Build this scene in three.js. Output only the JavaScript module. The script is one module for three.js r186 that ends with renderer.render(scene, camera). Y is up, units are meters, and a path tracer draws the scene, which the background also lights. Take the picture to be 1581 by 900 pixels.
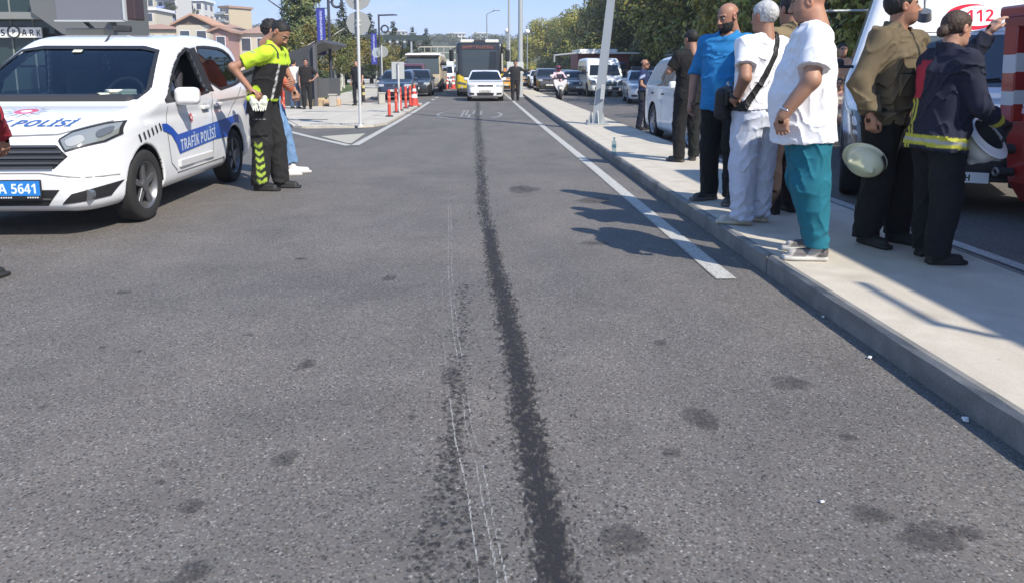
import * as THREE from 'three';
import { mergeGeometries } from 'three/addons/utils/BufferGeometryUtils.js';
import { RoundedBoxGeometry } from 'three/addons/geometries/RoundedBoxGeometry.js';
import { TessellateModifier } from 'three/addons/modifiers/TessellateModifier.js';

// ---------- camera, sky, sun, exposure ----------
const R = Math.PI / 180;
const scene = new THREE.Scene();
const camera = new THREE.PerspectiveCamera(54.52, 1024 / 776, 0.1, 4000);
camera.rotation.order = 'YXZ';
camera.position.set(0, 1.34, 0.173);
camera.rotation.set(-9.222 * R, -2.47 * R, 0);
camera.setViewOffset(1024, 776, 0, 194, 1024, 582); // the photograph shows the lower part of the lens's view
const renderer = new THREE.WebGLRenderer({ antialias: true });
renderer.toneMapping = THREE.LinearToneMapping;
renderer.toneMappingExposure = 1.45;
renderer.shadowMap.enabled = true;

function rng(s) { return () => { s |= 0; s = (s + 0x6d2b79f5) | 0; let t = Math.imul(s ^ (s >>> 15), 1 | s); t = (t + Math.imul(t ^ (t >>> 7), 61 | t)) ^ t; return ((t ^ (t >>> 14)) >>> 0) / 4294967296; }; }
function hash3(x, y, z) { let h = Math.imul(x, 374761393) ^ Math.imul(y, 668265263) ^ Math.imul(z, 2147483647 - 1274126177); h = Math.imul(h ^ (h >>> 13), 1274126177); return ((h ^ (h >>> 16)) >>> 0) / 4294967296; }
const sm = (t) => t * t * (3 - 2 * t), mix = (a, b, t) => a + (b - a) * t, clamp = (x, a = 0, b = 1) => (x < a ? a : x > b ? b : x);
const sstep = (a, b, x) => sm(clamp((x - a) / (b - a)));
function vnoise(x, y, z = 0) {
  const X = Math.floor(x), Y = Math.floor(y), Z = Math.floor(z), u = sm(x - X), v = sm(y - Y), w = sm(z - Z);
  const l = (k) => mix(mix(hash3(X, Y, Z + k), hash3(X + 1, Y, Z + k), u), mix(hash3(X, Y + 1, Z + k), hash3(X + 1, Y + 1, Z + k), u), v);
  return mix(l(0), l(1), w);
}
const fbm = (x, y, z = 0, o = 4) => { let s = 0, a = 0.5, n = 0; for (let i = 0; i < o; i++) { s += a * vnoise(x, y, z); n += a; x *= 2.03; y *= 2.03; z *= 2.03; a *= 0.5; } return s / n; };

{ // the sky: pale blue towards the horizon with thin wisps of cloud, deeper blue overhead
  const W = 1024, H = 512, d = new Float32Array(W * H * 4);
  for (let j = 0; j < H; j++) for (let i = 0; i < W; i++) {
    const el = ((j + 0.5) / H - 0.5) * Math.PI, az = ((i + 0.5) / W - 0.5) * 2 * Math.PI, y = Math.sin(el);
    let c;
    if (el < 0) c = [0.16, 0.16, 0.17];
    else {
      const t = Math.pow(clamp(el / 1.4), 0.55), a = sstep(0, 0.17, el);
      const lo = [mix(0.5, 0.265, a), mix(0.6, 0.46, a), mix(0.84, 0.78, a)], hi = [0.075, 0.19, 0.5];
      c = lo.map((v, k) => mix(v, hi[k], sstep(0.25, 1, t)));
      const px = Math.cos(az) * 3, pz = Math.sin(az) * 3, f = fbm(px * 1.6, y * 22 + 3, pz * 1.6, 5);
      const cl = sstep(0.4, 0.66, f) * sstep(0.9, 0.1, el) * 0.75;
      c = c.map((v, k) => mix(v, [0.6, 0.63, 0.8][k], cl));
    }
    d.set([c[0], c[1], c[2], 1], (j * W + i) * 4);
  }
  const sky = new THREE.DataTexture(d, W, H, THREE.RGBAFormat, THREE.FloatType);
  sky.mapping = THREE.EquirectangularReflectionMapping; sky.magFilter = THREE.LinearFilter; sky.needsUpdate = true;
  scene.background = sky; scene.environment = sky;
}
const sun = new THREE.DirectionalLight(new THREE.Color(1, 0.93, 0.82), 4.4);
sun.position.set(46.3, 69.1, 55.7);
sun.castShadow = true; sun.shadow.radius = 1.2;
Object.assign(sun.shadow.camera, { left: -60, right: 60, top: 60, bottom: -60, near: 1, far: 300 });
sun.name = 'sun_light';
scene.add(sun, sun.target);

// ---------- things, parts, names ----------
const used = new Map();
function numbered(n) { const k = used.get(n) ?? 0; used.set(n, k + 1); return k ? n + '_' + String(k).padStart(3, '0') : n; }
function tag(o, label, category, group) { o.userData = { label, category }; if (group) o.userData.group = group; return o; }
function thing(name, label, category, p = [0, 0, 0], turn = 0, group) {
  const o = new THREE.Group(); o.name = numbered(name); scene.add(o); o.position.set(...p); o.rotation.y = turn;
  return tag(o, label, category, group);
}
function part(name, geo, mat, parent, label) {
  const m = new THREE.Mesh(geo, mat); m.name = name; m.castShadow = m.receiveShadow = true; parent.add(m);
  if (label) m.userData.label = label;
  return m;
}
function struct(name, geo, mat) { const m = part(numbered(name), geo, mat, scene); m.userData.kind = 'structure'; return m; }
function sub(name, parent, p = [0, 0, 0]) { const g = new THREE.Group(); g.name = name; g.position.set(...p); parent.add(g); return g; }
function dup(o, p, turn, label, group, s) {
  const c = o.clone(); c.name = numbered(o.name.replace(/_\d{3}$/, '')); scene.add(c); c.position.set(...p); c.rotation.y = turn ?? 0;
  c.userData = { ...o.userData }; if (label) c.userData.label = label; if (group) c.userData.group = group;
  if (s) Array.isArray(s) ? c.scale.set(...s) : c.scale.setScalar(s);
  return c;
}
// ---------- materials ----------
const lin = (r, g, b) => new THREE.Color().setRGB(r, g, b);
const col = (c) => (Array.isArray(c) ? lin(...c) : new THREE.Color(c));
function mat(c, rough = 0.8, o = {}) { return new THREE.MeshStandardMaterial({ color: col(c), roughness: rough, side: THREE.DoubleSide, ...o }); }
function phys(c, rough, o = {}) { return new THREE.MeshPhysicalMaterial({ color: col(c), roughness: rough, side: THREE.DoubleSide, ...o }); }
const paint = (c, o = {}) => phys(c, 0.4, { clearcoat: 1, clearcoatRoughness: 0.06, ...o });
const M = {
  rubber: mat([0.02, 0.02, 0.02], 0.85), trim: mat([0.018, 0.018, 0.02], 0.55), alloy: mat([0.35, 0.35, 0.36], 0.35, { metalness: 0.85 }),
  galv: mat([0.36, 0.39, 0.41], 0.5, { metalness: 0.35 }), chrome: mat([0.7, 0.7, 0.7], 0.15, { metalness: 1 }), dark: mat([0.03, 0.03, 0.033], 0.7),
  glass: phys([0.012, 0.016, 0.02], 0.04, { specularIntensity: 1 }), lamp: phys([0.36, 0.37, 0.37], 0.12, { clearcoat: 1 }), lampDark: phys([0.10, 0.11, 0.12], 0.1, { clearcoat: 1 }),
  red: paint([0.5, 0.02, 0.02]), amber: paint([0.7, 0.25, 0.02]), white: paint([0.78, 0.78, 0.78]), concrete: mat([0.42, 0.4, 0.36], 0.9),
};
function canvas(w, h, draw) { const c = document.createElement('canvas'); c.width = w; c.height = h; draw(c.getContext('2d'), w, h); return c; }
function ctex(w, h, draw, srgb = true) {
  const t = new THREE.CanvasTexture(canvas(w, h, draw)); if (srgb) t.colorSpace = THREE.SRGBColorSpace;
  t.wrapS = t.wrapT = THREE.RepeatWrapping; t.magFilter = THREE.LinearFilter; t.needsUpdate = true; return t;
}
// ---------- geometry helpers ----------
const V3 = (x, y, z) => new THREE.Vector3(x, y, z);
function T(g, x = 0, y = 0, z = 0, rx = 0, ry = 0, rz = 0, s) {
  const m = new THREE.Matrix4().compose(V3(x, y, z), new THREE.Quaternion().setFromEuler(new THREE.Euler(rx, ry, rz)), s ? V3(...s) : V3(1, 1, 1));
  return g.applyMatrix4(m);
}
const box = (w, h, d, x = 0, y = 0, z = 0, rx, ry, rz) => T(new THREE.BoxGeometry(w, h, d), x, y, z, rx, ry, rz);
const rbox = (w, h, d, r, x = 0, y = 0, z = 0, rx, ry, rz) => T(new RoundedBoxGeometry(w, h, d, 2, Math.min(r, w / 2.01, h / 2.01, d / 2.01)), x, y, z, rx, ry, rz);
const cyl = (r0, r1, h, x = 0, y = 0, z = 0, rx, ry, rz, n = 16) => T(new THREE.CylinderGeometry(r0, r1, h, n), x, y, z, rx, ry, rz);
const lathe = (pts, n = 24) => new THREE.LatheGeometry(pts.map((p) => new THREE.Vector2(...p)), n);
function rod(a, b, r, r2 = r, n = 8) {
  const A = V3(...a), B = V3(...b), d = B.clone().sub(A), g = new THREE.CylinderGeometry(r2, r, d.length(), n);
  g.applyQuaternion(new THREE.Quaternion().setFromUnitVectors(V3(0, 1, 0), d.normalize()));
  return g.translate((a[0] + b[0]) / 2, (a[1] + b[1]) / 2, (a[2] + b[2]) / 2);
}
const tube = (pts, r, n = 24, m = 6) => new THREE.TubeGeometry(new THREE.CatmullRomCurve3(pts.map((p) => V3(...p))), n, r, m);
const joinG = (list) => mergeGeometries(list.map((g) => { const q = g.index ? g.toNonIndexed() : g; for (const k of Object.keys(q.attributes)) if (!['position', 'normal', 'uv'].includes(k)) q.deleteAttribute(k); return q; }));
const shapeOf = (pts) => new THREE.Shape(pts.map((p) => new THREE.Vector2(...p)));
const extr = (pts, d, bevel = 0) => new THREE.ExtrudeGeometry(shapeOf(pts), { depth: d, bevelEnabled: bevel > 0, bevelThickness: bevel, bevelSize: bevel, bevelSegments: 2 });
// a flat sheet on the ground: outline in (X, Z forward), at height y; uv in metres
function sheet(pts, y) {
  const g = new THREE.ShapeGeometry(shapeOf(pts)); g.rotateX(-Math.PI / 2); g.translate(0, y, 0); return g;
}
// ---------- signed distance fields and their mesher (surface nets) ----------
const len = Math.hypot;
function smin(a, b, k) { const h = Math.max(k - Math.abs(a - b), 0) / k; return Math.min(a, b) - h * h * k * 0.25; }
const smax = (a, b, k) => -smin(-a, -b, k);
function cap(x, y, z, a, b, ra, rb) {
  const dx = b[0] - a[0], dy = b[1] - a[1], dz = b[2] - a[2], px = x - a[0], py = y - a[1], pz = z - a[2];
  const t = clamp((px * dx + py * dy + pz * dz) / (dx * dx + dy * dy + dz * dz + 1e-9));
  return len(px - dx * t, py - dy * t, pz - dz * t) - (ra + (rb - ra) * t);
}
function ell(x, y, z, c, r) {
  const px = (x - c[0]) / r[0], py = (y - c[1]) / r[1], pz = (z - c[2]) / r[2], k0 = len(px, py, pz), k1 = len(px / r[0], py / r[1], pz / r[2]);
  return k1 < 1e-6 ? -Math.min(...r) : (k0 * (k0 - 1)) / k1;
}
function rb3(x, y, z, c, h, r) { const a = Math.abs(x - c[0]) - h[0] + r, b = Math.abs(y - c[1]) - h[1] + r, d = Math.abs(z - c[2]) - h[2] + r; return len(Math.max(a, 0), Math.max(b, 0), Math.max(d, 0)) + Math.min(Math.max(a, b, d), 0) - r; }
function sdfGeo(f, lo, hi, c, colour, eps) {
  const n = [0, 1, 2].map((k) => Math.ceil((hi[k] - lo[k]) / c) + 1), [nx, ny, nz] = n, N = nx * ny * nz, V = new Float32Array(N).fill(1), B = 5, rad = Math.sqrt(3) * ((B + 1) / 2 + 0.5) * c * 1.35;
  for (let bz = 0; bz < nz; bz += B) for (let by = 0; by < ny; by += B) for (let bx = 0; bx < nx; bx += B) {
    const m = (B - 1) / 2, d0 = f(lo[0] + (bx + m) * c, lo[1] + (by + m) * c, lo[2] + (bz + m) * c), far = Math.abs(d0) > rad;
    for (let z = bz; z < Math.min(bz + B, nz); z++) for (let y = by; y < Math.min(by + B, ny); y++) for (let x = bx; x < Math.min(bx + B, nx); x++)
      V[(z * ny + y) * nx + x] = far ? d0 : f(lo[0] + x * c, lo[1] + y * c, lo[2] + z * c);
  }
  const id = new Int32Array(N).fill(-1), P = [], step = [1, nx, nx * ny];
  for (let z = 0; z < nz - 1; z++) for (let y = 0; y < ny - 1; y++) for (let x = 0; x < nx - 1; x++) {
    const o = (z * ny + y) * nx + x; let mask = 0, s = [0, 0, 0], k = 0;
    for (let i = 0; i < 8; i++) if (V[o + (i & 1) + ((i >> 1) & 1) * nx + (i >> 2) * nx * ny] < 0) mask |= 1 << i;
    if (mask === 0 || mask === 255) continue;
    for (let ax = 0; ax < 3; ax++) for (let q = 0; q < 4; q++) {
      const u = (ax + 1) % 3, v = (ax + 2) % 3, b = [0, 0, 0]; b[u] = q & 1; b[v] = q >> 1;
      const o0 = o + b[0] + b[1] * nx + b[2] * nx * ny, a0 = V[o0], a1 = V[o0 + step[ax]];
      if (a0 < 0 === a1 < 0) continue;
      b[ax] = a0 / (a0 - a1); s[0] += b[0]; s[1] += b[1]; s[2] += b[2]; k++;
    }
    id[o] = P.length / 3; P.push(lo[0] + (x + s[0] / k) * c, lo[1] + (y + s[1] / k) * c, lo[2] + (z + s[2] / k) * c);
  }
  const I = [];
  for (let z = 1; z < nz - 1; z++) for (let y = 1; y < ny - 1; y++) for (let x = 1; x < nx - 1; x++) {
    const o = (z * ny + y) * nx + x;
    for (let ax = 0; ax < 3; ax++) {
      const a0 = V[o] < 0, a1 = V[o + step[ax]] < 0; if (a0 === a1) continue;
      const u = step[(ax + 1) % 3], v = step[(ax + 2) % 3], A = id[o], Bq = id[o - u], C = id[o - u - v], D = id[o - v];
      if (A < 0 || Bq < 0 || C < 0 || D < 0) continue;
      if (a0) I.push(A, Bq, C, A, C, D); else I.push(A, C, Bq, A, D, C);
    }
  }
  const e = eps ?? c * 0.4, Nn = new Float32Array(P.length), Cc = colour ? new Float32Array(P.length) : null;
  for (let i = 0; i < P.length; i += 3) {
    const x = P[i], y = P[i + 1], z = P[i + 2];
    let a = f(x + e, y, z) - f(x - e, y, z), b = f(x, y + e, z) - f(x, y - e, z), d = f(x, y, z + e) - f(x, y, z - e); const l = len(a, b, d) || 1;
    Nn[i] = a / l; Nn[i + 1] = b / l; Nn[i + 2] = d / l;
    if (Cc) { const q = colour(x, y, z, Nn[i], Nn[i + 1], Nn[i + 2]); Cc[i] = q[0]; Cc[i + 1] = q[1]; Cc[i + 2] = q[2]; }
  }
  const g = new THREE.BufferGeometry();
  g.setAttribute('position', new THREE.Float32BufferAttribute(P, 3)); g.setAttribute('normal', new THREE.BufferAttribute(Nn, 3));
  if (Cc) g.setAttribute('color', new THREE.BufferAttribute(Cc, 3));
  g.setIndex(I); return g;
}
const VC = (rough = 0.8, o = {}) => phys(0xffffff, rough, { vertexColors: true, ...o });
function joinVC(list) { return mergeGeometries(list.map((g) => { if (g.attributes.uv) g.deleteAttribute('uv'); if (!g.index) g.setIndex([...Array(g.attributes.position.count).keys()]); return g; })); }
// ---------- ground, road, median, pavements ----------
// an asphalt tile 2.4 m wide: binder, grey and pale aggregate, small pits
const asphaltCanvas = canvas(1024, 1024, (g, w) => {
  const r = rng(7); g.fillStyle = '#5a5755'; g.fillRect(0, 0, w, w);
  const dot = (x, y, a, b, t) => { for (const ox of [-w, 0, w]) for (const oy of [-w, 0, w]) { if (x + ox < -20 || x + ox > w + 20 || y + oy < -20 || y + oy > w + 20) continue; g.beginPath(); g.ellipse(x + ox, y + oy, a, b, t, 0, 7); g.fill(); } };
  for (let i = 0; i < 110000; i++) {
    const k = r(), v = k < 0.34 ? 34 + r() * 34 : k < 0.92 ? 74 + r() * 52 : 122 + r() * 56, warm = (r() - 0.4) * 10;
    g.fillStyle = `rgba(${v + warm | 0},${v | 0},${v - warm * 0.8 | 0},${0.45 + r() * 0.5})`;
    const s = k < 0.92 ? 0.8 + r() * 1.5 : 0.7 + r() * 1.2; dot(r() * w, r() * w, s, s * (0.5 + r() * 0.5), r() * 3);
  }
});
const asphaltTex = new THREE.CanvasTexture(asphaltCanvas); Object.assign(asphaltTex, { colorSpace: THREE.SRGBColorSpace, magFilter: THREE.LinearFilter, wrapS: THREE.RepeatWrapping, wrapT: THREE.RepeatWrapping, needsUpdate: true });
asphaltTex.repeat.set(1 / 2.4, 1 / 2.4);
const asphaltBump = new THREE.CanvasTexture(asphaltCanvas); Object.assign(asphaltBump, { magFilter: THREE.LinearFilter, wrapS: THREE.RepeatWrapping, wrapT: THREE.RepeatWrapping, needsUpdate: true });
asphaltBump.repeat.set(1 / 2.4, 1 / 2.4);
const asphalt = new THREE.MeshStandardMaterial({ color: lin(1.43, 1.38, 1.29), map: asphaltTex, bumpMap: asphaltBump, bumpScale: 0.004, roughness: 0.82, vertexColors: true, side: THREE.DoubleSide });
function gridSheet(xs, zs, y, tint) {
  const P = [], U = [], C = [], N = [], I = [];
  for (const z of zs) for (const x of xs) { P.push(x, y, -z); U.push(x, z); N.push(0, 1, 0); C.push(...tint(x, z)); }
  for (let j = 0; j < zs.length - 1; j++) for (let i = 0; i < xs.length - 1; i++) { const a = j * xs.length + i, b = a + 1, c = a + xs.length, d = c + 1; I.push(a, b, d, a, d, c); }
  const g = new THREE.BufferGeometry(); g.setAttribute('position', new THREE.Float32BufferAttribute(P, 3)); g.setAttribute('normal', new THREE.Float32BufferAttribute(N, 3));
  g.setAttribute('uv', new THREE.Float32BufferAttribute(U, 2)); g.setAttribute('color', new THREE.Float32BufferAttribute(C, 3)); g.setIndex(I); return g;
}
const steps = (...r) => { const o = []; for (const [a, b, s] of r) for (let v = a; v < b - 1e-6; v += s) o.push(v); o.push(r.at(-1)[1]); return o; };
const road = struct('road', gridSheet(steps([-60, -6, 1], [-6, 4, 0.1], [4, 11.6, 0.4]), steps([-12, 0, 1], [0, 12, 0.1], [12, 40, 0.5], [40, 330, 5]), 0, (x, z) => {
  const a = fbm(x * 0.5, z * 0.12, 3), b = fbm(x * 1.7, z * 1.1, 8, 4), c = vnoise(x * 5, z * 5, 2), d = fbm(x * 6, z * 6, 21, 2);
  const v = 0.86 + (a - 0.5) * 0.24 + (b - 0.5) * 0.34 + (c - 0.5) * 0.08 + (d - 0.5) * 0.22, w = (b - 0.5) * 0.06;
  return [v + w, v, v - w];
}), asphalt);
{ // the land beyond, out to the horizon
  struct('ground', gridSheet(steps([-2400, 2400, 400]), steps([-400, 3200, 400]), -0.05, () => [1, 1, 1]), mat([0.09, 0.1, 0.055], 1));
}
// marks: transparent sheets a few millimetres above the road, children of it
const marks = (name, x0, x1, z0, z1, y, tw, th, colour, rough, draw, label, o = {}) => {
  const g = new THREE.PlaneGeometry(x1 - x0, z1 - z0); g.rotateX(-Math.PI / 2); g.translate((x0 + x1) / 2, y, -(z0 + z1) / 2);
  const t = ctex(tw, th, (c, w, h) => { c.fillStyle = '#000'; c.fillRect(0, 0, w, h); draw(c, (X) => ((X - x0) / (x1 - x0)) * w, (Z) => h - ((Z - z0) / (z1 - z0)) * h, w / (x1 - x0), h / (z1 - z0)); }, false);
  t.wrapS = t.wrapT = THREE.ClampToEdgeWrapping;
  return part(name, g, new THREE.MeshStandardMaterial({ color: col(colour), roughness: rough, alphaMap: t, transparent: true, ...o }), road, label);
};
const along = (pts, z) => { for (let i = 0; i < pts.length - 1; i++) if (z <= pts[i + 1][1] || i === pts.length - 2) { const [a, b] = [pts[i], pts[i + 1]]; return mix(a[0], b[0], clamp((z - a[1]) / (b[1] - a[1]))); } };
const streak = [[0.19, 1.2], [0.19, 1.66], [0.19, 2.11], [0.165, 3.17], [0.105, 5.15], [0.03, 8.09], [-0.03, 17.6], [-0.06, 27], [-0.06, 40]];
function oil(z0, z1, n, seed, half, big) {
  return (c, X, Z, kx, kz) => {
    const r = rng(seed), blob = (x, z, s, a) => { c.fillStyle = `rgba(255,255,255,${a})`; c.beginPath(); c.ellipse(X(x), Z(z), s * kx * (0.6 + r() * 0.7), s * kz * (0.5 + r() * 0.8), r() * 3, 0, 7); c.fill(); };
    for (let i = 0; i < n; i++) { // the body of the streak, frayed at its edges
      const z = z0 + r() * (z1 - z0), k = (r() + r() + r()) / 1.5 - 1, hw = half * (0.8 + 0.5 * fbm(z * 0.9, 4, seed)) * (1 + 0.9 * sstep(6, 16, z));
      blob(along(streak, z) + k * hw * 1.25 + (fbm(z * 1.3, 9, 1) - 0.5) * 0.05, z, big * (0.5 + r()), 0.15 + r() * 0.3);
    }
    for (let i = 0; i < n * 0.10; i++) { // drips beside it
      const z = z0 + Math.pow(r(), 1.4) * (z1 - z0), k = (r() - 0.5) * 2; blob(along(streak, z) - 0.07 + k * Math.abs(k) * 0.34, z, big * (0.25 + r() * 0.6), 0.25 + r() * 0.5);
    }
  };
}
marks('oil_streak', -0.4, 0.55, 1.2, 6.2, 0.003, 768, 2048, [0.018, 0.017, 0.02], 0.85, (...a) => {
  oil(1.2, 6.2, 9000, 11, 0.068, 0.0085)(...a);
  const [c, X, Z, kx, kz] = a, r = rng(5);
  for (const [A, n] of [[[[-0.15, 1.3], [-0.15, 1.76], [-0.14, 2.09], [-0.09, 2.64], [-0.12, 3.1]], 700], [[[-0.03, 1.3], [-0.03, 1.75], [-0.08, 2.1], [-0.1, 2.7], [-0.1, 3.6], [-0.11, 4.5]], 1000]])
    for (let i = 0; i < n; i++) { const z = mix(A[0][1], A.at(-1)[1], Math.pow(r(), 1.3)), s = 0.0025 + r() * 0.008; c.fillStyle = `rgba(255,255,255,${0.1 + r() * 0.35})`; c.beginPath(); c.ellipse(X(along(A, z) + (r() + r() + r() - 1.5) * 0.055), Z(z), s * kx, s * kz, 0, 0, 7); c.fill(); }
}, 'dark oil trail');
marks('oil_streak', -0.6, 0.6, 6.2, 34, 0.003, 512, 2048, [0.026, 0.025, 0.028], 0.85, oil(6.2, 34, 8000, 12, 0.06, 0.016), 'dark oil trail');
const scrA = [[0.07, 1.3], [0.06, 1.65], [0.03, 1.93], [0, 2.24], [-0.04, 2.53], [-0.08, 3.11], [-0.12, 3.53], [-0.2, 4.81], [-0.4, 10.03]], scrB = [[0.0, 1.3], [-0.01, 1.65], [-0.05, 2.08], [-0.1, 2.43], [-0.15, 2.96], [-0.19, 3.44], [-0.25, 4.49]];
marks('scrape', -0.5, 0.2, 1.3, 10, 0.0036, 512, 2048, [0.5, 0.5, 0.48], 0.8, (c, X, Z, kx) => {
  const r = rng(3);
  for (const [L, zm] of [[scrA, 9.8], [scrB, 4.6], [scrA.map(([x, z]) => [x - 0.022, z]), 8]]) for (let z = 1.3; z < zm; z += 0.012) {
    const a = clamp(fbm(z * 3, 2, L.length) * 2.6 - 0.85) * (0.75 - 0.04 * z); if (r() > 0.8) continue;
    c.fillStyle = `rgba(255,255,255,${a * (0.4 + r() * 0.6)})`; c.fillRect(X(along(L, z) + (r() - 0.5) * 0.004), Z(z + 0.012), Math.max(1.3, kx * 0.0045 * (0.5 + r())), 3.5);
  }
}, 'thin pale scrape line');
const blotAlpha = (s) => ctex(128, 128, (c, w) => {
  const r = rng(s); c.fillStyle = '#000'; c.fillRect(0, 0, w, w);
  for (let i = 0; i < 900; i++) { const a = r() * 6.3, q = Math.pow(r(), 0.6) * (0.62 + 0.6 * (fbm(Math.cos(a) * 1.4 + 5, Math.sin(a) * 1.4 + s, 1, 3) - 0.5)) * 60; c.fillStyle = `rgba(255,255,255,${0.05 + r() * 0.14})`; c.beginPath(); c.arc(64 + Math.cos(a) * q, 64 + Math.sin(a) * q, 1.5 + r() * 4, 0, 7); c.fill(); }
}, false);
const blots = [1, 2, 3, 4].map((s) => new THREE.MeshStandardMaterial({ color: lin(0.026, 0.025, 0.028), roughness: 0.85, opacity: 0.42, alphaMap: blotAlpha(s), transparent: true }));
[[-0.81, 3.19, 0.11, 0.2], [-0.69, 2.32, 0.12, 0.16], [-1.06, 2.18, 0.05, 0.05], [-0.91, 2.03, 0.11, 0.12], [-0.27, 2.63, 0.06, 0.05], [-0.6, 4.66, 0.13, 0.2], [1.36, 2.88, 0.24, 0.2], [0.86, 2.55, 0.17, 0.3], [1.36, 2.39, 0.1, 0.08], [1.31, 1.78, 0.26, 0.2], [1.2, 1.9, 0.16, 0.13],
 [1.43, 1.79, 0.13, 0.11], [-0.78, 1.72, 0.13, 0.14], [-1.77, 2.78, 0.04, 0.05], [-0.13, 3.03, 0.12, 0.3], [-1.66, 3.39, 0.08, 0.05], [-1.86, 3.45, 0.07, 0.05], [0.68, 2.3, 0.1, 0.1], [0.42, 1.8, 0.2, 0.2], [-2.2, 4.4, 0.15, 0.1], [-1.3, 5.2, 0.12, 0.1], [0.9, 3.4, 0.1, 0.12], [-1.2, 3.6, 0.09, 0.06], [0.9, 5.6, 0.3, 0.2], [0.5, 8.4, 0.5, 0.8], [1.2, 7.6, 0.5, 0.5]].forEach(([x, z, w, d], i) => {
  const g = new THREE.PlaneGeometry(w * 1.25, d * 1.25); g.rotateX(-Math.PI / 2); g.rotateY(i * 1.3 > 6 ? 0 : (i % 3) * 0.2 - 0.2); g.translate(x, 0.0042 + i * 0.00012, -z); part('stain', g, blots[i % 4], road);
});
// painted lines, worn
const lineAlpha = ctex(64, 1024, (c, w, h) => { const r = rng(21); c.fillStyle = '#e8e8e8'; c.fillRect(0, 0, w, h); for (let i = 0; i < 4200; i++) { const v = 20 + r() * 120 | 0; c.fillStyle = `rgba(${v},${v},${v},${0.2 + r() * 0.4})`; const x = r() < 0.5 ? (r() < 0.5 ? r() * r() * 12 : w - r() * r() * 12) : r() * w; c.fillRect(x, r() * h, 1 + r() * 3, 1 + r() * 5); } }, false);
const linePaint = new THREE.MeshStandardMaterial({ color: lin(0.5, 0.49, 0.45), roughness: 0.75, alphaMap: lineAlpha, transparent: true });
const faded = new THREE.MeshStandardMaterial({ color: lin(0.3, 0.3, 0.3), roughness: 0.8, alphaMap: lineAlpha, transparent: true });
function line(pts, w, m = linePaint, y = 0.0085, name = 'lane_line') {
  const P = [], U = [], I = []; let s = 0;
  pts.forEach((p, i) => {
    const a = pts[Math.max(i - 1, 0)], b = pts[Math.min(i + 1, pts.length - 1)], dx = b[0] - a[0], dz = b[1] - a[1], l = len(dx, dz); if (i) s += len(p[0] - a[0], p[1] - a[1]);
    P.push(p[0] - (dz / l) * w / 2, y, -(p[1] + (dx / l) * w / 2), p[0] + (dz / l) * w / 2, y, -(p[1] - (dx / l) * w / 2)); U.push(0, s / 4, 1, s / 4);
    if (i) I.push(2 * i - 2, 2 * i - 1, 2 * i, 2 * i, 2 * i - 1, 2 * i + 1);
  });
  const g = new THREE.BufferGeometry(); g.setAttribute('position', new THREE.Float32BufferAttribute(P, 3)); g.setAttribute('uv', new THREE.Float32BufferAttribute(U, 2)); g.setIndex(I); g.computeVertexNormals();
  return part(name, g, m, road);
}
line([[1.605, 4.53], [1.61, 10], [1.56, 20], [1.55, 32], [1.6, 60]], 0.135);
line([[-2.29, 13.75], [-2.22, 20], [-2.2, 27], [-2.23, 33.8]], 0.15);
for (let z = 36; z < 60; z += 3.2) line([[-2.24, z], [-2.24, z + 1.5]], 0.14);
line([[-2.4, 13.72], [-3.4, 15.42], [-4.46, 17.35], [-5.6, 19.3], [-7, 21.2], [-10, 24]], 0.15);
line([[-2.28, 33.8], [-3.6, 33.7]], 0.3, faded);
line([[3.75, 1], [3.74, 6], [3.61, 15.3], [3.64, 32], [3.77, 46.6], [4.1, 80]], 0.12);
for (let z = 4; z < 90; z += 7) line([[7.1, z], [7.12, z + 3]], 0.12, faded);
for (let z = 36; z < 90; z += 6) line([[-5.2, z], [-5.25, z + 2.5]], 0.12, faded);
{ // worn oval road marking with the rest of a symbol in it
  const e = (a0, a1) => { const o = []; for (let a = a0; a <= a1 + 1e-6; a += (a1 - a0) / 14) o.push([-0.31 + Math.cos(a) * 1.0, 23.9 + Math.sin(a) * 2.7]); return o; };
  line(e(2.1, 4.4), 0.09, faded, 0.0085, 'road_marking'); line(e(-0.9, 0.45), 0.1, faded, 0.0085, 'road_marking'); line(e(4.6, 5.1), 0.09, faded, 0.0085, 'road_marking'); line(e(0.6, 2.0), 0.06, faded, 0.0085, 'road_marking');
  for (const [x, z, l] of [[-0.55, 22.4, 4], [-0.42, 23.2, 3.2], [-0.33, 22, 1.8], [-0.2, 24, 2.2], [0.04, 23.5, 2.5]]) line([[x, z], [x + 0.03, z + l]], 0.07, faded, 0.0092, 'road_marking');
}
{ // beige painted wedge before the pavement
  const g = sheet([[-3.32, 15.75], [-2.5, 16.5], [-2.42, 14.15], [-2.52, 14.2]], 0.006); part('painted_wedge', g, mat([0.4, 0.38, 0.31], 0.9), road);
}
// grit along the foot of the kerb
marks('grit', 1.55, 2.05, 1.5, 13, 0.0095, 128, 1024, [0.2, 0.18, 0.15], 1, (c, X, Z, kx, kz) => {
  const r = rng(31); for (let i = 0; i < 3000; i++) { const z = 1.5 + r() * 11.5, x = 1.97 - Math.pow(r(), 2) * (z > 6 ? 0.3 : 0.08) * fbm(z, 2); c.fillStyle = `rgba(255,255,255,${r() * 0.5})`; c.fillRect(X(x), Z(z), 1, 1 + r() * 2); }
});
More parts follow.
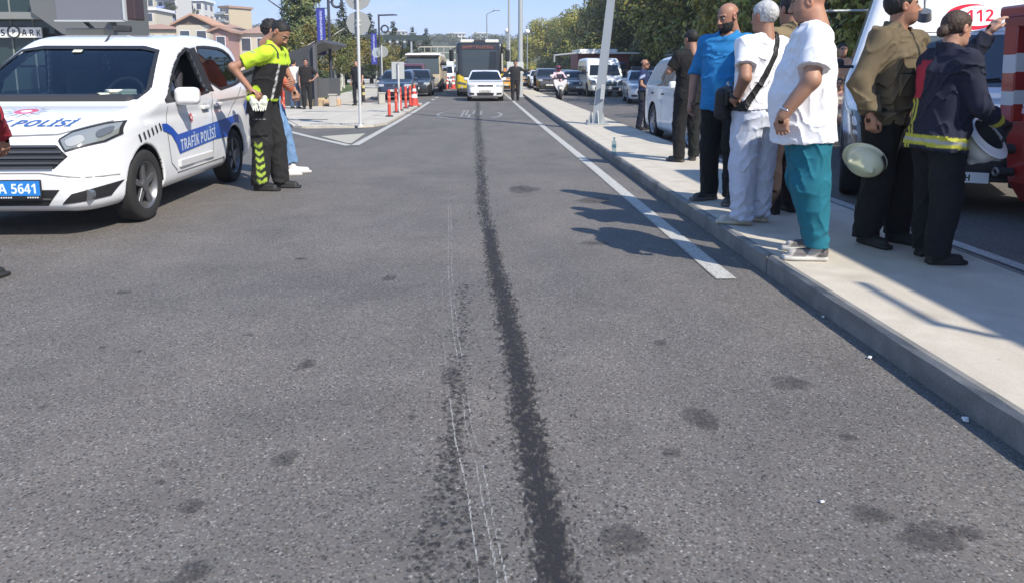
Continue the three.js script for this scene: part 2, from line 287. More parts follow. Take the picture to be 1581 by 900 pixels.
// ---------- the median between the roadways ----------
const concreteTex = (base, n, seed, spread = 26) => ctex(512, 512, (c, w) => {
  const r = rng(seed), im = c.createImageData(w, w);
  for (let j = 0; j < w; j++) for (let i = 0; i < w; i++) { const u = i / w, p = j / w, f = fbm(Math.cos(u * 6.283) * 1.6 + 7, Math.sin(u * 6.283) * 1.6 + 3, Math.cos(p * 6.283) * 1.6 + seed + Math.sin(p * 6.283) * 1.6, 4) - 0.5, q = (r() - 0.5) * n; const o = (j * w + i) * 4; for (let k = 0; k < 3; k++) im.data[o + k] = base[k] + f * spread * 2 + q; im.data[o + 3] = 255; }
  c.putImageData(im, 0, 0);
  for (let i = 0; i < 60; i++) { c.fillStyle = `rgba(60,58,52,${r() * 0.25})`; c.beginPath(); c.arc(r() * w, r() * w, 0.6 + r() * 1.6, 0, 7); c.fill(); }
});
const slabTex = concreteTex([184, 176, 161], 14, 3, 18); slabTex.repeat.set(0.5, 0.5);
const slabMat = new THREE.MeshStandardMaterial({ map: slabTex, bumpMap: slabTex, bumpScale: 0.002, roughness: 0.9, side: THREE.DoubleSide });
const kerbTex = concreteTex([118, 117, 113], 24, 9, 30); kerbTex.repeat.set(0.7, 0.7);  // darker than the slab: some shade of the kerb face is in this grey
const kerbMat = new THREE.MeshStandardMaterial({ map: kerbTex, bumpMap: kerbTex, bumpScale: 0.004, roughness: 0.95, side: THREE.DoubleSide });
const leftEdge = [[1.92, -2], [1.92, 5], [1.97, 10], [2.12, 22], [2.36, 38], [2.7, 60], [3.3, 100]], rightEdge = [[3.2, -2], [3.33, 4.5], [3.4, 6], [3.33, 10], [3.4, 15], [3.55, 32], [3.72, 60], [4.1, 100]];
function slab(pts, h, low = 0) { const g = new THREE.ExtrudeGeometry(shapeOf(pts), { depth: h - low, bevelEnabled: false }); g.rotateX(-Math.PI / 2); g.translate(0, low, 0); return g; }
const zs = steps([-2, 40, 2], [40, 100, 10]);
const median = struct('median', slab([...zs.map((z) => [along(leftEdge, z) + 0.045, z]), ...[...zs].reverse().map((z) => [along(rightEdge, z) - 0.045, z])], 0.126), slabMat);
// kerbstones, each a piece of its own, 3 m long with an open joint
function kerbstone(a, b, w, h, inset, parent, k = 0) {
  const dx = b[0] - a[0], dz = b[1] - a[1], l = len(dx, dz) - 0.014, s = 0.02, r = rng(k + 77), c1 = s * (0.7 + r() * 0.6);
  const n = Math.max(4, Math.round(l / 0.16)), prof = [[-w / 2, 0], [-w / 2, h - c1], [-w / 2 + s, h], [w / 2, h], [w / 2, 0]], P = [], I = [];
  for (let i = 0; i <= n; i++) for (const [x, y] of prof) P.push(x + (y > h - 0.03 && x < 0 ? (r() - 0.5) * 0.007 : 0), y + (y > h - 0.03 && x < 0 ? (r() - 0.5) * 0.006 : 0), -l / 2 + (l * i) / n);
  for (let i = 0; i < n; i++) for (let j = 0; j < 4; j++) { const q = i * 5 + j; I.push(q, q + 1, q + 6, q, q + 6, q + 5); }
  for (const o of [0, n * 5]) I.push(o, o + 1, o + 2, o, o + 2, o + 3, o, o + 3, o + 4);
  let g = new THREE.BufferGeometry(); g.setAttribute('position', new THREE.Float32BufferAttribute(P, 3)); g.setIndex(I); g = g.toNonIndexed(); g.computeVertexNormals();
  const p = g.attributes.position, U = []; for (let i = 0; i < p.count; i++) U.push(p.getX(i) + p.getY(i) + k * 0.37, p.getZ(i) + k * 1.7); g.setAttribute('uv', new THREE.Float32BufferAttribute(U, 2));
  g.rotateY(-Math.atan2(dx, dz) + (inset < 0 ? Math.PI : 0)); g.translate((a[0] + b[0]) / 2 + inset, 0, -(a[1] + b[1]) / 2);
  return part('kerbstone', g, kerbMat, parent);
}
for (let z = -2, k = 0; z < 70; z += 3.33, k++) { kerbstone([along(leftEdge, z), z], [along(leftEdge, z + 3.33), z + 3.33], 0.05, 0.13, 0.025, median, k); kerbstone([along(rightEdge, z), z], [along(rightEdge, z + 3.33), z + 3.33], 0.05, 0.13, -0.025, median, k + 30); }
// ---------- the pavement on the left, with its kerb and studs ----------
const paveTex = concreteTex([182, 176, 163], 14, 14, 16); paveTex.repeat.set(0.4, 0.4);
const paveMat = new THREE.MeshStandardMaterial({ map: paveTex, roughness: 0.92, side: THREE.DoubleSide });
const edgeL = [[-6.4, 23.2], [-5.2, 20.4], [-4.44, 18.3], [-4.2, 18.12], [-3, 18.25], [-2.62, 18.55], [-2.42, 19.3], [-2.42, 31.4], [-2.7, 32]];
const pavement = struct('pavement', slab([[-40, 23.4], ...edgeL.map(([x, z], i) => (i && i < 7 ? [x + (i < 3 ? 0.05 : 0), z + 0.1] : [x, z])), [-5.6, 32.2], [-5.6, 140], [-40, 140]].slice(0), 0.05), paveMat);
for (let i = 0; i < edgeL.length - 1; i++) { const [a, b] = [edgeL[i], edgeL[i + 1]], n = Math.max(1, Math.round(len(b[0] - a[0], b[1] - a[1]) / 1.5)); for (let k = 0; k < n; k++) { const q = (t) => [mix(a[0], b[0], t), mix(a[1], b[1], t)]; const s = kerbstone(q(k / n), q((k + 1) / n), 0.12, 0.056, 0, pavement, i * 9 + k + 90); s.material = paveMat; } }
{ const stud = cyl(0.03, 0.045, 0.02, 0, 0.06, 0, 0, 0, 0, 8), sm_ = mat([0.2, 0.2, 0.19], 0.8); for (let k = 0; k < 15; k++) { const m = part('paving_stud', stud, sm_, pavement); m.position.set(-4.15 + k * 0.088, 0, -(18.72 + k * 0.012)); } }
part('drain_slot', sheet([[-4.95, 20.65], [-4.15, 20.62], [-4.15, 20.85], [-4.95, 20.88]], 0.0545), M.dark, pavement);
// right-hand verge beyond the far roadway
const verge = struct('verge', slab([[11.6, -12], [60, -12], [60, 330], [11.6, 330]], 0.12), mat([0.06, 0.065, 0.03], 1));
for (let z = -2, k = 0; z < 90; z += 4, k++) kerbstone([11.55, z], [11.55, z + 4], 0.15, 0.15, 0.075, verge, k + 160);
struct('lawn', sheet([[-6.9, 33.5], [-8, 41], [-9.4, 61], [-14, 90], [-30, 90], [-22, 40], [-10, 33]], 0.065), mat([0.09, 0.13, 0.03], 1));
// ---------- trees ----------
const leafMat = (c) => phys(c, 0.75, { transmission: 0.25, thickness: 0, vertexColors: true });
function leafCloud(lobes, n, size, seed, gap = 0.42) { // many small leaves spread through the lobes of a crown
  const r = rng(seed), P = new Float32Array(n * 12), C = new Float32Array(n * 12), N = new Float32Array(n * 12), I = new Uint32Array(n * 6), tot = lobes.reduce((s, l) => s + l[3] * l[4] * l[5], 0);
  let i = 0;
  while (i < n) {
    let q = r() * tot, L = lobes[0]; for (const l of lobes) { q -= l[3] * l[4] * l[5]; if (q <= 0) { L = l; break; } }
    const a = r() * 6.2832, u = r() * 2 - 1, s = Math.sqrt(1 - u * u), k = Math.pow(r(), 0.38), d = [s * Math.cos(a), u, s * Math.sin(a)];
    const x = L[0] + d[0] * L[3] * k, y = L[1] + d[1] * L[4] * k, z = L[2] + d[2] * L[5] * k;
    const f = fbm(x * 1.1 + seed, y * 1.1, z * 1.1, 3); if (f < gap && r() < 0.88) continue;
    const nd = V3(d[0] + (r() - 0.5) * 1.3, d[1] * 0.8 + 0.35 + (r() - 0.5) * 1.3, d[2] + (r() - 0.5) * 1.3).normalize(), t = V3(r() - 0.5, r() - 0.5, r() - 0.5).cross(nd).normalize(), b = nd.clone().cross(t), w = size * (0.6 + r() * 0.8);
    const h = 0.62 + r() * 0.62 + (f - 0.5) * 0.9, yel = r() < 0.16 ? 1.35 : 1;
    [[-0.5, 0], [0, -0.32], [0.5, 0], [0, 0.32]].forEach(([p, o], j) => { const e = (i * 4 + j) * 3; P[e] = x + (t.x * p + b.x * o) * w; P[e + 1] = y + (t.y * p + b.y * o) * w; P[e + 2] = z + (t.z * p + b.z * o) * w; N[e] = nd.x; N[e + 1] = nd.y; N[e + 2] = nd.z; C[e] = h * yel * (r() * 0.1 + 0.95); C[e + 1] = h; C[e + 2] = h * 0.9; });
    const v = i * 4; I.set([v, v + 1, v + 2, v, v + 2, v + 3], i * 6); i++;
  }
  const g = new THREE.BufferGeometry(); g.setAttribute('position', new THREE.BufferAttribute(P, 3)); g.setAttribute('normal', new THREE.BufferAttribute(N, 3)); g.setAttribute('color', new THREE.BufferAttribute(C, 3)); g.setIndex(new THREE.BufferAttribute(I, 1)); return g;
}
const barkBrown = mat([0.07, 0.055, 0.04], 0.95), barkWhite = VC(0.9);
function trunkGeo(h, r0, r1, seed, limbs, lean = 0.3) {
  const r = rng(seed), pts = []; for (let i = 0; i <= 5; i++) pts.push([Math.sin(i * 1.3 + seed) * lean * 0.12 * i, (h * i) / 5, Math.cos(i * 1.7 + seed) * lean * 0.12 * i]);
  const g = []; for (let i = 0; i < 5; i++) g.push(rod(pts[i], pts[i + 1], mix(r0, r1, i / 5), mix(r0, r1, (i + 1) / 5), 9));
  for (let k = 0; k < limbs; k++) { const a = k * 2.4 + r(), y = h * (0.45 + 0.5 * k / limbs), p = pts[Math.min(5, Math.round(y / h * 5))], l = h * (0.3 + r() * 0.25), e = [p[0] + Math.cos(a) * l, y + l * 0.7, p[2] + Math.sin(a) * l]; g.push(rod([p[0], y, p[2]], e, r0 * 0.45, r0 * 0.15, 6)); }
  return joinG(g);
}
function tree(name, label, p, crownGeo, crownMat, trunk, trunkMat, group, turn = 0, s) {
  const t = thing(name, label, 'tree', p, turn, group); part('trunk', trunk, trunkMat, t); part('crown', crownGeo, crownMat, t); if (s) t.scale.set(...s); return t;
}
const lobesOf = (seed, h, w, n, low) => { const r = rng(seed), o = [[0, h * 0.62, 0, w * 0.62, h * 0.3, w * 0.62]]; for (let i = 0; i < n; i++) { const a = i * 2.4 + r(), y = mix(low, h * 0.92, r()), q = w * (1 - Math.pow(Math.abs(y / h - 0.5) * 1.5, 2)) * (0.45 + r() * 0.35); o.push([Math.cos(a) * q, y, Math.sin(a) * q, w * (0.28 + r() * 0.2), h * (0.1 + r() * 0.07), w * (0.28 + r() * 0.2)]); } return o; };
// the dense row of broad trees behind the right-hand roadway
const broadCrowns = [1, 2, 3].map((s) => leafCloud(lobesOf(s * 7, 9.5, 4.8, 22, 1.5), 21000, 0.25, s * 13, 0.46)), broadTrunk = trunkGeo(6.5, 0.24, 0.09, 4, 7);
const broadMats = [[0.17, 0.19, 0.034], [0.3, 0.3, 0.05], [0.1, 0.125, 0.028], [0.235, 0.25, 0.042]].map(leafMat);
const rowR = [
  [13.9, 15.5, 1, 1, 'olive green broad tree above the crouched people beside the ambulance'], [16.5, 19, 0, 1.1, 'broad tree behind the man in teal trousers'], [14.2, 22, 1, 0.95, 'sunlit yellowish tree behind the white haired man'],
  [13.6, 27.5, 3, 1, 'sunlit broad tree behind the man in the blue shirt'], [17, 30, 2, 1.15, 'tall dark tree behind the row, above the officer in navy'], [13.8, 34, 1, 1, 'yellow green tree behind the white patrol sedan'], [14.4, 41, 0, 1.05, 'broad green tree behind the white minibus'],
  [18.5, 46, 2, 1.25, 'tall dark tree rising behind the grey lamp mast'], [14, 48, 3, 1, 'broad tree just left of the grey lamp mast'], [15.5, 56, 0, 1.15, 'dark green tree above the motor scooter'], [14.5, 65, 2, 1.1, 'dark tree above the dark estate car'], [15, 75, 0, 1.12, 'dark tree above the white hatchback in the queue'],
  [15.5, 87, 2, 1.1, 'dark tree above the yellow taxi'], [15, 101, 3, 1.1, 'tree right of the far lamp pole'], [14, 117, 0, 1, 'small far tree at the end of the row, by the far lamp pole'], [12, 136, 1, 1, 'olive tree behind the far lamp pole'], [8, 160, 1, 0.95, 'olive tree just right of the bus roof'], [21, 24, 2, 1.3, 'tall dark tree far behind the man in teal trousers'], [20, 62, 2, 1.3, 'highest tree of the dark row behind'], [20, 84, 0, 1.35, 'second highest tree of the dark row behind'],
  [13.4, 11.2, 3, 0.95, 'leafy tree behind the ambulance'],
];
rowR.forEach(([x, z, m, s, label], i) => tree('broad_tree', label, [x, 0.04, -z], broadCrowns[i % 3], broadMats[m], broadTrunk, barkBrown, 'broad trees along the right roadway', i * 1.9, [s, s * (0.95 + (i % 4) * 0.05), s]));
{ // shrubs that close the row at the foot
  const sh = leafCloud(lobesOf(91, 3.4, 3.6, 12, 0.4), 7000, 0.26, 55, 0.38), r = rng(8), trunk = trunkGeo(1.4, 0.08, 0.04, 2, 5);
  ['dark shrub below the trees behind the white haired man', 'dark shrub behind the navy officer', 'dark shrub behind the white patrol sedan', 'dark shrub behind the white minibus', 'dark shrub left of the grey lamp mast', 'dark shrub behind the motor scooter', 'dark shrub behind the dark estate car', 'dark shrub behind the white hatchback', 'dark shrub behind the yellow taxi', 'farthest dark shrub of the row'].forEach((l, i) => {
    const t = thing('shrub', l, 'shrub', [13 + r() * 1.5, 0.04, -(19 + i * i * 0.55 + i * 6.5)], i, 'shrubs under the right-hand trees'); part('stem', trunk, barkBrown, t); part('foliage', sh, broadMats[2], t);
  });
}
// birches, poplar and conifers on the left
{
  const bt = (h, s) => { const g = trunkGeo(h, 0.1, 0.05, s, 4, 0.35), r = rng(s), p = g.attributes.position, C = []; for (let i = 0; i < p.count; i++) { const d = fbm(p.getX(i) * 3, p.getY(i) * 4, p.getZ(i) * 3 + s, 2) > 0.6 ? 0.25 : 0.62; C.push(d, d * 0.97, d * 0.88); } g.setAttribute('color', new THREE.Float32BufferAttribute(C, 3)); return g; };
  const bc = [1, 2].map((s) => leafCloud(lobesOf(s * 5 + 40, 5.6, 1.5, 12, 2.3), 2700, 0.18, s * 31, 0.47)), trunks = [bt(4.6, 3), bt(4.8, 5)], bm = [[0.16, 0.165, 0.036], [0.19, 0.165, 0.036], [0.125, 0.15, 0.036]].map(leafMat);
  [[-9.6, 38, 'slim birch nearest the dark ramp wall'], [-8.9, 42, 'slim birch right behind the blue banner'], [-8.05, 43, 'slim birch with a clear white trunk right of the blue banner'], [-9.4, 52, 'birch with pale trunk left of the octagon sign pole'], [-8.6, 55, 'birch just left of the octagon sign pole'], [-8.3, 62, 'birch right of the octagon sign pole'], [-7.6, 60, 'birch behind the far blue banner'], [-7.9, 70, 'birch behind the small round sign'], [-7.1, 76, 'birch left of the beige coach'], [-10.6, 60, 'birch in the back row left of the octagon sign'], [-11.8, 66, 'birch in the back row behind the ramp wall'], [-8.4, 84, 'farthest birch of the lawn']]
    .forEach(([x, z, l], i) => tree('birch_tree', l, [x, 0.04, -z], bc[i % 2], bm[i % 3], trunks[i % 2], barkWhite, 'birches on the lawn', i * 2.2, [0.8, 0.62 + (i % 3) * 0.07, 0.8]));
  const pop = leafCloud([...Array(13)].map((_, i) => [Math.sin(i * 2.1) * 0.35, 1.6 + i * 0.78, Math.cos(i * 2.1) * 0.35, 1.25 * Math.sin(0.5 + i * 0.2) + 0.25, 0.9, 1.25 * Math.sin(0.5 + i * 0.2) + 0.25]), 12000, 0.22, 77, 0.36);
  tree('poplar_tree', 'tall slim poplar above the dark ramp wall', [-13.2, 0.04, -58], pop, leafMat([0.14, 0.18, 0.06]), trunkGeo(8, 0.2, 0.06, 6, 3), barkBrown);
  const con = leafCloud([...Array(9)].map((_, i) => [0, 1.2 + i * 0.85, 0, 1.7 - i * 0.18, 0.6, 1.7 - i * 0.18]), 7000, 0.24, 78, 0.38), cm = leafMat([0.03, 0.05, 0.022]), ct = trunkGeo(7, 0.18, 0.03, 7, 2, 0.1);
  [[-13.3, 76, 0.95, 'dark conifer left of the octagon sign'], [-11.8, 84, 0.9, 'dark conifer right of the octagon sign pole'], [-10.2, 92, 0.86, 'dark conifer behind the ring ornament'], [-9.5, 110, 0.9, 'dark conifer between the lamp post and the coach'], [-14.5, 90, 0.85, 'dark conifer in the back left of the birches'], [-8.2, 120, 0.95, 'dark conifer above the beige coach']].forEach(([x, z, s, l], i) => tree('conifer_tree', l, [x, 0.04, -z], con, cm, ct, barkBrown, 'conifers behind the birches', i, [s * 1.45, s, s * 1.45]));
  const bush = leafCloud(lobesOf(17, 2.6, 1.3, 10, 0.4), 4500, 0.18, 19, 0.36);
  const b1 = thing('bush', 'green bush seen between the police van roof and the officer', 'bush', [-11.6, 0.04, -33]); part('foliage', bush, leafMat([0.075, 0.09, 0.03]), b1); part('stem', trunkGeo(1.2, 0.06, 0.03, 3, 4), barkBrown, b1);
  const b2 = thing('bush', 'narrow green bush beside the ramp wall at the edge of the lawn', 'bush', [-7.2, 0.04, -36]); const f2 = part('foliage', bush, leafMat([0.06, 0.1, 0.025]), b2); part('stem', trunkGeo(1.2, 0.06, 0.03, 3, 4), barkBrown, b2); b2.scale.set(0.4, 0.55, 0.4);
}
{ // hill with its wood, far down the road and to the left
  const hill = (x, z) => 16.5 * Math.exp(-Math.pow((x + 30) / 150, 2) - Math.pow((z - 430) / 130, 2)) + 24 * Math.exp(-Math.pow((x + 150) / 80, 2) - Math.pow((z - 260) / 110, 2)) + 7 * Math.exp(-Math.pow((x - 60) / 80, 2) - Math.pow((z - 330) / 90, 2)) - 1.2;
  const xs = steps([-420, 260, 12]), zz = steps([150, 640, 12]), g = gridSheet(xs, zz, 0, () => [1, 1, 1]), p = g.attributes.position; for (let i = 0; i < p.count; i++) p.setY(i, hill(p.getX(i), -p.getZ(i)) + fbm(p.getX(i) * 0.03, p.getZ(i) * 0.03) * 4 - 2); g.computeVertexNormals();
  struct('hill', g, mat([0.07, 0.085, 0.04], 1));
  const r = rng(99), lobes = []; for (let i = 0; i < 330; i++) { const x = -120 + r() * 190, z = 190 + r() * 240, s = 2 + r() * 2.2; if (Math.abs(x + 4) < 13 && z < 330) continue; lobes.push([x, hill(x, z) + s * 0.5, -z, s, s * 0.8, s]); }
  const w = part('far_wood', leafCloud(lobes, 60000, 0.9, 5, 0.3), leafMat([0.1, 0.115, 0.045]), scene); tag(w, 'far wood covering the hill at the end of the road', 'wood'); w.userData.kind = 'stuff';
}
// ---------- buildings ----------
function plainWin(parent, m, x, y, z, w, h, ry = 0, frame = M.white) { const f = part('window', box(w, h, 0.12, x, y, z, 0, ry, 0), m, parent); part('frame', box(w + 0.2, h + 0.2, 0.1, x, y, z - 0.03, 0, ry, 0), frame, f); }
const wallC = { cream: mat([0.55, 0.5, 0.4], 0.9), white: mat([0.62, 0.6, 0.57], 0.9), tan: mat([0.48, 0.4, 0.28], 0.9), pink: mat([0.34, 0.2, 0.18], 0.9), beige: mat([0.52, 0.46, 0.38], 0.9), blue: mat([0.28, 0.33, 0.6], 0.8) };
const tile = mat([0.36, 0.22, 0.16], 0.9), tileOr = mat([0.46, 0.27, 0.17], 0.9), winM = phys([0.06, 0.07, 0.09], 0.1);
function block(name, label, x, y, z, w, h, d, m, o = {}) { // storeys, windows, roof
  const t = thing(name, label, 'building', [x, 0, -z], o.turn ?? 0); y -= 3;
  part('wall', box(w, h + 3, d, 0, y + (h + 3) / 2, 0), m, t);
  const n = o.storeys ?? 4, c = o.cols ?? 5, sh = h / n;
  if (!o.blank) for (let j = 0; j < n; j++) for (let i = 0; i < c; i++) plainWin(t, winM, -w / 2 + (w * (i + 0.5)) / c, y + 3 + sh * (j + 0.55), d / 2, (w / c) * 0.55, sh * 0.5);
  if (o.balcony) for (let j = 0; j < n; j++) { const b = part('balcony', joinG([box(w * 0.9, 0.16, 1.2, 0, y + 3 + sh * j + 0.1, d / 2 + 0.6), box(w * 0.9, sh * 0.36, 0.1, 0, y + 3 + sh * j + 0.2 + sh * 0.18, d / 2 + 1.2)]), o.balcony, t); }
  if (o.sideWin) for (let j = 0; j < n; j++) for (const q of [-0.25, 0.25]) part('window', box(0.12, sh * 0.5, d * 0.2, w / 2, y + 3 + sh * (j + 0.55), d * q), winM, t);
  if (o.roof === 'flat') part('roof', box(w + 0.8, 0.5, d + 0.8, 0, y + h + 3.25, 0), o.roofMat ?? M.white, t);
  else if (o.roof === 'gable') { const e = o.rise ?? 2.4; part('roof', T(extr([[-w / 2 - 0.8, 0], [0, e], [w / 2 + 0.8, 0], [w / 2 + 0.8, -0.3], [0, e - 0.3], [-w / 2 - 0.8, -0.3]], d + 1.2), 0, y + h + 3.1, -d / 2 - 0.6), o.roofMat ?? tile, t); part('gable', T(extr([[-w / 2, 0], [0, e * 0.86], [w / 2, 0]], d - 0.4), 0, y + h + 3, -d / 2 + 0.2), o.gableMat ?? m, t); }
  else { const e = o.rise ?? 1.6; part('roof', T(new THREE.ConeGeometry(0.7071, 1, 4, 1), 0, y + h + 3 + e / 2, 0, 0, Math.PI / 4, 0).scale(1, 1, 1) && T(T(new THREE.ConeGeometry(0.7071, 1, 4, 1), 0, 0, 0, 0, Math.PI / 4, 0), 0, y + h + 3 + e / 2, 0, 0, 0, 0, [w + 1, e, d + 1]), o.roofMat ?? tile, t); }
  return t;
}
block('house', 'cream flat-topped house on the slope above the police van', -62.7, 7, 150, 5.4, 5.6, 8, wallC.cream, { storeys: 2, cols: 2, roof: 'flat' });
block('apartment_building', 'apartment house with blue and white balconies on the slope', -62.5, 6, 162, 3.9, 12, 8, wallC.white, { storeys: 5, cols: 3, balcony: wallC.blue, roof: 'flat' });
block('apartment_building', 'white apartment house right of the blue balconied one', -64.6, 7, 180, 5.4, 10, 7, wallC.white, { storeys: 4, cols: 3, roof: 'flat', sideWin: true });
block('house', 'low house with orange tiled gable roof behind the police van', -45.5, 4, 128, 5.2, 4.7, 7, wallC.cream, { storeys: 1, cols: 2, roof: 'gable', rise: 1.7, roofMat: tileOr, gableMat: mat([0.12, 0.08, 0.06], 0.9) });
block('house', 'long low house with red tiled roof beside the grey screen', -54.8, 3.4, 135, 8, 5, 7, wallC.tan, { storeys: 1, cols: 4, rise: 1.1 });
block('apartment_building', 'tan apartment block with a plain side wall on the skyline', -60.4, 8, 195, 3.4, 8.8, 6.6, wallC.tan, { storeys: 5, cols: 3, roof: 'flat', roofMat: tile, turn: -0.62, balcony: wallC.white });
block('apartment_building', 'low white apartment block left of the tan one on the skyline', -72.6, 10.5, 215, 6, 5.8, 8, wallC.white, { storeys: 3, cols: 4, roof: 'flat', roofMat: mat([0.15, 0.17, 0.18], 0.8) });
block('house', 'beige house with red roof behind the traffic officer', -36, 3.5, 128, 5, 3.9, 7, wallC.beige, { storeys: 1, cols: 2, rise: 1.3 });
block('house', 'small dark red house between the orange gable and the beige house', -39.4, 3.6, 122, 2.2, 3.8, 6, wallC.pink, { storeys: 1, cols: 1, roof: 'gable', rise: 0.7 });
block('house', 'pale house right of the orange gable, below the tan block', -47.6, 5.6, 150, 3.6, 3.9, 6, wallC.white, { storeys: 2, cols: 2, rise: 0.9 });
block('apartment_building', 'cream apartment house at the top of the left slope', -93, 15, 220, 9, 6.3, 9, wallC.cream, { storeys: 2, cols: 4, rise: 1.2 });
block('apartment_building', 'white apartment block on the far hill left of the road', -41.5, 17, 395, 9, 4.4, 9, wallC.cream, { storeys: 2, cols: 4, roof: 'flat' });
block('apartment_building', 'long white block on the far hill behind the wood', -12, 18.5, 425, 9, 3.4, 9, wallC.white, { storeys: 2, cols: 5, roof: 'flat' });
block('apartment_building', 'pale block on the far skyline above the bus', 1, 18, 425, 8, 4, 9, wallC.white, { storeys: 2, cols: 4, roof: 'flat' });
{ const s = leafCloud(lobesOf(33, 8, 3, 14, 1), 6000, 0.4, 3, 0.36), m = leafMat([0.06, 0.075, 0.025]), tr = trunkGeo(5, 0.25, 0.08, 3, 5); [[-61.4, 156, 0.5, 'leafy tree on the slope left of the cream house'], [-67, 176, 2.0, 'leafy tree on the slope above the cream house'], [-52.6, 160, 1.2, 'tree on the slope left of the tan apartment block'], [-43.5, 150, 0.9, 'small tree on the slope beside the pale house']].forEach(([x, z, k, l], i) => tree('slope_tree', l, [x, i ? 0 : 11, -z], s, m, tr, barkBrown, null, i, [k, k, k])); }
{ // the modern glazed building with the car park sign and the big grey screen
  const t = thing('shopping_building', 'grey glazed building with the car park sign at the left edge', 'building', [0, 0, 0]);
  const wall = mat([0.11, 0.115, 0.12], 0.6), glass = phys([0.025, 0.045, 0.045], 0.06), mull = mat([0.2, 0.22, 0.21], 0.5), Z = -34;
  part('wall', joinG([box(14, 9, 6, -26, 4.5, Z - 4.2), box(3.4, 2.62, 5, -17.1, 1.31, Z - 3)]), wall, t);
  for (let i = 0; i < 8; i++) for (const [y, h] of [[1.0, 1.1], [2.25, 1.3], [3.28, 0.7], [4.5, 1.3], [5.9, 1.3]]) { const pn = part('window', box(0.86, h - 0.06, 0.05, -25.2 + i * 0.92, y, Z + 0.02), glass, t); if (y === 1.0) part('frame', box(0.06, 6.8, 0.05, -25.66 + i * 0.92, 3.4, Z + 0.06), mull, pn); }
  part('floor_band', joinG([box(8.2, 0.28, 0.9, -22.4, 3.68, Z + 0.4), box(8.2, 0.12, 0.5, -22.4, 5.2, Z + 0.2)]), mat([0.2, 0.21, 0.2], 0.6), t);
  part('soffit', T(extr([[-18.75, 4.9], [-18.7, 3.8], [-17.5, 2.9], [-15.35, 2.7], [-15.35, 4.9]], 3.4), 0, 0, Z - 2.4), mat([0.13, 0.135, 0.14], 0.5), t);
  part('light_box', rbox(1.5, 0.3, 0.8, 0.06, -15.2, 2.85, Z + 3.4), mat([0.36, 0.34, 0.28], 0.6), t);
  part('vent', rbox(0.66, 0.24, 0.3, 0.06, -13.55, 2.95, Z + 4.3), M.dark, t);
  const sg = thing('car_park_sign', 'white car park sign with black letters and a circled letter P', 'sign', [-19.98, 3.0, Z + 0.32]);
  part('panel', rbox(2.5, 0.44, 0.1, 0.02), mat([0.8, 0.8, 0.79], 0.5), sg);
  const ring = part('emblem', cyl(0.27, 0.27, 0.06, 0.12, 0.02, 0.06, Math.PI / 2, 0, 0, 28), mat([0.8, 0.8, 0.79], 0.5), sg); part('rim', T(new THREE.TorusGeometry(0.24, 0.035, 8, 32), 0.12, 0.02, 0.095), M.dark, ring);
  part('lettering', T(new THREE.PlaneGeometry(2.4, 0.42), 0, 0, 0.053), new THREE.MeshStandardMaterial({ roughness: 0.5, transparent: true, map: ctex(960, 168, (c) => { c.clearRect(0, 0, 960, 168); c.fillStyle = '#111'; c.font = 'bold 150px sans-serif'; c.textBaseline = 'middle'; c.fillText('i S', 215, 90, 160); c.fillText('A R K', 652, 90, 320); }) }), sg);
  part('letter', T(new THREE.PlaneGeometry(0.36, 0.36), 0.12, 0.02, 0.093), new THREE.MeshStandardMaterial({ roughness: 0.5, transparent: true, map: ctex(128, 128, (c) => { c.clearRect(0, 0, 128, 128); c.fillStyle = '#111'; c.font = 'bold 100px sans-serif'; c.textAlign = 'center'; c.textBaseline = 'middle'; c.fillText('P', 64, 68); }) }), ring);
  const sc = thing('video_screen', 'big blank grey video screen hanging over the police van', 'screen', [-14.3, 5.03, -29.6]);
  part('panel', rbox(2.5, 3.6, 0.2, 0.03, -0.3, 0, 0), mat([0.16, 0.165, 0.19], 0.35), sc); part('frame', joinG([box(0.09, 3.6, 0.26, 0.98, 0, 0.02), box(2.6, 0.06, 0.28, -0.3, -1.8, 0.01)]), mat([0.42, 0.45, 0.47], 0.5), sc); part('casing', rbox(0.34, 3.6, 0.8, 0.05, 1.17, 0.06, -0.4), mat([0.045, 0.025, 0.028], 0.5), sc); for (const q of [-0.8, 0.2]) part('bracket', rod([q, -1.7, -0.3], [q - 0.7, -2.0, -2.6], 0.08), M.dark, sc);
  { const l = thing('spotlight', 'small bright spotlight on the dark building front left of the screen', 'lamp', [-16.35, 3.85, Z + 1.1]); part('housing', rbox(0.3, 0.16, 0.3, 0.04), M.white, l); part('arm', rod([0, 0, -0.1], [0, 0.04, -1.2], 0.03), M.dark, l); }
}
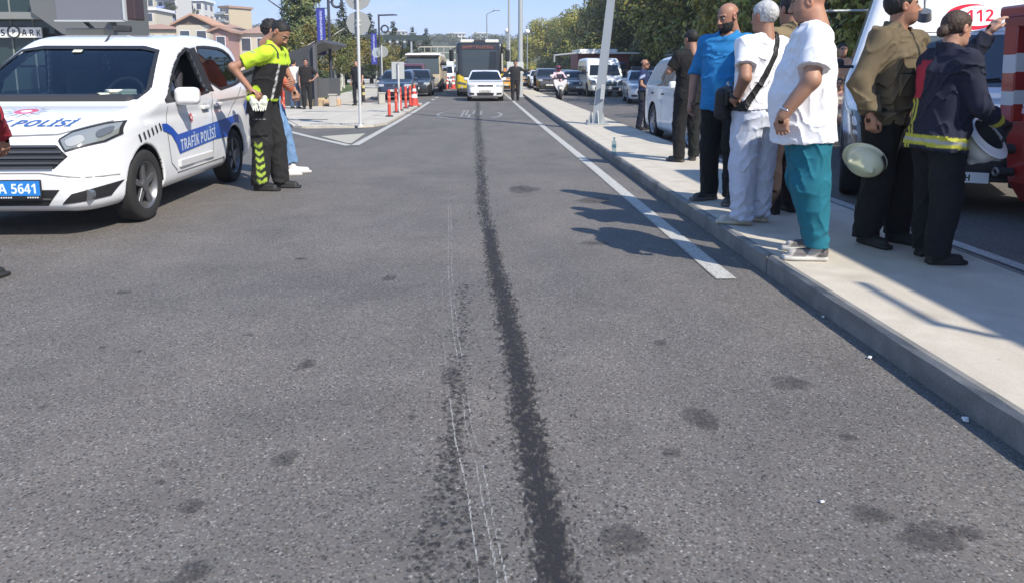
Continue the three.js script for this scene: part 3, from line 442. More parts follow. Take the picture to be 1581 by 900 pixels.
{ // dark ramp entrance on the pavement
  const t = thing('ramp_wall', 'dark grey ramp entrance with sloping top behind the two bystanders', 'wall', [0, 0.05, 0]), dk = mat([0.045, 0.047, 0.052], 0.6);
  part('side_wall', T(extr([[-9.6, 0], [-9.6, 0.7], [-7.1, 1.92], [-6.24, 2.26], [-6.24, 0]], 0.3, 0.01), 0, 0, -29.4), dk, t); part('post', rbox(0.1, 2.3, 0.4, 0.02, -6.2, 1.15, -29.1), mat([0.1, 0.1, 0.11], 0.5), t);
  part('roof', T(box(4.2, 0.12, 5, 0, 0, 0, 0, 0, 0.36), -7.9, 1.72, -32), mat([0.06, 0.06, 0.065], 0.5), t);
  const p = thing('low_wall', 'low dark grey wall on a pale stone base beside the ramp', 'wall', [-5.98, 0.05, -29.6]); part('panel', box(0.42, 0.72, 2.4, 0, 0.68, -0.9), mat([0.09, 0.095, 0.1], 0.6), p); for (let k = 0; k < 5; k++) part('stone', rbox(0.3 + (k % 2) * 0.08, 0.24 + (k % 3) * 0.05, 0.3, 0.06, -0.7 + k * 0.3, 0.13, 0.35 + (k % 2) * 0.06), mat([0.4 + 0.03 * k, 0.35, 0.22], 0.95), p);
  const g = thing('kerb_block', 'square grey stone block at the corner of the pavement by the ramp', 'block', [-5.5, 0.05, -28.6]); part('body', rbox(0.26, 0.42, 0.26, 0.03, 0, 0.21, 0), M.concrete, g); part('cap', rbox(0.3, 0.05, 0.3, 0.01, 0, 0.445, 0), M.concrete, g);
  const b = dup(g, [-3.95, 0.05, -30.7], 0.3, 'grey stone block left of the orange posts'); delete b.userData.group;
}
{ // footbridge over the far road
  const t = thing('footbridge', 'pale footbridge crossing the far road beside the bus', 'bridge', [0, 0, -112]), pm = mat([0.5, 0.47, 0.4], 0.7), bars = [];
  part('deck', joinG([box(22, 0.35, 2, -11, 2.95, 0), box(22, 0.14, 2.1, -11, 4.9, 0)]), pm, t); for (let k = 0; k < 24; k++) bars.push(box(0.08, 1.7, 0.08, -21.8 + k * 0.93, 4.0, 1)); bars.push(box(22, 0.1, 0.04, -11, 4.1, 1.02)); part('railing', joinG(bars), pm, t); for (const x of [-6.1, -20]) part('pillar', cyl(0.22, 0.22, 2.9, x, 1.45, 0), pm, t);
  const g = thing('sign_gantry', 'dark gantry with signal lamps over the road behind the coach', 'gantry', [0, 0, -75]); part('beam', box(7, 0.5, 0.4, -8.5, 4.6, 0), mat([0.04, 0.06, 0.06], 0.6), g); for (const x of [-11.8, -6.6]) part('post', cyl(0.12, 0.14, 4.6, x, 2.3, 0), M.galv, g); for (const x of [-8.6, -7.9, -7.2]) { const q = part('signal_head', rbox(0.35, 0.9, 0.3, 0.05, x, 4.0, 0.2), mat([0.06, 0.08, 0.1], 0.5), g); part('lens', cyl(0.12, 0.12, 0.05, x, 4.2, 0.37, Math.PI / 2), mat([0.5, 0.5, 0.5], 0.3), q); }
}
// ---------- vehicles: bodies meshed from a side profile and a half width, panels laid on them ----------
function chaikin(p, n = 2) { for (let k = 0; k < n; k++) { const o = []; p.forEach((a, i) => { const b = p[(i + 1) % p.length]; o.push([a[0] * 0.78 + b[0] * 0.22, a[1] * 0.78 + b[1] * 0.22], [a[0] * 0.22 + b[0] * 0.78, a[1] * 0.22 + b[1] * 0.78]); }); p = o; } return p; }
function polySd(P) {
  const n = P.length;
  return (x, y) => {
    let d = 1e9, s = 1;
    for (let i = 0, j = n - 1; i < n; j = i, i++) {
      const ex = P[j][0] - P[i][0], ey = P[j][1] - P[i][1], wx = x - P[i][0], wy = y - P[i][1], t = clamp((wx * ex + wy * ey) / (ex * ex + ey * ey + 1e-12)), bx = wx - ex * t, by = wy - ey * t;
      d = Math.min(d, bx * bx + by * by);
      const c1 = y >= P[i][1], c2 = y < P[j][1], c3 = ex * wy > ey * wx; if ((c1 && c2 && c3) || (!c1 && !c2 && !c3)) s = -s;
    }
    return s * Math.sqrt(d);
  };
}
function carBody(o) { // z forward along the car, front at +L/2
  const poly = polySd(chaikin(o.prof, o.smooth ?? 2)), W = o.W / 2, zf = o.noseFrom ?? 0.62 * o.L / 2, zr = o.tailFrom ?? 0.72 * o.L / 2;
  const hw = (y, z0) => { const z = clamp(z0, -o.L / 2, o.L / 2); let w = W - 0.05 * Math.pow(clamp((0.5 - y) / 0.4), 2); if (y > o.belt) { const t = y - o.belt; w -= o.tumble * t * sstep(0, 0.25, t + 0.04); } if (z > zf) w -= o.nose * Math.pow((z - zf) / (o.L / 2 - zf), 2.2); if (z < -zr) w -= o.tail * Math.pow((-z - zr) / (o.L / 2 - zr), 2); if (o.crease) w -= 0.012 * Math.exp(-Math.pow((y - o.crease) / 0.05, 2)); return w; };
  const shell = (x, y, z) => smax(poly(z, y), Math.abs(x) - hw(y, z), o.round ?? 0.12);
  const wells = (x, y, z) => { let d = 1e9; for (const wz of o.wheels) d = Math.min(d, len(z - wz, y - o.wr) - o.wr * 1.13); return Math.max(d, W - 0.30 - Math.abs(x)); };
  return { shell, f: (x, y, z) => smax(shell(x, y, z), -wells(x, y, z), 0.02), wells, hw };
}
const AX = { 'x+': [0, 1], 'x-': [0, -1], 'z+': [2, 1], 'z-': [2, -1], 'y+': [1, 1] };
// lay a flat outline onto a body along an axis; outline in (z, y) for x, (x, y) for z, (x, z) for y
function lay(f, axis, pts, off = 0.005, edge = 0.09, n = 16) {
  let g = new THREE.ShapeGeometry(shapeOf(pts)).toNonIndexed(); g = new TessellateModifier(edge, n).modify(g);
  const p = g.attributes.position, [ax, sg] = AX[axis], N = new Float32Array(p.count * 3), U = new Float32Array(p.count * 2);
  const xs = pts.map((q) => q[0]), ys = pts.map((q) => q[1]), x0 = Math.min(...xs), x1 = Math.max(...xs), y0 = Math.min(...ys), y1 = Math.max(...ys);
  for (let i = 0; i < p.count; i++) {
    const a = p.getX(i), b = p.getY(i), v = ax === 0 ? [0, b, a] : ax === 2 ? [a, b, 0] : [a, 0, b]; let t = ax === 2 ? 6.4 : ax === 1 ? 3.5 : 1.6, min = 9, tm = t;
    for (let k = 0; k < 160; k++) { v[ax] = sg * t; const d = f(...v); if (Math.abs(d) < min) { min = Math.abs(d); tm = t; } if (d < 4e-4 || t < 0) break; t -= Math.max(d * 0.8, 8e-4); }
    v[ax] = sg * tm;
    const e = 0.012, gx = f(v[0] + e, v[1], v[2]) - f(v[0] - e, v[1], v[2]), gy = f(v[0], v[1] + e, v[2]) - f(v[0], v[1] - e, v[2]), gz = f(v[0], v[1], v[2] + e) - f(v[0], v[1], v[2] - e), l = len(gx, gy, gz) || 1;
    p.setXYZ(i, v[0] + gx / l * off, v[1] + gy / l * off, v[2] + gz / l * off); N.set([gx / l, gy / l, gz / l], i * 3); U.set([(a - x0) / (x1 - x0), (b - y0) / (y1 - y0)], i * 2);
  }
  if (axis === 'x+') for (let i = 0; i < p.count; i++) U[i * 2] = 1 - U[i * 2];
  if (axis === 'x+' || axis === 'y+') for (let i = 0; i < p.count; i += 3) for (const [a, k] of [[p.array, 3], [N, 3], [U, 2]]) for (let c = 0; c < k; c++) { const q = a[(i + 1) * k + c]; a[(i + 1) * k + c] = a[(i + 2) * k + c]; a[(i + 2) * k + c] = q; }
  g.setAttribute('normal', new THREE.BufferAttribute(N, 3)); g.setAttribute('uv', new THREE.BufferAttribute(U, 2)); return g;
}
const strip = (pts, w) => { const a = [], b = []; pts.forEach((p, i) => { const q = pts[Math.max(i - 1, 0)], r = pts[Math.min(i + 1, pts.length - 1)], dx = r[0] - q[0], dy = r[1] - q[1], l = len(dx, dy); a.push([p[0] - dy / l * w / 2, p[1] + dx / l * w / 2]); b.unshift([p[0] + dy / l * w / 2, p[1] - dx / l * w / 2]); }); return [...a, ...b]; };
const rimMats = { a: M.alloy, s: mat([0.12, 0.12, 0.125], 0.5, { metalness: 0.5 }) };
function tyreGeo(r, w) { const h = w / 2, g = lathe([[r * 0.66, -h * 0.86], [r * 0.72, -h], [r * 0.9, -h], [r * 0.975, -h * 0.86], [r, -h * 0.6], [r, h * 0.6], [r * 0.975, h * 0.86], [r * 0.9, h], [r * 0.72, h], [r * 0.66, h * 0.86]], 32); return T(g, 0, 0, 0, 0, 0, Math.PI / 2); }
function rimGeo(r, w, spokes) {
  const R0 = r * 0.68, g = [T(lathe([[R0 * 0.9, 0.0], [R0, w * 0.44], [R0 * 0.95, w * 0.45], [R0 * 0.86, w * 0.2], [R0 * 0.8, -w * 0.2]], 28), 0, 0, 0, 0, 0, -Math.PI / 2), cyl(R0 * 0.22, R0 * 0.26, w * 0.24, w * 0.3, 0, 0, 0, 0, Math.PI / 2, 14)];
  for (let i = 0; i < spokes; i++) g.push(T(rbox(w * 0.16, R0 * 0.92, R0 * (spokes > 6 ? 0.13 : 0.26), 0.008), w * 0.28, 0, 0).translate(0, R0 * 0.46, 0).applyMatrix4(new THREE.Matrix4().makeRotationX((i * 2 * Math.PI) / spokes)));
  return joinG(g);
}
function wheels(t, o, spokes = 5, rimM = M.alloy) {
  const w = o.tw ?? 0.19, tg = tyreGeo(o.wr, w), rg = rimGeo(o.wr, w, spokes), disc = cyl(o.wr * 0.56, o.wr * 0.56, 0.02, -0.01, 0, 0, 0, 0, Math.PI / 2, 20);
  for (const z of o.wheels) for (const s of [-1, 1]) {
    const q = sub('wheel', t, [s * (o.W / 2 - w / 2 - 0.015), o.wr, z]); if (s < 0) q.rotation.y = Math.PI; if (o.steer && z > 0) q.rotation.y += o.steer;
    part('tyre', tg, M.rubber, q); part('rim', rg, rimM, q); part('brake_disc', disc, M.dark, q);
  }
}
const plateTex = (txt, bg = '#e8e8e4', fg = '#111', w = 512, h = 112, sub_) => ctex(w, h, (c) => { c.fillStyle = '#222'; c.fillRect(0, 0, w, h); c.fillStyle = bg; c.fillRect(7, 7, w - 14, h - (sub_ ? 34 : 14)); c.fillStyle = fg; c.font = `bold ${sub_ ? 74 : 84}px sans-serif`; c.textAlign = 'center'; c.textBaseline = 'middle'; c.save(); c.translate(w / 2, (sub_ ? h - 24 : h) / 2 + 3); c.scale(0.92, 1); c.fillText(txt, 0, 0, w - 40); c.restore(); if (sub_) { c.fillStyle = '#ddd'; for (let i = 0; i < 30; i++) if (i < 19 || i > 24) c.fillRect(16 + i * 16, h - 20, 11, 9); } });
function plate(t, y, z, tex, w = 0.52, h = 0.115) { const p = part('number_plate', rbox(w, h, 0.018, 0.006, 0, y, z), new THREE.MeshStandardMaterial({ map: tex, roughness: 0.4 }), t); const g = p.geometry, u = g.attributes.uv, q = g.attributes.position; for (let i = 0; i < q.count; i++) u.setXY(i, q.getX(i) / w + 0.5, (q.getY(i) - y) / h + 0.5); return p; }
function mirror(t, x, y, z, m, s = 1) { for (const d of [-1, 1]) { const g = part('mirror', T(rbox(0.21 * s, 0.15 * s, 0.13 * s, 0.05 * s), d * (x + 0.1 * s), y, z, 0, d * 0.15, 0), m, t); part('mirror_arm', rod([d * (x - 0.1), y - 0.05 * s, z - 0.01], [d * (x + 0.04), y - 0.05 * s, z], 0.025 * s), M.trim, g); } }
// an ordinary passenger car
function makeCar(t, o) {
  o = { L: 4.2, W: 1.72, H: 1.44, hood: 0.92, belt: 0.92, wsB: 0.72, wsT: -0.02, rT: -1.1, rB: -1.75, deck: 0.98, wr: 0.3, fw: 1.3, rw: -1.25, cell: 0.045, tumble: 0.34, nose: 0.16, tail: 0.1, spokes: 6, ...o };
  const h = o.L / 2; o.wheels = [o.fw, o.rw]; o.belt = o.hood - 0.04;
  o.prof = [[h - 0.02, 0.2], [h, 0.42], [h - 0.03, 0.62], [h - 0.16, o.hood - 0.16], [h - 0.5, o.hood - 0.05], [o.wsB, o.hood], [(o.wsB + o.wsT) / 2, (o.hood + o.H) / 2 + 0.02], [o.wsT, o.H - 0.05], [(o.wsT + o.rT) / 2 + 0.1, o.H], [o.rT, o.H - 0.05], [o.rB, o.deck], [-h + 0.08, o.deck - 0.04], [-h, 0.62], [-h + 0.05, 0.25], [-h + 0.3, 0.19], [h - 0.3, 0.17]];
  const b = carBody(o), g = sdfGeo(b.f, [-o.W / 2 - 0.05, 0.1, -h - 0.08], [o.W / 2 + 0.05, o.H + 0.1, h + 0.08], o.cell, (x, y, z) => (b.wells(x, y, z) < 0.03 && Math.abs(b.shell(x, y, z)) > 0.012 ? [0.01, 0.01, 0.01] : y < 0.2 ? [0.03, 0.03, 0.03] : o.color), 0.01);
  part('body', g, phys(0xffffff, 0.35, { vertexColors: true, clearcoat: 1, clearcoatRoughness: 0.05, metalness: o.metal ?? 0 }), t);
  const hw = (y) => b.hw(y, 0), yb = o.hood + 0.03, yt = o.H - 0.1, e = 0.12;
  part('windscreen', lay(b.shell, 'z+', [[-hw(yb) + 0.08, yb], [hw(yb) - 0.08, yb], [hw(yt) - 0.1, yt], [0, yt + 0.02], [-hw(yt) + 0.1, yt]], 0.006, e), M.glass, t);
  part('rear_window', lay(b.shell, 'z-', [[-hw(yb) + 0.14, o.deck + 0.06], [hw(yb) - 0.14, o.deck + 0.06], [hw(yt) - 0.14, yt], [-hw(yt) + 0.14, yt]], 0.006, e), M.glass, t);
  const sy = o.hood + 0.05, zm = (o.wsB + o.rB) / 2 + 0.1, k = (y) => mix(o.wsB, o.wsT, (y - o.hood) / (o.H - o.hood)) - 0.16, q = (y) => mix(o.rB, o.rT, clamp((y - o.deck) / (o.H - o.deck))) + 0.14;
  for (const s of ['x+', 'x-']) { part('side_window', lay(b.shell, s, [[zm + 0.03, sy], [k(sy), sy], [k(yt) - 0.02, yt], [zm + 0.03, yt + 0.01]], 0.006, e), M.glass, t); part('side_window', lay(b.shell, s, [[q(sy), sy], [zm - 0.03, sy], [zm - 0.03, yt + 0.01], [q(yt), yt]], 0.006, e), M.glass, t); for (const [dz, n] of [[zm + 0.1, 1], [zm - 0.75, 2]]) { part('door_handle', rbox(0.03, 0.03, 0.17, 0.012, (s === 'x+' ? 1 : -1) * (b.hw(o.hood - 0.1, dz) + 0.008), o.hood - 0.1, dz), M.trim, t); } part('door_seam', lay(b.shell, s, strip([[zm, sy], [zm, 0.32]], 0.012), 0.003, 0.2), M.dark, t); }
  const W = o.W / 2 - 0.04, ly = o.lampY ?? [o.hood - 0.29, o.hood - 0.16];
  for (const s of [-1, 1]) { part('headlight', lay(b.shell, 'z+', [[s * 0.46, ly[0] + 0.02], [s * (W - 0.06), ly[0]], [s * W, ly[1] - 0.01], [s * 0.5, ly[1]]], 0.008, 0.07), M.lamp, t); part('tail_light', lay(b.shell, 'z-', [[s * 0.5, 0.7], [s * W, 0.7], [s * W, 0.86], [s * 0.5, 0.84]], 0.008, 0.1), M.red, t); part('fog_lamp', lay(b.shell, 'z+', [[s * 0.5, 0.3], [s * (W - 0.1), 0.31], [s * (W - 0.08), 0.4], [s * 0.52, 0.39]], 0.006, 0.1), M.trim, t); }
  part('grille', lay(b.shell, 'z+', o.grille ?? [[-0.36, ly[0] + 0.02], [0.36, ly[0] + 0.02], [0.4, ly[1] - 0.01], [-0.4, ly[1] - 0.01]], 0.007, 0.1), M.trim, t);
  part('badge', cyl(0.05, 0.05, 0.02, 0, (ly[0] + ly[1]) / 2, h - 0.06, Math.PI / 2), M.chrome, t);
  part('lower_grille', lay(b.shell, 'z+', [[-0.36, 0.27], [0.36, 0.27], [0.4, 0.39], [-0.4, 0.39]], 0.007, 0.1), M.trim, t);
  plate(t, o.plateY ?? 0.46, h + 0.012, o.plate ?? plainPlate);
  mirror(t, o.W / 2 - 0.06, o.hood + 0.08, o.wsB - 0.25, o.mirror ?? mat(o.color, 0.3)); wheels(t, o, o.spokes, o.rimM); return b;
}
const plainPlate = plateTex('34 ···'.replace('···', ''), '#dcdcd8');
// ----- the police van on the left -----
{
  const t = thing('police_van', 'white traffic police van with blue lettered band at the left', 'police van', [-3.89, 0, -(5.9 + 2.1)]); t.scale.y = 1.03;
  const Z = (s) => 2.1 - s, o = { L: 4.2, W: 1.78, belt: 1.0, tumble: 0.25, nose: 0.2, tail: 0.07, round: 0.13, wr: 0.315, tw: 0.2, wheels: [Z(0.84), Z(3.33)], noseFrom: 1.25, crease: 0.9, steer: -0.04 };
  o.prof = [[0.12, 0.2], [0.0, 0.27], [0, 0.56], [0.05, 0.74], [0.18, 0.84], [0.55, 0.965], [0.98, 1.03], [1.4, 1.29], [1.84, 1.545], [2.1, 1.645], [2.7, 1.7], [3.5, 1.685], [3.95, 1.6], [4.08, 1.3], [4.2, 0.95], [4.2, 0.45], [4.08, 0.24], [3.8, 0.22], [0.5, 0.2]].map(([s, y]) => [Z(s), y]);
  const b = carBody(o);
  const ws = [[-0.77, 1.075], [0.77, 1.075], [0.795, 1.15], [0.665, 1.50], [0.5, 1.535], [-0.5, 1.535], [-0.665, 1.5], [-0.795, 1.15]];
  const fw = [[1.33, 1.03], [1.5, 1.13], [1.78, 1.33], [2.03, 1.465], [2.26, 1.535], [2.36, 1.535], [2.53, 1.09], [1.9, 1.045]].map(([s, y]) => [Z(s), y]), rw = [[2.53, 1.555], [2.9, 1.575], [3.42, 1.565], [3.7, 1.48], [3.86, 1.25], [3.74, 1.17], [2.7, 1.09]].map(([s, y]) => [Z(s), y]);
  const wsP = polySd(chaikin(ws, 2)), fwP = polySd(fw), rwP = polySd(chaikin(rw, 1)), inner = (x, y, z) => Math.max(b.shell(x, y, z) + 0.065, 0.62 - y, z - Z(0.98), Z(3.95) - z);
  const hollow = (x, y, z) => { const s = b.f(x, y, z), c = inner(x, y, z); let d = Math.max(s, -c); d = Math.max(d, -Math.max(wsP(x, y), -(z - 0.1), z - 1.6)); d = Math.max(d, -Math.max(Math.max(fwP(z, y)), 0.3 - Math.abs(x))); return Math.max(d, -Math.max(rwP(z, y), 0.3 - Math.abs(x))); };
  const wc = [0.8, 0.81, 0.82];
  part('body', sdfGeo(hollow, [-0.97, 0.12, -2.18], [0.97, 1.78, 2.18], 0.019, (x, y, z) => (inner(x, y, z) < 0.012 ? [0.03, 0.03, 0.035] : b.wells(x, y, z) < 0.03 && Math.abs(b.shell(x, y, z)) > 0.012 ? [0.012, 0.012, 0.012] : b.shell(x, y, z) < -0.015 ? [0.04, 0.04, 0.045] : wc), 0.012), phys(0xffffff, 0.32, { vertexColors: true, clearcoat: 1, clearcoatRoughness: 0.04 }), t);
  const gl = phys([0.42, 0.5, 0.52], 0.02, { transmission: 1, thickness: 0 }), gd = phys([0.1, 0.12, 0.14], 0.02, { transmission: 1, thickness: 0 });
  part('windscreen', lay(b.shell, 'z+', chaikin(ws, 2), -0.006, 0.1), gl, t);
  part('windscreen_seal', joinG([[ws[7], ws[0], ws[1], ws[2]], [ws[2], ws[3], ws[4]], [ws[4], ws[5]], [ws[5], ws[6], ws[7]]].map((l) => lay(b.shell, 'z+', strip(l, 0.035), 0.003, 0.05))), M.trim, t);
  for (const s of ['x+', 'x-']) {
    const [qa, qb] = [fw.map((p) => p), rw];
    part('side_window', lay(b.shell, s, [fw[6], fw[7], [Z(1.72), 1.04], [Z(1.78), 1.33], [Z(1.95), 1.4], [Z(2.2), 1.2]].slice(0, 3).concat([[Z(1.75), 1.12], [Z(2.5), 1.14]]), -0.008, 0.1), gl, t, 'window wound down');
    part('quarter_window', lay(b.shell, s, [fw[0], [Z(1.7), 1.04], [Z(1.7), 1.28], fw[1]], -0.008, 0.1), gd, t);
    part('side_window', lay(b.shell, s, chaikin(rw, 1), -0.006, 0.1), gd, t);
    part('window_trim', joinG([lay(b.shell, s, strip([...fw, fw[0]], 0.032), 0.004, 0.05), lay(b.shell, s, strip([...chaikin(rw, 1), chaikin(rw, 1)[0]], 0.03), 0.004, 0.05), lay(b.shell, s, [[Z(2.36), 1.54], [Z(2.53), 1.56], [Z(2.7), 1.09], [Z(2.53), 1.09]], 0.004, 0.08), lay(b.shell, s, strip([[Z(1.7), 1.04], [Z(1.72), 1.29]], 0.035), 0.003, 0.08)]), M.trim, t);
    for (const l of [[[1.36, 0.98], [1.3, 0.8], [1.36, 0.45], [1.5, 0.36]], [[2.6, 1.07], [2.56, 0.7], [2.52, 0.36]], [[1.5, 0.34], [2.9, 0.34]], [[3.0, 0.36], [3.0, 0.6], [3.1, 0.8], [3.7, 1.12]]]) part('door_seam', lay(b.shell, s, strip(l.map(([a, y]) => [Z(a), y]), 0.011), 0.003, 0.1), mat([0.14, 0.14, 0.14], 0.8), t);
    part('door_rail', lay(b.shell, s, strip([[Z(2.75), 0.985], [Z(3.85), 1.0]], 0.022), 0.004, 0.15), mat([0.25, 0.25, 0.25], 0.6), t);
    part('rubbing_strip', rbox(0.03, 0.075, 0.94, 0.012, (s === 'x+' ? 1 : -1) * (b.hw(0.42, 0) + 0.004), 0.42, Z(2.02)), mat([0.55, 0.55, 0.55], 0.5), t);
    for (const [a, y] of [[2.36, 0.93], [2.76, 0.945]]) { const d = s === 'x+' ? 1 : -1, h = part('door_handle', rbox(0.035, 0.045, 0.2, 0.017, d * (b.hw(y, Z(a)) + 0.016), y, Z(a)), M.white, t); part('handle_cup', lay(b.shell, s, [[Z(a + 0.08), y - 0.05], [Z(a - 0.08), y - 0.05], [Z(a - 0.06), y + 0.04], [Z(a + 0.06), y + 0.04]], 0.004, 0.1), mat([0.45, 0.45, 0.46], 0.5), h); }
    part('tail_light', lay(b.shell, s, [[Z(3.97), 1.24], [Z(4.05), 1.24], [Z(4.1), 0.82], [Z(3.96), 0.86]], 0.006, 0.08), M.red, t);
  }
  // livery: band, slanted bars, letters, door emblem
  const s0 = 0.6, s1 = 4.1, y0 = 0.44, y1 = 0.98, lw = 2048, lh = 320;
  const liv = ctex(lw, lh, (c) => {
    const X = (s) => ((s - s0) / (s1 - s0)) * lw, Y = (y) => lh - ((y - y0) / (y1 - y0)) * lh, poly = (l, f) => { c.fillStyle = f; c.beginPath(); l.forEach(([s, y], i) => (i ? c.lineTo(X(s), Y(y)) : c.moveTo(X(s), Y(y)))); c.fill(); };
    c.clearRect(0, 0, lw, lh);
    poly([[1.19, 0.83], [1.3, 0.825], [1.42, 0.78], [1.55, 0.705], [3.0, 0.775], [3.45, 0.8], [3.5, 0.56], [2.6, 0.57], [1.57, 0.515], [1.5, 0.62], [1.4, 0.71], [1.25, 0.755], [1.21, 0.76]], '#1d4fae');
    poly([[3.74, 0.9], [3.82, 0.96], [4.02, 0.96], [4.04, 0.8], [3.8, 0.76]], '#1d4fae');
    for (let i = 0; i < 6; i++) { const s = 0.69 + i * 0.086, y = 0.715 + i * 0.013; poly([[s, y + 0.055], [s + 0.024, y + 0.062], [s + 0.06, y - 0.005], [s + 0.036, y - 0.016]], '#123'); }
    c.save(); c.translate(X(1.60), Y(0.537)); c.rotate(-0.052); c.fillStyle = '#c7d2e4'; c.strokeStyle = '#16305f'; c.lineWidth = 4; c.font = 'bold 92px sans-serif'; c.scale(0.95, 1); c.strokeText('TRAFİK POLİSİ', 0, 0, X(2.68) - X(1.6)); c.fillText('TRAFİK POLİSİ', 0, 0, X(2.68) - X(1.6)); c.restore();
    c.fillStyle = '#c8303c'; c.beginPath(); for (let i = 0; i < 16; i++) { const r = i % 2 ? 16 : 34, a = i * Math.PI / 8; c.lineTo(X(1.93) + Math.cos(a) * r, Y(0.845) + Math.sin(a) * r * 1.1); } c.fill(); c.fillStyle = '#eee'; c.beginPath(); c.arc(X(1.93), Y(0.845), 10, 0, 7); c.fill();
    c.globalCompositeOperation = 'destination-out'; c.beginPath(); c.ellipse(X(3.33), Y(0.315), (0.395 / (s1 - s0)) * lw, (0.395 / (y1 - y0)) * lh, 0, 0, 7); c.fill();
  });
  liv.wrapS = liv.wrapT = THREE.ClampToEdgeWrapping;
  part('livery', lay(b.shell, 'x+', [[Z(s1), y0], [Z(s0), y0], [Z(s0), y1], [Z(s1), y1]], 0.006, 0.07), phys(0xffffff, 0.35, { map: liv, transparent: true, alphaTest: 0.5, clearcoat: 0.6 }), t, 'blue band with police lettering');
  // front
  const lt = [[0.53, 0.775], [0.6, 0.83], [0.78, 0.885], [0.845, 0.895], [0.85, 0.80], [0.8, 0.755], [0.6, 0.695]];
  for (const s of [-1, 1]) {
    const H = part('headlight', lay(b.shell, 'z+', lt.map(([x, y]) => [x * s, y]), 0.007, 0.06), phys([0.30, 0.32, 0.31], 0.12, { clearcoat: 1, metalness: 0.3 }), t);
    part('reflector', lay(b.shell, 'z+', chaikin([[0.57, 0.77], [0.68, 0.815], [0.72, 0.76], [0.62, 0.715]].map(([x, y]) => [x * s, y])), 0.012, 0.05), M.lamp, H); part('indicator', lay(b.shell, 'z+', chaikin([[0.745, 0.83], [0.82, 0.87], [0.825, 0.82], [0.77, 0.775]].map(([x, y]) => [x * s, y])), 0.012, 0.05), M.lampDark, H);
    part('headlight_rim', lay(b.shell, 'z+', strip([...lt, lt[0]].map(([x, y]) => [x * s, y]), 0.014), 0.009, 0.05), M.trim, H);
    const fg = part('fog_bezel', lay(b.shell, 'z+', [[0.55, 0.285], [0.63, 0.365], [0.85, 0.42], [0.8, 0.31]].map(([x, y]) => [x * s, y]), 0.006, 0.06), M.trim, t); part('fog_lamp', cyl(0.045, 0.05, 0.05, s * 0.715, 0.345, Z(0.1), Math.PI / 2), M.lampDark, fg);
    part('wiper', rod([s * 0.1 - 0.1, 1.06, Z(1.0)], [s * 0.1 + 0.5, 1.1, Z(1.06)], 0.011), M.trim, t);
  }
  const gr = part('grille', lay(b.shell, 'z+', [[-0.53, 0.735], [0.53, 0.735], [0.62, 0.655], [0.52, 0.565], [-0.52, 0.565], [-0.62, 0.655]], 0.006, 0.08), M.trim, t);
  for (const [y, w] of [[0.725, 1.06], [0.685, 1.15], [0.645, 1.2], [0.605, 1.12], [0.57, 1.03]]) part('slat', T(lay(b.shell, 'z+', strip([[-w / 2, y], [w / 2, y]], 0.016), 0.02, 0.1), 0, 0, 0), mat([0.09, 0.09, 0.095], 0.35, { metalness: 0.4 }), gr);
  part('lower_grille', lay(b.shell, 'z+', [[-0.55, 0.40], [0.55, 0.40], [0.44, 0.275], [-0.44, 0.275]], 0.006, 0.09), M.trim, t); part('grille_bar', lay(b.shell, 'z+', strip([[-0.48, 0.33], [0.48, 0.33]], 0.014), 0.014, 0.1), mat([0.1, 0.1, 0.1], 0.4), t);
  part('bumper_seam', lay(b.shell, 'z+', strip([[-0.84, 0.47], [-0.4, 0.53], [0.4, 0.53], [0.84, 0.47]], 0.009), 0.003, 0.08), mat([0.25, 0.25, 0.25], 0.8), t);
  part('bonnet_seam', lay(b.shell, 'z+', strip([[-0.8, 0.905], [-0.5, 0.815], [0, 0.80], [0.5, 0.815], [0.8, 0.905]], 0.012), 0.003, 0.06), mat([0.2, 0.2, 0.2], 0.8), t);
  { const np = plate(t, 0.405, Z(-0.02), ctex(512, 130, (c) => { c.fillStyle = '#222'; c.fillRect(0, 0, 512, 130); c.fillStyle = '#2a7fd0'; c.fillRect(7, 7, 498, 96); c.fillStyle = '#e8f2f6'; c.font = 'bold 88px sans-serif'; c.textBaseline = 'middle'; c.fillText('34', 30, 57, 130); c.fillText('A', 228, 57, 60); c.fillText('5641', 312, 57, 176); c.fillStyle = '#ddd'; for (let i = 0; i < 30; i++) if (i < 19 || i > 24) c.fillRect(16 + i * 16, 110, 11, 9); }), 0.6, 0.155); np.position.x = 0.12; }
  const hood = ctex(1024, 512, (c) => { c.clearRect(0, 0, 1024, 512); c.fillStyle = '#2c5598'; c.font = 'italic bold 150px sans-serif'; c.textAlign = 'center'; c.fillText('TRAFİK POLİSİ', 512, 470, 1000); c.fillStyle = '#c9cdd6'; c.beginPath(); for (let i = 0; i < 24; i++) { const r = i % 2 ? 80 : 150, a = i * Math.PI / 12; c.lineTo(512 + Math.cos(a) * r * 1.2, 170 + Math.sin(a) * r); } c.fill(); c.fillStyle = '#d2405a'; c.beginPath(); c.ellipse(512, 170, 90, 72, 0, 0, 7); c.fill(); c.fillStyle = '#f3e6e8'; c.beginPath(); c.ellipse(512, 170, 42, 34, 0, 0, 7); c.fill(); });
  part('bonnet_print', lay(b.shell, 'y+', [[-0.55, Z(0.80)], [-0.55, Z(0.22)], [0.55, Z(0.22)], [0.55, Z(0.80)]].reverse(), 0.006, 0.1), phys(0xffffff, 0.35, { map: hood, transparent: true, alphaTest: 0.5, clearcoat: 0.6 }), t, 'blue police lettering with red star emblem');
  { const g = t.children.at(-1).geometry, u = g.attributes.uv; for (let i = 0; i < u.count; i++) u.setY(i, 1 - u.getY(i)); }
  mirror(t, 0.87, 1.07, Z(1.62), M.white, 1.15); wheels(t, o, 5, mat([0.2, 0.2, 0.21], 0.35, { metalness: 0.7 }));
  part('antenna', rod([0.05, 1.56, Z(1.95)], [0.12, 1.75, Z(2.1)], 0.012, 0.005), M.trim, t);
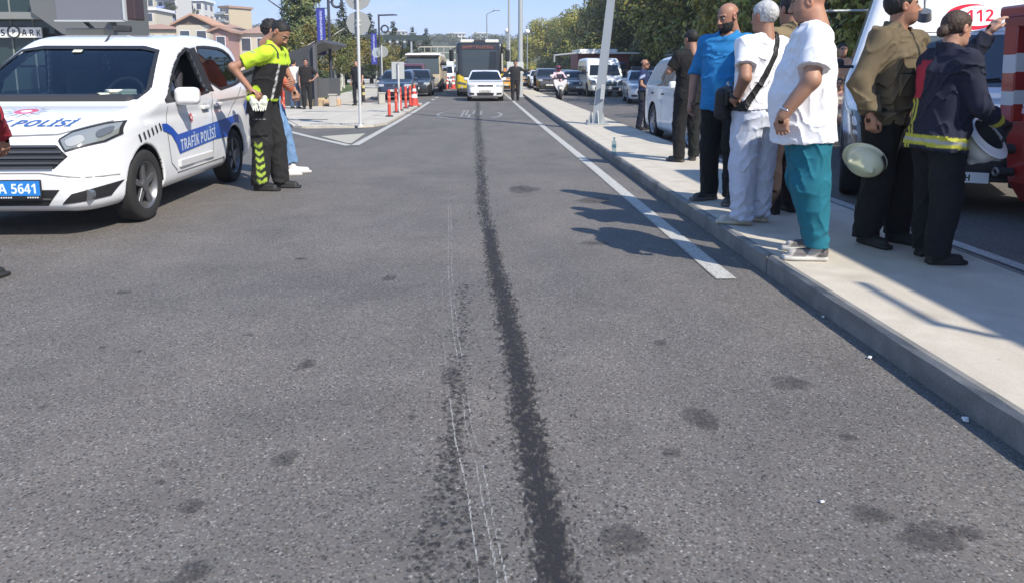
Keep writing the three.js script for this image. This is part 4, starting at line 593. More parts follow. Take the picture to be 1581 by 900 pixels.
  // inside
  part('dashboard', rbox(1.5, 0.3, 0.5, 0.08, 0, 0.95, Z(1.2)), M.dark, t); const st = part('steering_wheel', T(new THREE.TorusGeometry(0.18, 0.018, 8, 24), 0.38, 1.08, Z(1.62), -0.5), M.dark, t); part('column', rod([0.38, 1.05, Z(1.6)], [0.38, 0.95, Z(1.35)], 0.03), M.dark, st);
  const seatM = mat([0.05, 0.05, 0.06], 0.9); for (const x of [-0.38, 0.38]) { const s = part('seat', joinG([rbox(0.46, 0.16, 0.48, 0.06, x, 0.75, Z(2.15)), rbox(0.46, 0.6, 0.16, 0.07, x, 1.05, Z(2.45), -0.2)]), seatM, t); part('headrest', rbox(0.26, 0.17, 0.1, 0.05, x, 1.42, Z(2.5)), seatM, s); }
  part('sticker', lay(b.shell, 'z+', [[-0.16, 1.485], [-0.07, 1.485], [-0.07, 1.51], [-0.16, 1.51]], 0.004, 0.1), mat([0.6, 0.62, 0.45], 0.6), t);
  { const p = thing('papers', 'pale papers lying on the dashboard of the police van', 'papers', [-3.4, 1.103, -(5.9 + 1.22)], 0.4); part('sheet', rbox(0.34, 0.05, 0.2, 0.02, 0, 0.02, 0), mat([0.6, 0.62, 0.48], 0.8), p); part('folder', rbox(0.24, 0.03, 0.16, 0.01, 0.03, 0.06, 0, 0, 0.3), mat([0.68, 0.68, 0.6], 0.8), p); }
}
// ----- cars -----
{ const t = thing('white_saloon', 'white saloon stopped in front of the yellow and black bus', 'car', [0.28, 0, -36.6]); makeCar(t, { color: [0.78, 0.78, 0.78], W: 1.72, cell: 0.035, grille: [[-0.36, 0.66], [0.36, 0.66], [0.36, 0.74], [-0.36, 0.74]], lampY: [0.63, 0.76], plate: plateTex('34 ZY 105', '#c9c9c2'), mirror: M.white, rimM: rimMats.s }); }
{ // white sport utility car beside the median
  const t = thing('white_suv', 'white police sport utility car parked beside the median behind the men', 'car', [4.42, 0, -13.9]); makeCar(t, { color: [0.62, 0.68, 0.76], L: 4.5, W: 1.82, H: 1.66, hood: 1.02, wsB: 0.95, wsT: 0.25, rT: -1.6, rB: -2.0, deck: 1.1, wr: 0.35, fw: 1.45, rw: -1.2, cell: 0.028, tumble: 0.3, plate: plateTex('A 88', '#2a7fd0', '#eef'), mirror: M.white, spokes: 10 }); part('roof_rail', joinG([rod([-0.6, 1.67, 0.2], [-0.6, 1.66, -1.4], 0.025), rod([0.6, 1.67, 0.2], [0.6, 1.66, -1.4], 0.025)]), M.trim, t); }
{ const t = thing('patrol_sedan', 'white patrol sedan with a dark light bar behind the navy officer', 'police car', [7.35, 0, -33.4], -0.12); makeCar(t, { color: [0.75, 0.76, 0.78], L: 4.5, mirror: M.white }); const l = part('light_bar', rbox(1.15, 0.13, 0.3, 0.05, 0, 1.5, -0.4), mat([0.03, 0.035, 0.05], 0.3), t); part('bar_foot', joinG([box(0.08, 0.08, 0.2, -0.45, 1.43, -0.4), box(0.08, 0.08, 0.2, 0.45, 1.43, -0.4)]), M.dark, l); }
const sedan = thing('dark_saloon', 'dark grey saloon in the queue left of the white minibus', 'car', [5.75, 0, -45]); makeCar(sedan, { color: [0.055, 0.07, 0.085], metal: 0.4 });

function queueCar(name, label, category, x, z, o) { const t = thing(name, label, category, [x, 0, -z]); makeCar(t, { cell: 0.06, ...o }); return t; }
queueCar('dark_estate', 'dark brown grey estate car behind the motor scooter', 'car', 4.75, 53, { color: [0.05, 0.045, 0.045], H: 1.6, hood: 1.0, rT: -1.7, rB: -2, metal: 0.3 });
queueCar('white_hatchback', 'white hatchback in the queue beside the yellow taxi', 'car', 5.0, 63.5, { color: [0.76, 0.77, 0.76], L: 3.9, H: 1.5, hood: 0.95, rT: -1.5, rB: -1.85 });
queueCar('dark_hatchback', 'dark teal car behind the dark saloon in the queue', 'car', 6.2, 52, { color: [0.03, 0.05, 0.06], H: 1.5 });
const taxi = queueCar('yellow_taxi', 'yellow taxi in the queue right of the far lamp pole', 'taxi', 3.75, 66, { color: [0.62, 0.3, 0.02] }); part('roof_sign', rbox(0.4, 0.16, 0.18, 0.04, 0, 1.5, -0.5), M.amber, taxi);
const taxi2 = dup(taxi, [1.75, 0, -54], 0, 'yellow taxi seen between the bus and the man in black'); delete taxi2.userData.group;
[[4.6, 73, [0.2, 0.2, 0.21], 'silver grey car behind the white hatchback'], [6.6, 61, [0.04, 0.04, 0.05], 'dark car behind the dark teal car in the queue'], [8.4, 58, [0.06, 0.07, 0.1], 'dark blue car behind the white minibus'], [6.3, 72, [0.1, 0.1, 0.11], 'grey car near the far end of the queue'], [4.6, 84, [0.5, 0.5, 0.5], 'pale car at the far end of the queue']].forEach(([x, z, c, l]) => queueCar('queue_car', l, 'car', x, z, { color: c, cell: 0.075 }));
queueCar('blue_saloon', 'blue grey saloon parked behind the orange posts', 'car', -4.05, 38.2, { color: [0.035, 0.05, 0.085], metal: 0.35, H: 1.45, cell: 0.04 });
queueCar('dark_saloon', 'dark saloon behind the blue grey one at the kerb', 'car', -3.5, 43.5, { color: [0.04, 0.042, 0.045], metal: 0.3, H: 1.5 });
{ const t = thing('red_van', 'dark red delivery van between the parked saloons and the coach', 'van', [-4.3, 0, -49]); const o = { L: 4.6, W: 1.8, belt: 1.1, tumble: 0.12, nose: 0.12, tail: 0.05, wr: 0.31, wheels: [1.4, -1.4] }; o.prof = [[2.25, 0.2], [2.3, 0.5], [2.2, 0.85], [1.5, 1.1], [0.9, 1.75], [0.5, 1.9], [-2.2, 1.9], [-2.3, 0.9], [-2.25, 0.22]]; const b = carBody(o); part('body', sdfGeo(b.f, [-1, 0.1, -2.4], [1, 2, 2.4], 0.07, () => [0.1, 0.025, 0.022], 0.02), VC(0.4, { clearcoat: 1 }), t); part('windscreen', lay(b.shell, 'z+', [[-0.75, 1.16], [0.75, 1.16], [0.68, 1.7], [-0.68, 1.7]], 0.01, 0.2), M.glass, t); for (const s of [-1, 1]) part('headlight', lay(b.shell, 'z+', [[s * 0.5, 0.75], [s * 0.8, 0.75], [s * 0.8, 0.9], [s * 0.5, 0.9]], 0.01, 0.2), M.lamp, t); plate(t, 0.5, 2.32, plainPlate); mirror(t, 0.85, 1.25, 1.1, M.trim); wheels(t, o); }
// ----- vans: minibus, far van, ambulance share a builder -----
function makeVan(t, o) {
  o = { L: 5.4, W: 1.98, H: 2.3, belt: 1.2, tumble: 0.1, nose: 0.16, tail: 0.04, wr: 0.35, hood: 1.15, cell: 0.05, round: 0.14, color: [0.78, 0.78, 0.77], wsT: 1.85, ...o }; const h = o.L / 2; o.wheels = [h - 0.95, -h + 1.1];
  o.prof = [[h - 0.05, 0.26], [h, 0.42], [h - 0.03, 0.7], [h - 0.16, o.hood - 0.14], [h - 0.75, o.hood], [h - 1.3, o.wsT], [h - 1.75, o.H - 0.05], [h - 2.4, o.H], [-h + 0.1, o.H - 0.02], [-h, o.H - 0.3], [-h, 0.5], [-h + 0.1, 0.3]];
  const b = carBody(o); part('body', sdfGeo(b.f, [-o.W / 2 - 0.05, 0.15, -h - 0.06], [o.W / 2 + 0.05, o.H + 0.1, h + 0.06], o.cell, (x, y, z) => (b.wells(x, y, z) < 0.04 ? [0.015, 0.015, 0.015] : y < (o.bumperY ?? 0.3) && z > h - 0.9 ? o.bumper ?? [0.05, 0.05, 0.05] : o.color), 0.012), VC(0.36, { clearcoat: 1, clearcoatRoughness: 0.08 }), t);
  const W = o.W / 2; part('windscreen', lay(b.shell, 'z+', [[-W + 0.14, o.hood + 0.06], [W - 0.14, o.hood + 0.06], [W - 0.24, o.wsT - 0.02], [-W + 0.24, o.wsT - 0.02]], 0.008, 0.12), o.glass ?? M.glass, t);
  for (const s of [-1, 1]) {
    part('headlight', lay(b.shell, 'z+', [[s * (W - 0.44), o.hood - 0.46], [s * (W - 0.1), o.hood - 0.44], [s * (W - 0.06), o.hood - 0.16], [s * (W - 0.36), o.hood - 0.24]], 0.008, 0.09), M.lampDark, t);
    part('side_window', lay(b.shell, s > 0 ? 'x+' : 'x-', [[h - 1.7, o.hood + 0.1], [h - 1.05, o.hood + 0.08], [h - 1.35, o.wsT - 0.1], [h - 1.75, o.wsT - 0.05]], 0.008, 0.12), M.glass, t);
    if (o.sideGlass) part('side_window', lay(b.shell, s > 0 ? 'x+' : 'x-', [[-h + 0.4, o.hood + 0.12], [h - 1.9, o.hood + 0.12], [h - 1.9, o.wsT - 0.05], [-h + 0.4, o.wsT - 0.05]], 0.008, 0.25), M.glass, t);
    part('wiper', rod([s * 0.1 - 0.05, o.hood + 0.08, h - 0.78], [s * 0.1 + 0.5, o.hood + 0.14, h - 0.84], 0.012), M.trim, t);
  }
  part('grille', lay(b.shell, 'z+', [[-0.5, o.hood - 0.5], [0.5, o.hood - 0.5], [0.56, o.hood - 0.28], [-0.56, o.hood - 0.28]], 0.008, 0.12), o.grilleM ?? M.trim, t); part('badge', rbox(0.2, 0.09, 0.03, 0.02, 0, o.hood - 0.36, h - 0.02), M.chrome, t);
  part('bumper_grille', lay(b.shell, 'z+', [[-0.62, 0.36], [0.62, 0.36], [0.66, 0.52], [-0.66, 0.52]], 0.008, 0.12), M.trim, t);
  plate(t, o.plateY ?? 0.46, h + 0.02, o.plate ?? plainPlate); mirror(t, W + 0.02, o.hood + 0.3, h - 0.95, o.mirror ?? M.trim, o.mirrorS ?? 1.2); wheels(t, { ...o, tw: 0.22 }, 6, rimMats.s); return b;
}
{ const t = thing('white_minibus', 'white high-roofed minibus behind the grey lamp mast', 'minibus', [6.85, 0, -43]); makeVan(t, { color: [0.7, 0.71, 0.68], H: 2.12, wsT: 1.72, hood: 1.08, grilleM: mat([0.05, 0.07, 0.06], 0.4), sideGlass: true }); }
{ const t = thing('white_van', 'white van behind the orange cones left of the bus', 'van', [-3.3, 0, -73]); makeVan(t, { H: 2.35, wsT: 1.85, cell: 0.08 }); }
{ const t = thing('silver_van', 'silver van half hidden between the white van and the bus', 'van', [-1.9, 0, -82]); makeVan(t, { H: 2.1, color: [0.4, 0.42, 0.44], cell: 0.09 }); }
{ // ambulance
  const t = thing('ambulance', 'white ambulance with red 112 sign behind the two firefighters', 'ambulance', [5.78, 0, -9.32], -0.45);
  const b = makeVan(t, { L: 5.8, W: 2.06, H: 2.55, wsT: 1.74, hood: 1.13, mirrorS: 0.7, tumble: 0.26, cell: 0.032, bumperY: 0.72, bumper: [0.055, 0.055, 0.058], plate: plateTex('34 BH 112'.replace(' 112', ''), '#e2e2de'), plateY: 0.36, glass: phys([0.09, 0.11, 0.12], 0.05) });
  const sign = ctex(1024, 256, (c) => { c.fillStyle = '#f4f6f6'; c.fillRect(0, 0, 1024, 256); c.fillStyle = '#d81e35'; c.beginPath(); c.ellipse(560, 128, 230, 118, 0, 0, 7); c.fill(); c.fillStyle = '#f4f6f6'; c.beginPath(); c.ellipse(620, 118, 200, 92, 0, 0, 7); c.fill(); c.fillStyle = '#d81e35'; c.font = 'bold 150px sans-serif'; c.textAlign = 'center'; c.textBaseline = 'middle'; c.fillText('112', 640, 120, 290); });
  part('emergency_sign', lay(b.shell, 'z+', [[-0.42, 1.76], [0.66, 1.76], [0.63, 2.07], [-0.42, 2.07]], 0.01, 0.08), phys(0xffffff, 0.4, { map: sign }), t, 'white panel with red ringed 112');
  part('beacon', joinG([cyl(0.06, 0.075, 0.1, -0.3, 1.93, 1.85, 0.6), rod([-0.3, 1.96, 1.82], [-0.3, 2.2, 1.7], 0.012)]), mat([0.12, 0.13, 0.14], 0.4), t);
  part('bonnet_vent', lay(b.shell, 'z+', [[-0.45, 0.95], [0.45, 0.95], [0.5, 0.99], [-0.5, 0.99]], 0.008, 0.1), M.trim, t); part('bumper_trim', lay(b.shell, 'z+', chaikin([[0.2, 0.55], [0.62, 0.56], [0.8, 0.72], [0.7, 0.74], [0.55, 0.64], [0.2, 0.63]]), 0.012, 0.08), M.white, t);
}
{ // red fire vehicle at the right edge, its tall body mostly outside the frame
  const t = thing('fire_engine', 'red fire vehicle with red and white striped corner at the right edge', 'fire engine', [5.91, 0, -2.35]);
  const rd = paint([0.33, 0.018, 0.014]), st = mat([0.6, 0.6, 0.6], 0.5), z = -4.05, x = -1.1;
  part('body', joinG([rbox(2.2, 3.0, 7.3, 0.1, 0.02, 2.3, -0.2), rbox(2.2, 0.6, 7.4, 0.08, 0.02, 0.72, -0.2)]), rd, t);
  part('shutter', rbox(0.05, 0.72, 2.7, 0.01, x + 0.015, 1.38, -2.48), mat([0.05, 0.05, 0.055], 0.4, { metalness: 0.4 }), t);
  const lid = part('locker_lid', rbox(0.5, 0.1, 0.4, 0.03, x + 0.06, 1.86, z + 0.1), rd, t); part('lid_edge', rbox(0.44, 0.1, 0.34, 0.02, x + 0.06, 1.77, z + 0.1), paint([0.25, 0.014, 0.012]), lid);
  const post = sub('striped_post', t); const P = (y) => [mix(x - 0.16, x - 0.13, (1.7 - y) / 0.7), mix(x + 0.06, x - 0.07, Math.pow(clamp((1.7 - y) / 0.72), 1.3))];
  [[1.72, 1.5, rd, 'red_stripe'], [1.5, 1.34, st, 'white_stripe'], [1.34, 1.18, rd, 'red_stripe'], [1.18, 1.06, st, 'white_stripe'], [1.06, 0.92, rd, 'red_stripe']].forEach(([a, b, m, n]) => { const [l0, r0] = P(a), [l1, r1] = P(b); part(n, T(extr([[l0, a], [r0, a], [r1, b], [l1, b]], 0.14, 0.012), 0, 0, z - 0.02), m, post); });
  part('lower_locker', T(extr(chaikin([[x + 0.04, 0.2], [x - 0.06, 0.95], [x + 0.04, 1.02], [x + 0.5, 1.05], [x + 0.5, 0.18]], 1), 0.2, 0.02), 0, 0, z - 0.02), rd, t);
  for (const [y, s] of [[0.66, 0.62], [0.45, 0.55]]) { const c = part('hose_coupling', cyl(0.075 * s, 0.075 * s, 0.14, x - 0.1, y, z + 0.05, 0, 0, Math.PI / 2), M.dark, t); part('coupling_ring', T(new THREE.TorusGeometry(0.06 * s, 0.014, 6, 16), x - 0.175, y, z + 0.05, 0, Math.PI / 2), mat([0.2, 0.2, 0.2], 0.4, { metalness: 0.7 }), c); }
  part('rear_step', rbox(2.1, 0.12, 0.3, 0.02, 0, 0.34, z + 0.05), M.dark, t);
  part('roof_rail', joinG([rod([x + 0.02, 4.02, 1.5], [x + 0.02, 4.02, 2.25], 0.03), ...[2.2].map((q) => rod([x + 0.02, 3.76, q], [x + 0.02, 4.02, q], 0.03))]), M.galv, t);
  wheels(t, { wr: 0.46, W: 2.3, tw: 0.3, wheels: [-2.4, 2.2] }, 8, rimMats.s);
}
{ // bus
  const t = thing('city_bus', 'black fronted city bus with yellow lower corners', 'bus', [0.03, 0, -(40.7 + 5.9)]), o = { L: 11.8, W: 2.6, belt: 1.3, tumble: 0.03, nose: 0.1, tail: 0.05, wr: 0.48, wheels: [3.2, -3.2], round: 0.16, noseFrom: 5.4 };
  o.prof = [[5.8, 0.3], [5.9, 0.5], [5.9, 1.1], [5.84, 2.2], [5.7, 2.86], [5.5, 2.93], [-5.8, 2.93], [-5.9, 2.7], [-5.9, 0.5], [-5.8, 0.3]]; const b = carBody(o);
  part('body', sdfGeo(b.f, [-1.4, 0.2, -6.1], [1.4, 3.05, 6.1], 0.09, (x, y, z) => (z > 5.3 ? (y > 0.95 + Math.abs(x) * 0 ? [0.012, 0.012, 0.014] : [0.62, 0.5, 0.03]) : [0.62, 0.5, 0.03]), 0.02), VC(0.3, { clearcoat: 1 }), t);
  part('windscreen', lay(b.shell, 'z+', [[-0.9, 1.12], [0.9, 1.12], [0.93, 2.5], [-0.93, 2.5]], 0.012, 0.25), phys([0.045, 0.06, 0.07], 0.05), t);
  part('front_panel', lay(b.shell, 'z+', [[-1.24, 0.9], [1.24, 0.9], [1.24, 1.3], [1.0, 1.12], [-1.0, 1.12], [-1.24, 1.3]], 0.01, 0.25), M.trim, t); part('corner_panel', lay(b.shell, 'z+', [[-1.26, 1.28], [-1.1, 1.2], [-0.5, 0.86], [-0.5, 0.52], [-1.26, 0.44]], 0.016, 0.2), paint([0.68, 0.5, 0.02]), t); part('corner_panel', lay(b.shell, 'z+', [[1.26, 1.28], [1.1, 1.2], [0.5, 0.86], [0.5, 0.52], [1.26, 0.44]], 0.016, 0.2), paint([0.68, 0.5, 0.02]), t);
  for (const s of [-1, 1]) { part('headlight', lay(b.shell, 'z+', [[s * 0.7, 0.72], [s * 1.15, 0.84], [s * 1.18, 0.7], [s * 0.75, 0.62]], 0.024, 0.15), M.lampDark, t); part('fog_lamp', cyl(0.07, 0.07, 0.06, s * 0.95, 0.52, 5.9, Math.PI / 2), M.lamp, t); part('pillar_trim', lay(b.shell, 'z+', [[s * 1.17, 1.35], [s * 1.25, 1.4], [s * 1.25, 2.3], [s * 1.17, 2.3]], 0.016, 0.2), mat([0.42, 0.42, 0.38], 0.5), t); const mm = part('mirror', rbox(0.24, 0.62, 0.2, 0.07, s * 1.5, 2.2, 5.8), M.trim, t); part('mirror_arm', rod([s * 1.2, 2.66, 5.6], [s * 1.5, 2.45, 5.8], 0.04), M.trim, mm); }
  part('skirt', rbox(2.3, 0.22, 0.2, 0.05, 0, 0.36, 5.78), M.dark, t);
  const dest = ctex(512, 96, (c) => { const r = rng(2); c.fillStyle = '#1c1012'; c.fillRect(0, 0, 512, 96); for (let i = 0; i < 150; i++) { c.fillStyle = `rgba(${110 + r() * 60 | 0},${50 + r() * 40 | 0},${55 + r() * 30 | 0},.8)`; c.fillRect(20 + r() * 470, 16 + r() * 60, 4 + r() * 14, 4 + r() * 8); } });
  part('destination_display', lay(b.shell, 'z+', [[-0.98, 2.52], [0.85, 2.52], [0.85, 2.76], [-0.98, 2.76]], 0.014, 0.2), mat(0xffffff, 0.5, { map: dest }), t);
  part('roof_unit', joinG([rbox(0.75, 0.16, 2, 0.06, -0.66, 2.98, 4.3), rbox(0.75, 0.16, 2, 0.06, 0.66, 2.98, 4.3), rbox(1.9, 0.2, 6, 0.06, 0, 2.98, 0)]), M.white, t); part('roof_hatch', rbox(0.6, 0.16, 0.6, 0.03, 0, 2.95, 5.1), M.dark, t);
  part('driver_screen', lay(b.shell, 'z+', [[0.45, 1.2], [0.9, 1.2], [0.9, 2.4], [0.55, 2.4]], 0.018, 0.3), phys([0.02, 0.024, 0.028], 0.06), t); wheels(t, { ...o, tw: 0.28 }, 8, rimMats.s);
}
{ // beige coach
  const t = thing('beige_coach', 'old beige and grey coach behind the parked saloons on the left', 'coach', [-3.72, 0, -(50.5 + 5)]), o = { L: 10, W: 2.45, belt: 1.3, tumble: 0.04, nose: 0.12, tail: 0.05, wr: 0.45, wheels: [3.0, -2.6], round: 0.16, noseFrom: 4.3 };
  o.prof = [[4.95, 0.35], [5, 0.6], [4.97, 1.2], [4.85, 2.2], [4.6, 2.55], [4.2, 2.6], [-4.9, 2.6], [-5, 0.5]]; const b = carBody(o);
  part('body', sdfGeo(b.f, [-1.4, 0.2, -5.2], [1.4, 2.8, 5.2], 0.09, (x, y) => (y > 2.4 ? [0.6, 0.58, 0.54] : [0.42, 0.36, 0.28]), 0.02), VC(0.5), t);
  part('windscreen', lay(b.shell, 'z+', [[-1.08, 1.2], [1.08, 1.2], [1.05, 2.3], [-1.05, 2.3]], 0.012, 0.25), phys([0.07, 0.09, 0.1], 0.08), t); part('front_panel', lay(b.shell, 'z+', [[-1.1, 0.62], [1.1, 0.62], [1.1, 1.16], [-1.1, 1.16]], 0.01, 0.3), mat([0.5, 0.42, 0.32], 0.6), t); part('grille', lay(b.shell, 'z+', [[-0.5, 0.7], [0.5, 0.7], [0.5, 0.95], [-0.5, 0.95]], 0.016, 0.3), M.trim, t); part('bumper', rbox(2.4, 0.26, 0.2, 0.06, 0, 0.48, 5), mat([0.2, 0.18, 0.16], 0.6), t); part('sun_visor', rbox(2.3, 0.1, 0.34, 0.03, 0, 2.46, 4.85), M.white, t);
  for (const s of [-1, 1]) { part('headlight', lay(b.shell, 'z+', [[s * 0.7, 0.72], [s * 1.05, 0.72], [s * 1.05, 0.92], [s * 0.7, 0.92]], 0.02, 0.2), M.lamp, t); for (let k = 0; k < 5; k++) part('side_window', lay(b.shell, s > 0 ? 'x+' : 'x-', [[3.6 - k * 1.6, 1.4], [2.2 - k * 1.6, 1.4], [2.2 - k * 1.6, 2.15], [3.6 - k * 1.6, 2.15]], 0.012, 0.5), M.glass, t); } mirror(t, 1.2, 1.9, 4.8, M.trim, 1.6); wheels(t, { ...o, tw: 0.26 }, 8, rimMats.s); plate(t, 0.5, 5.12, plainPlate);
}
{ // tow truck with red body and white canopy right of the minibus
  const t = thing('red_truck', 'dark red and blue truck with white roof behind the white minibus', 'truck', [8.6, 0, -52]); part('cargo_box', rbox(3.6, 1.1, 4, 0.06, 0, 2.05, -2.4), mat([0.2, 0.05, 0.05], 0.6), t); part('canopy', joinG([rbox(2.6, 0.26, 4.4, 0.06, -0.4, 2.75, -2.3), rbox(4.2, 0.12, 1.4, 0.03, 0.3, 2.6, -0.6)]), M.white, t); part('cab', rbox(2.1, 1.5, 1.8, 0.2, 0.2, 1.25, 0.6), mat([0.035, 0.04, 0.09], 0.4), t); part('windscreen', rbox(1.7, 0.6, 0.05, 0.02, 0.2, 1.55, 1.5), M.glass, t); part('bumper', rbox(2.1, 0.3, 0.2, 0.05, 0.2, 0.5, 1.5), M.dark, t); part('awning_arm', joinG([rod([-3.4, 2.45, -0.6], [-1.3, 2.66, -0.6], 0.07), rod([-3.4, 2.0, -0.6], [-3.4, 2.45, -0.6], 0.07)]), mat([0.3, 0.32, 0.35], 0.5), t); wheels(t, { wr: 0.42, W: 2.1, tw: 0.28, wheels: [0.7, -3] }, 8, rimMats.s);
}
{ // motor scooter
  const t = thing('motor_scooter', 'white motor scooter ridden towards the camera along the median', 'scooter', [3.87, 0, -36.6]), w = paint([0.75, 0.72, 0.72]);
  for (const z of [0.62, -0.68]) { const q = sub('wheel', t, [0, 0.27, z]); part('tyre', tyreGeo(0.27, 0.12), M.rubber, q); part('rim', rimGeo(0.27, 0.12, 5), M.alloy, q); }
  part('front_fairing', T(extr(chaikin([[-0.08, 0.4], [-0.28, 0.75], [-0.3, 0.98], [-0.12, 0.88], [0, 0.82], [0.12, 0.88], [0.3, 0.98], [0.28, 0.75], [0.08, 0.4]], 1), 0.2, 0.02), 0, 0, 0.4), w, t); part('mudguard', rbox(0.16, 0.14, 0.5, 0.06, 0, 0.56, 0.62), w, t); part('headlight', rbox(0.2, 0.14, 0.08, 0.04, 0, 0.66, 0.66), M.lamp, t); part('seat', rbox(0.3, 0.12, 0.8, 0.05, 0, 0.8, -0.35), M.dark, t); part('tail_body', rbox(0.34, 0.3, 0.9, 0.1, 0, 0.6, -0.4), w, t); part('floor_board', rbox(0.36, 0.08, 0.5, 0.03, 0, 0.34, 0.15), M.dark, t);
  part('handlebar', joinG([rod([-0.36, 1.02, 0.3], [0.36, 1.02, 0.3], 0.02), rod([0, 0.5, 0.5], [0, 1.02, 0.3], 0.03)]), M.dark, t); part('screen', rbox(0.34, 0.26, 0.02, 0.01, 0, 1.12, 0.46, -0.5), phys([0.3, 0.32, 0.34], 0.05, { transmission: 1, thickness: 0 }), t); for (const s of [-1, 1]) part('mirror', T(rbox(0.14, 0.09, 0.04, 0.02), s * 0.4, 1.16, 0.3), w, t); part('fork', joinG([rod([-0.08, 0.27, 0.62], [-0.08, 0.7, 0.5], 0.025), rod([0.08, 0.27, 0.62], [0.08, 0.7, 0.5], 0.025)]), M.alloy, t);
}
// ---------- people ----------
const mx = (a) => new THREE.Matrix4().makeRotationFromEuler(new THREE.Euler(a[0] * R, a[1] * R, a[2] * R, 'YXZ'));
const loft = (P, x, y, z, pw = 2.5) => { // P: rows of y, half width, depth in front, depth behind, centre z
  let i = 0; while (i < P.length - 2 && y > P[i + 1][0]) i++;
  const a = P[i], b = P[i + 1], t = clamp((y - a[0]) / (b[0] - a[0])), q = sm(t), rx = mix(a[1], b[1], q), f = mix(a[2], b[2], q), k = mix(a[3], b[3], q), cz = mix(a[4] ?? 0, b[4] ?? 0, q), zz = z - cz, rz = zz > 0 ? f : k;
  return (Math.pow(Math.pow(Math.abs(x) / rx, pw) + Math.pow(Math.abs(zz) / rz, pw), 1 / pw) - 1) * Math.min(rx, rz) * 0.9;
};
const handCache = new Map();
function handGeo(curl, side, cell, skin) {
  const key = [curl, cell].join();
  if (!handCache.has(key)) {
    const seg = [], cs = curl;
    [[0.031, 0.07, 0.0088], [0.0105, 0.079, 0.009], [-0.0105, 0.073, 0.0088], [-0.031, 0.057, 0.0078]].forEach(([x, L, r], i) => { let p = [x, -0.088 + Math.abs(x) * 0.15, 0], a = cs * (0.55 + i * 0.1); [0.46, 0.3, 0.24].forEach((s, k) => { const q = [p[0] + (x * 0.06) * s, p[1] - Math.cos(a) * L * s, p[2] + Math.sin(a) * L * s]; seg.push([p, q, r * (1 - k * 0.08), r * (0.93 - k * 0.09)]); p = q; a += cs * (0.8 - k * 0.15); }); });
    const th = [[0.026, -0.03, 0.006], [0.05, -0.06, 0.016 + cs * 0.008], [0.05 - cs * 0.008, -0.09, 0.022 + cs * 0.016]];
    const f = (x, y, z) => { let d = rb3(x, y, z, [0, -0.052, 0], [0.041, 0.044, 0.015], 0.014); d = smin(d, cap(x, y, z, [0, 0.02, 0], [0, -0.03, 0], 0.026, 0.03), 0.02); let e = 1; for (const [a, b, ra, rb] of seg) e = Math.min(e, cap(x, y, z, a, b, ra, rb)); d = smin(d, e, 0.008); return smin(d, Math.min(cap(x, y, z, th[0], th[1], 0.0135, 0.011), cap(x, y, z, th[1], th[2], 0.011, 0.009)), 0.012); };
    handCache.set(key, sdfGeo(f, [-0.065, -0.19, -0.03], [0.075, 0.05, 0.1], cell));
  }
  const g = handCache.get(key).clone(), n = g.attributes.position.count, C = new Float32Array(n * 3); for (let i = 0; i < n; i++) C.set(skin, i * 3); g.setAttribute('color', new THREE.BufferAttribute(C, 3));
  if (side < 0) { g.scale(-1, 1, 1); const I = g.index.array; for (let i = 0; i < I.length; i += 3) { const t = I[i]; I[i] = I[i + 1]; I[i + 1] = t; } }
  return g;
}
const shoeCache = new Map();
function shoeGeo(cell, upper, sole, boot) {
  const key = cell + '|' + boot; if (!shoeCache.has(key)) shoeCache.set(key, sdfGeo((x, y, z) => {
    const w = 0.04 + 0.008 * sstep(-0.06, 0.1, z) - 0.012 * sstep(0.12, 0.19, z); let d = rb3(x, y, z, [0, 0.014, 0.045], [w, 0.016, 0.142], 0.014);
    d = smin(d, smin(cap(x, y, z, [0, 0.05, -0.055], [0, 0.036, 0.125], 0.04, 0.034), cap(x, y, z, [0, 0.06, -0.05], [0, boot ? 0.2 : 0.1, -0.045], 0.042, 0.045), 0.035), 0.012); return Math.max(d, -y - 0.001); }, [-0.075, -0.012, -0.13], [0.075, 0.26, 0.22], cell));
  const g = shoeCache.get(key).clone(), p = g.attributes.position, C = new Float32Array(p.count * 3); for (let i = 0; i < p.count; i++) { const y = p.getY(i), z = p.getZ(i); C.set(y < 0.026 ? sole : Array.isArray(upper[0]) ? (Math.sin(z * 42 + y * 30) > 0.2 ? upper[0] : upper[1]) : upper, i * 3); } g.setAttribute('color', new THREE.BufferAttribute(C, 3)); return g;
}
const skinMat = VC(0.55, { sheen: 0.1 }), clothMat = VC(0.92, { sheen: 0.06, sheenRoughness: 0.7 }), hairMat = VC(0.7), leatherMat = VC(0.6);
const SK = { fair: [0.42, 0.235, 0.16], tan: [0.33, 0.17, 0.11], dark: [0.25, 0.125, 0.08] };
const HR = { black: [0.011, 0.01, 0.01], grey: [0.5, 0.5, 0.5], brown: [0.045, 0.026, 0.017] };
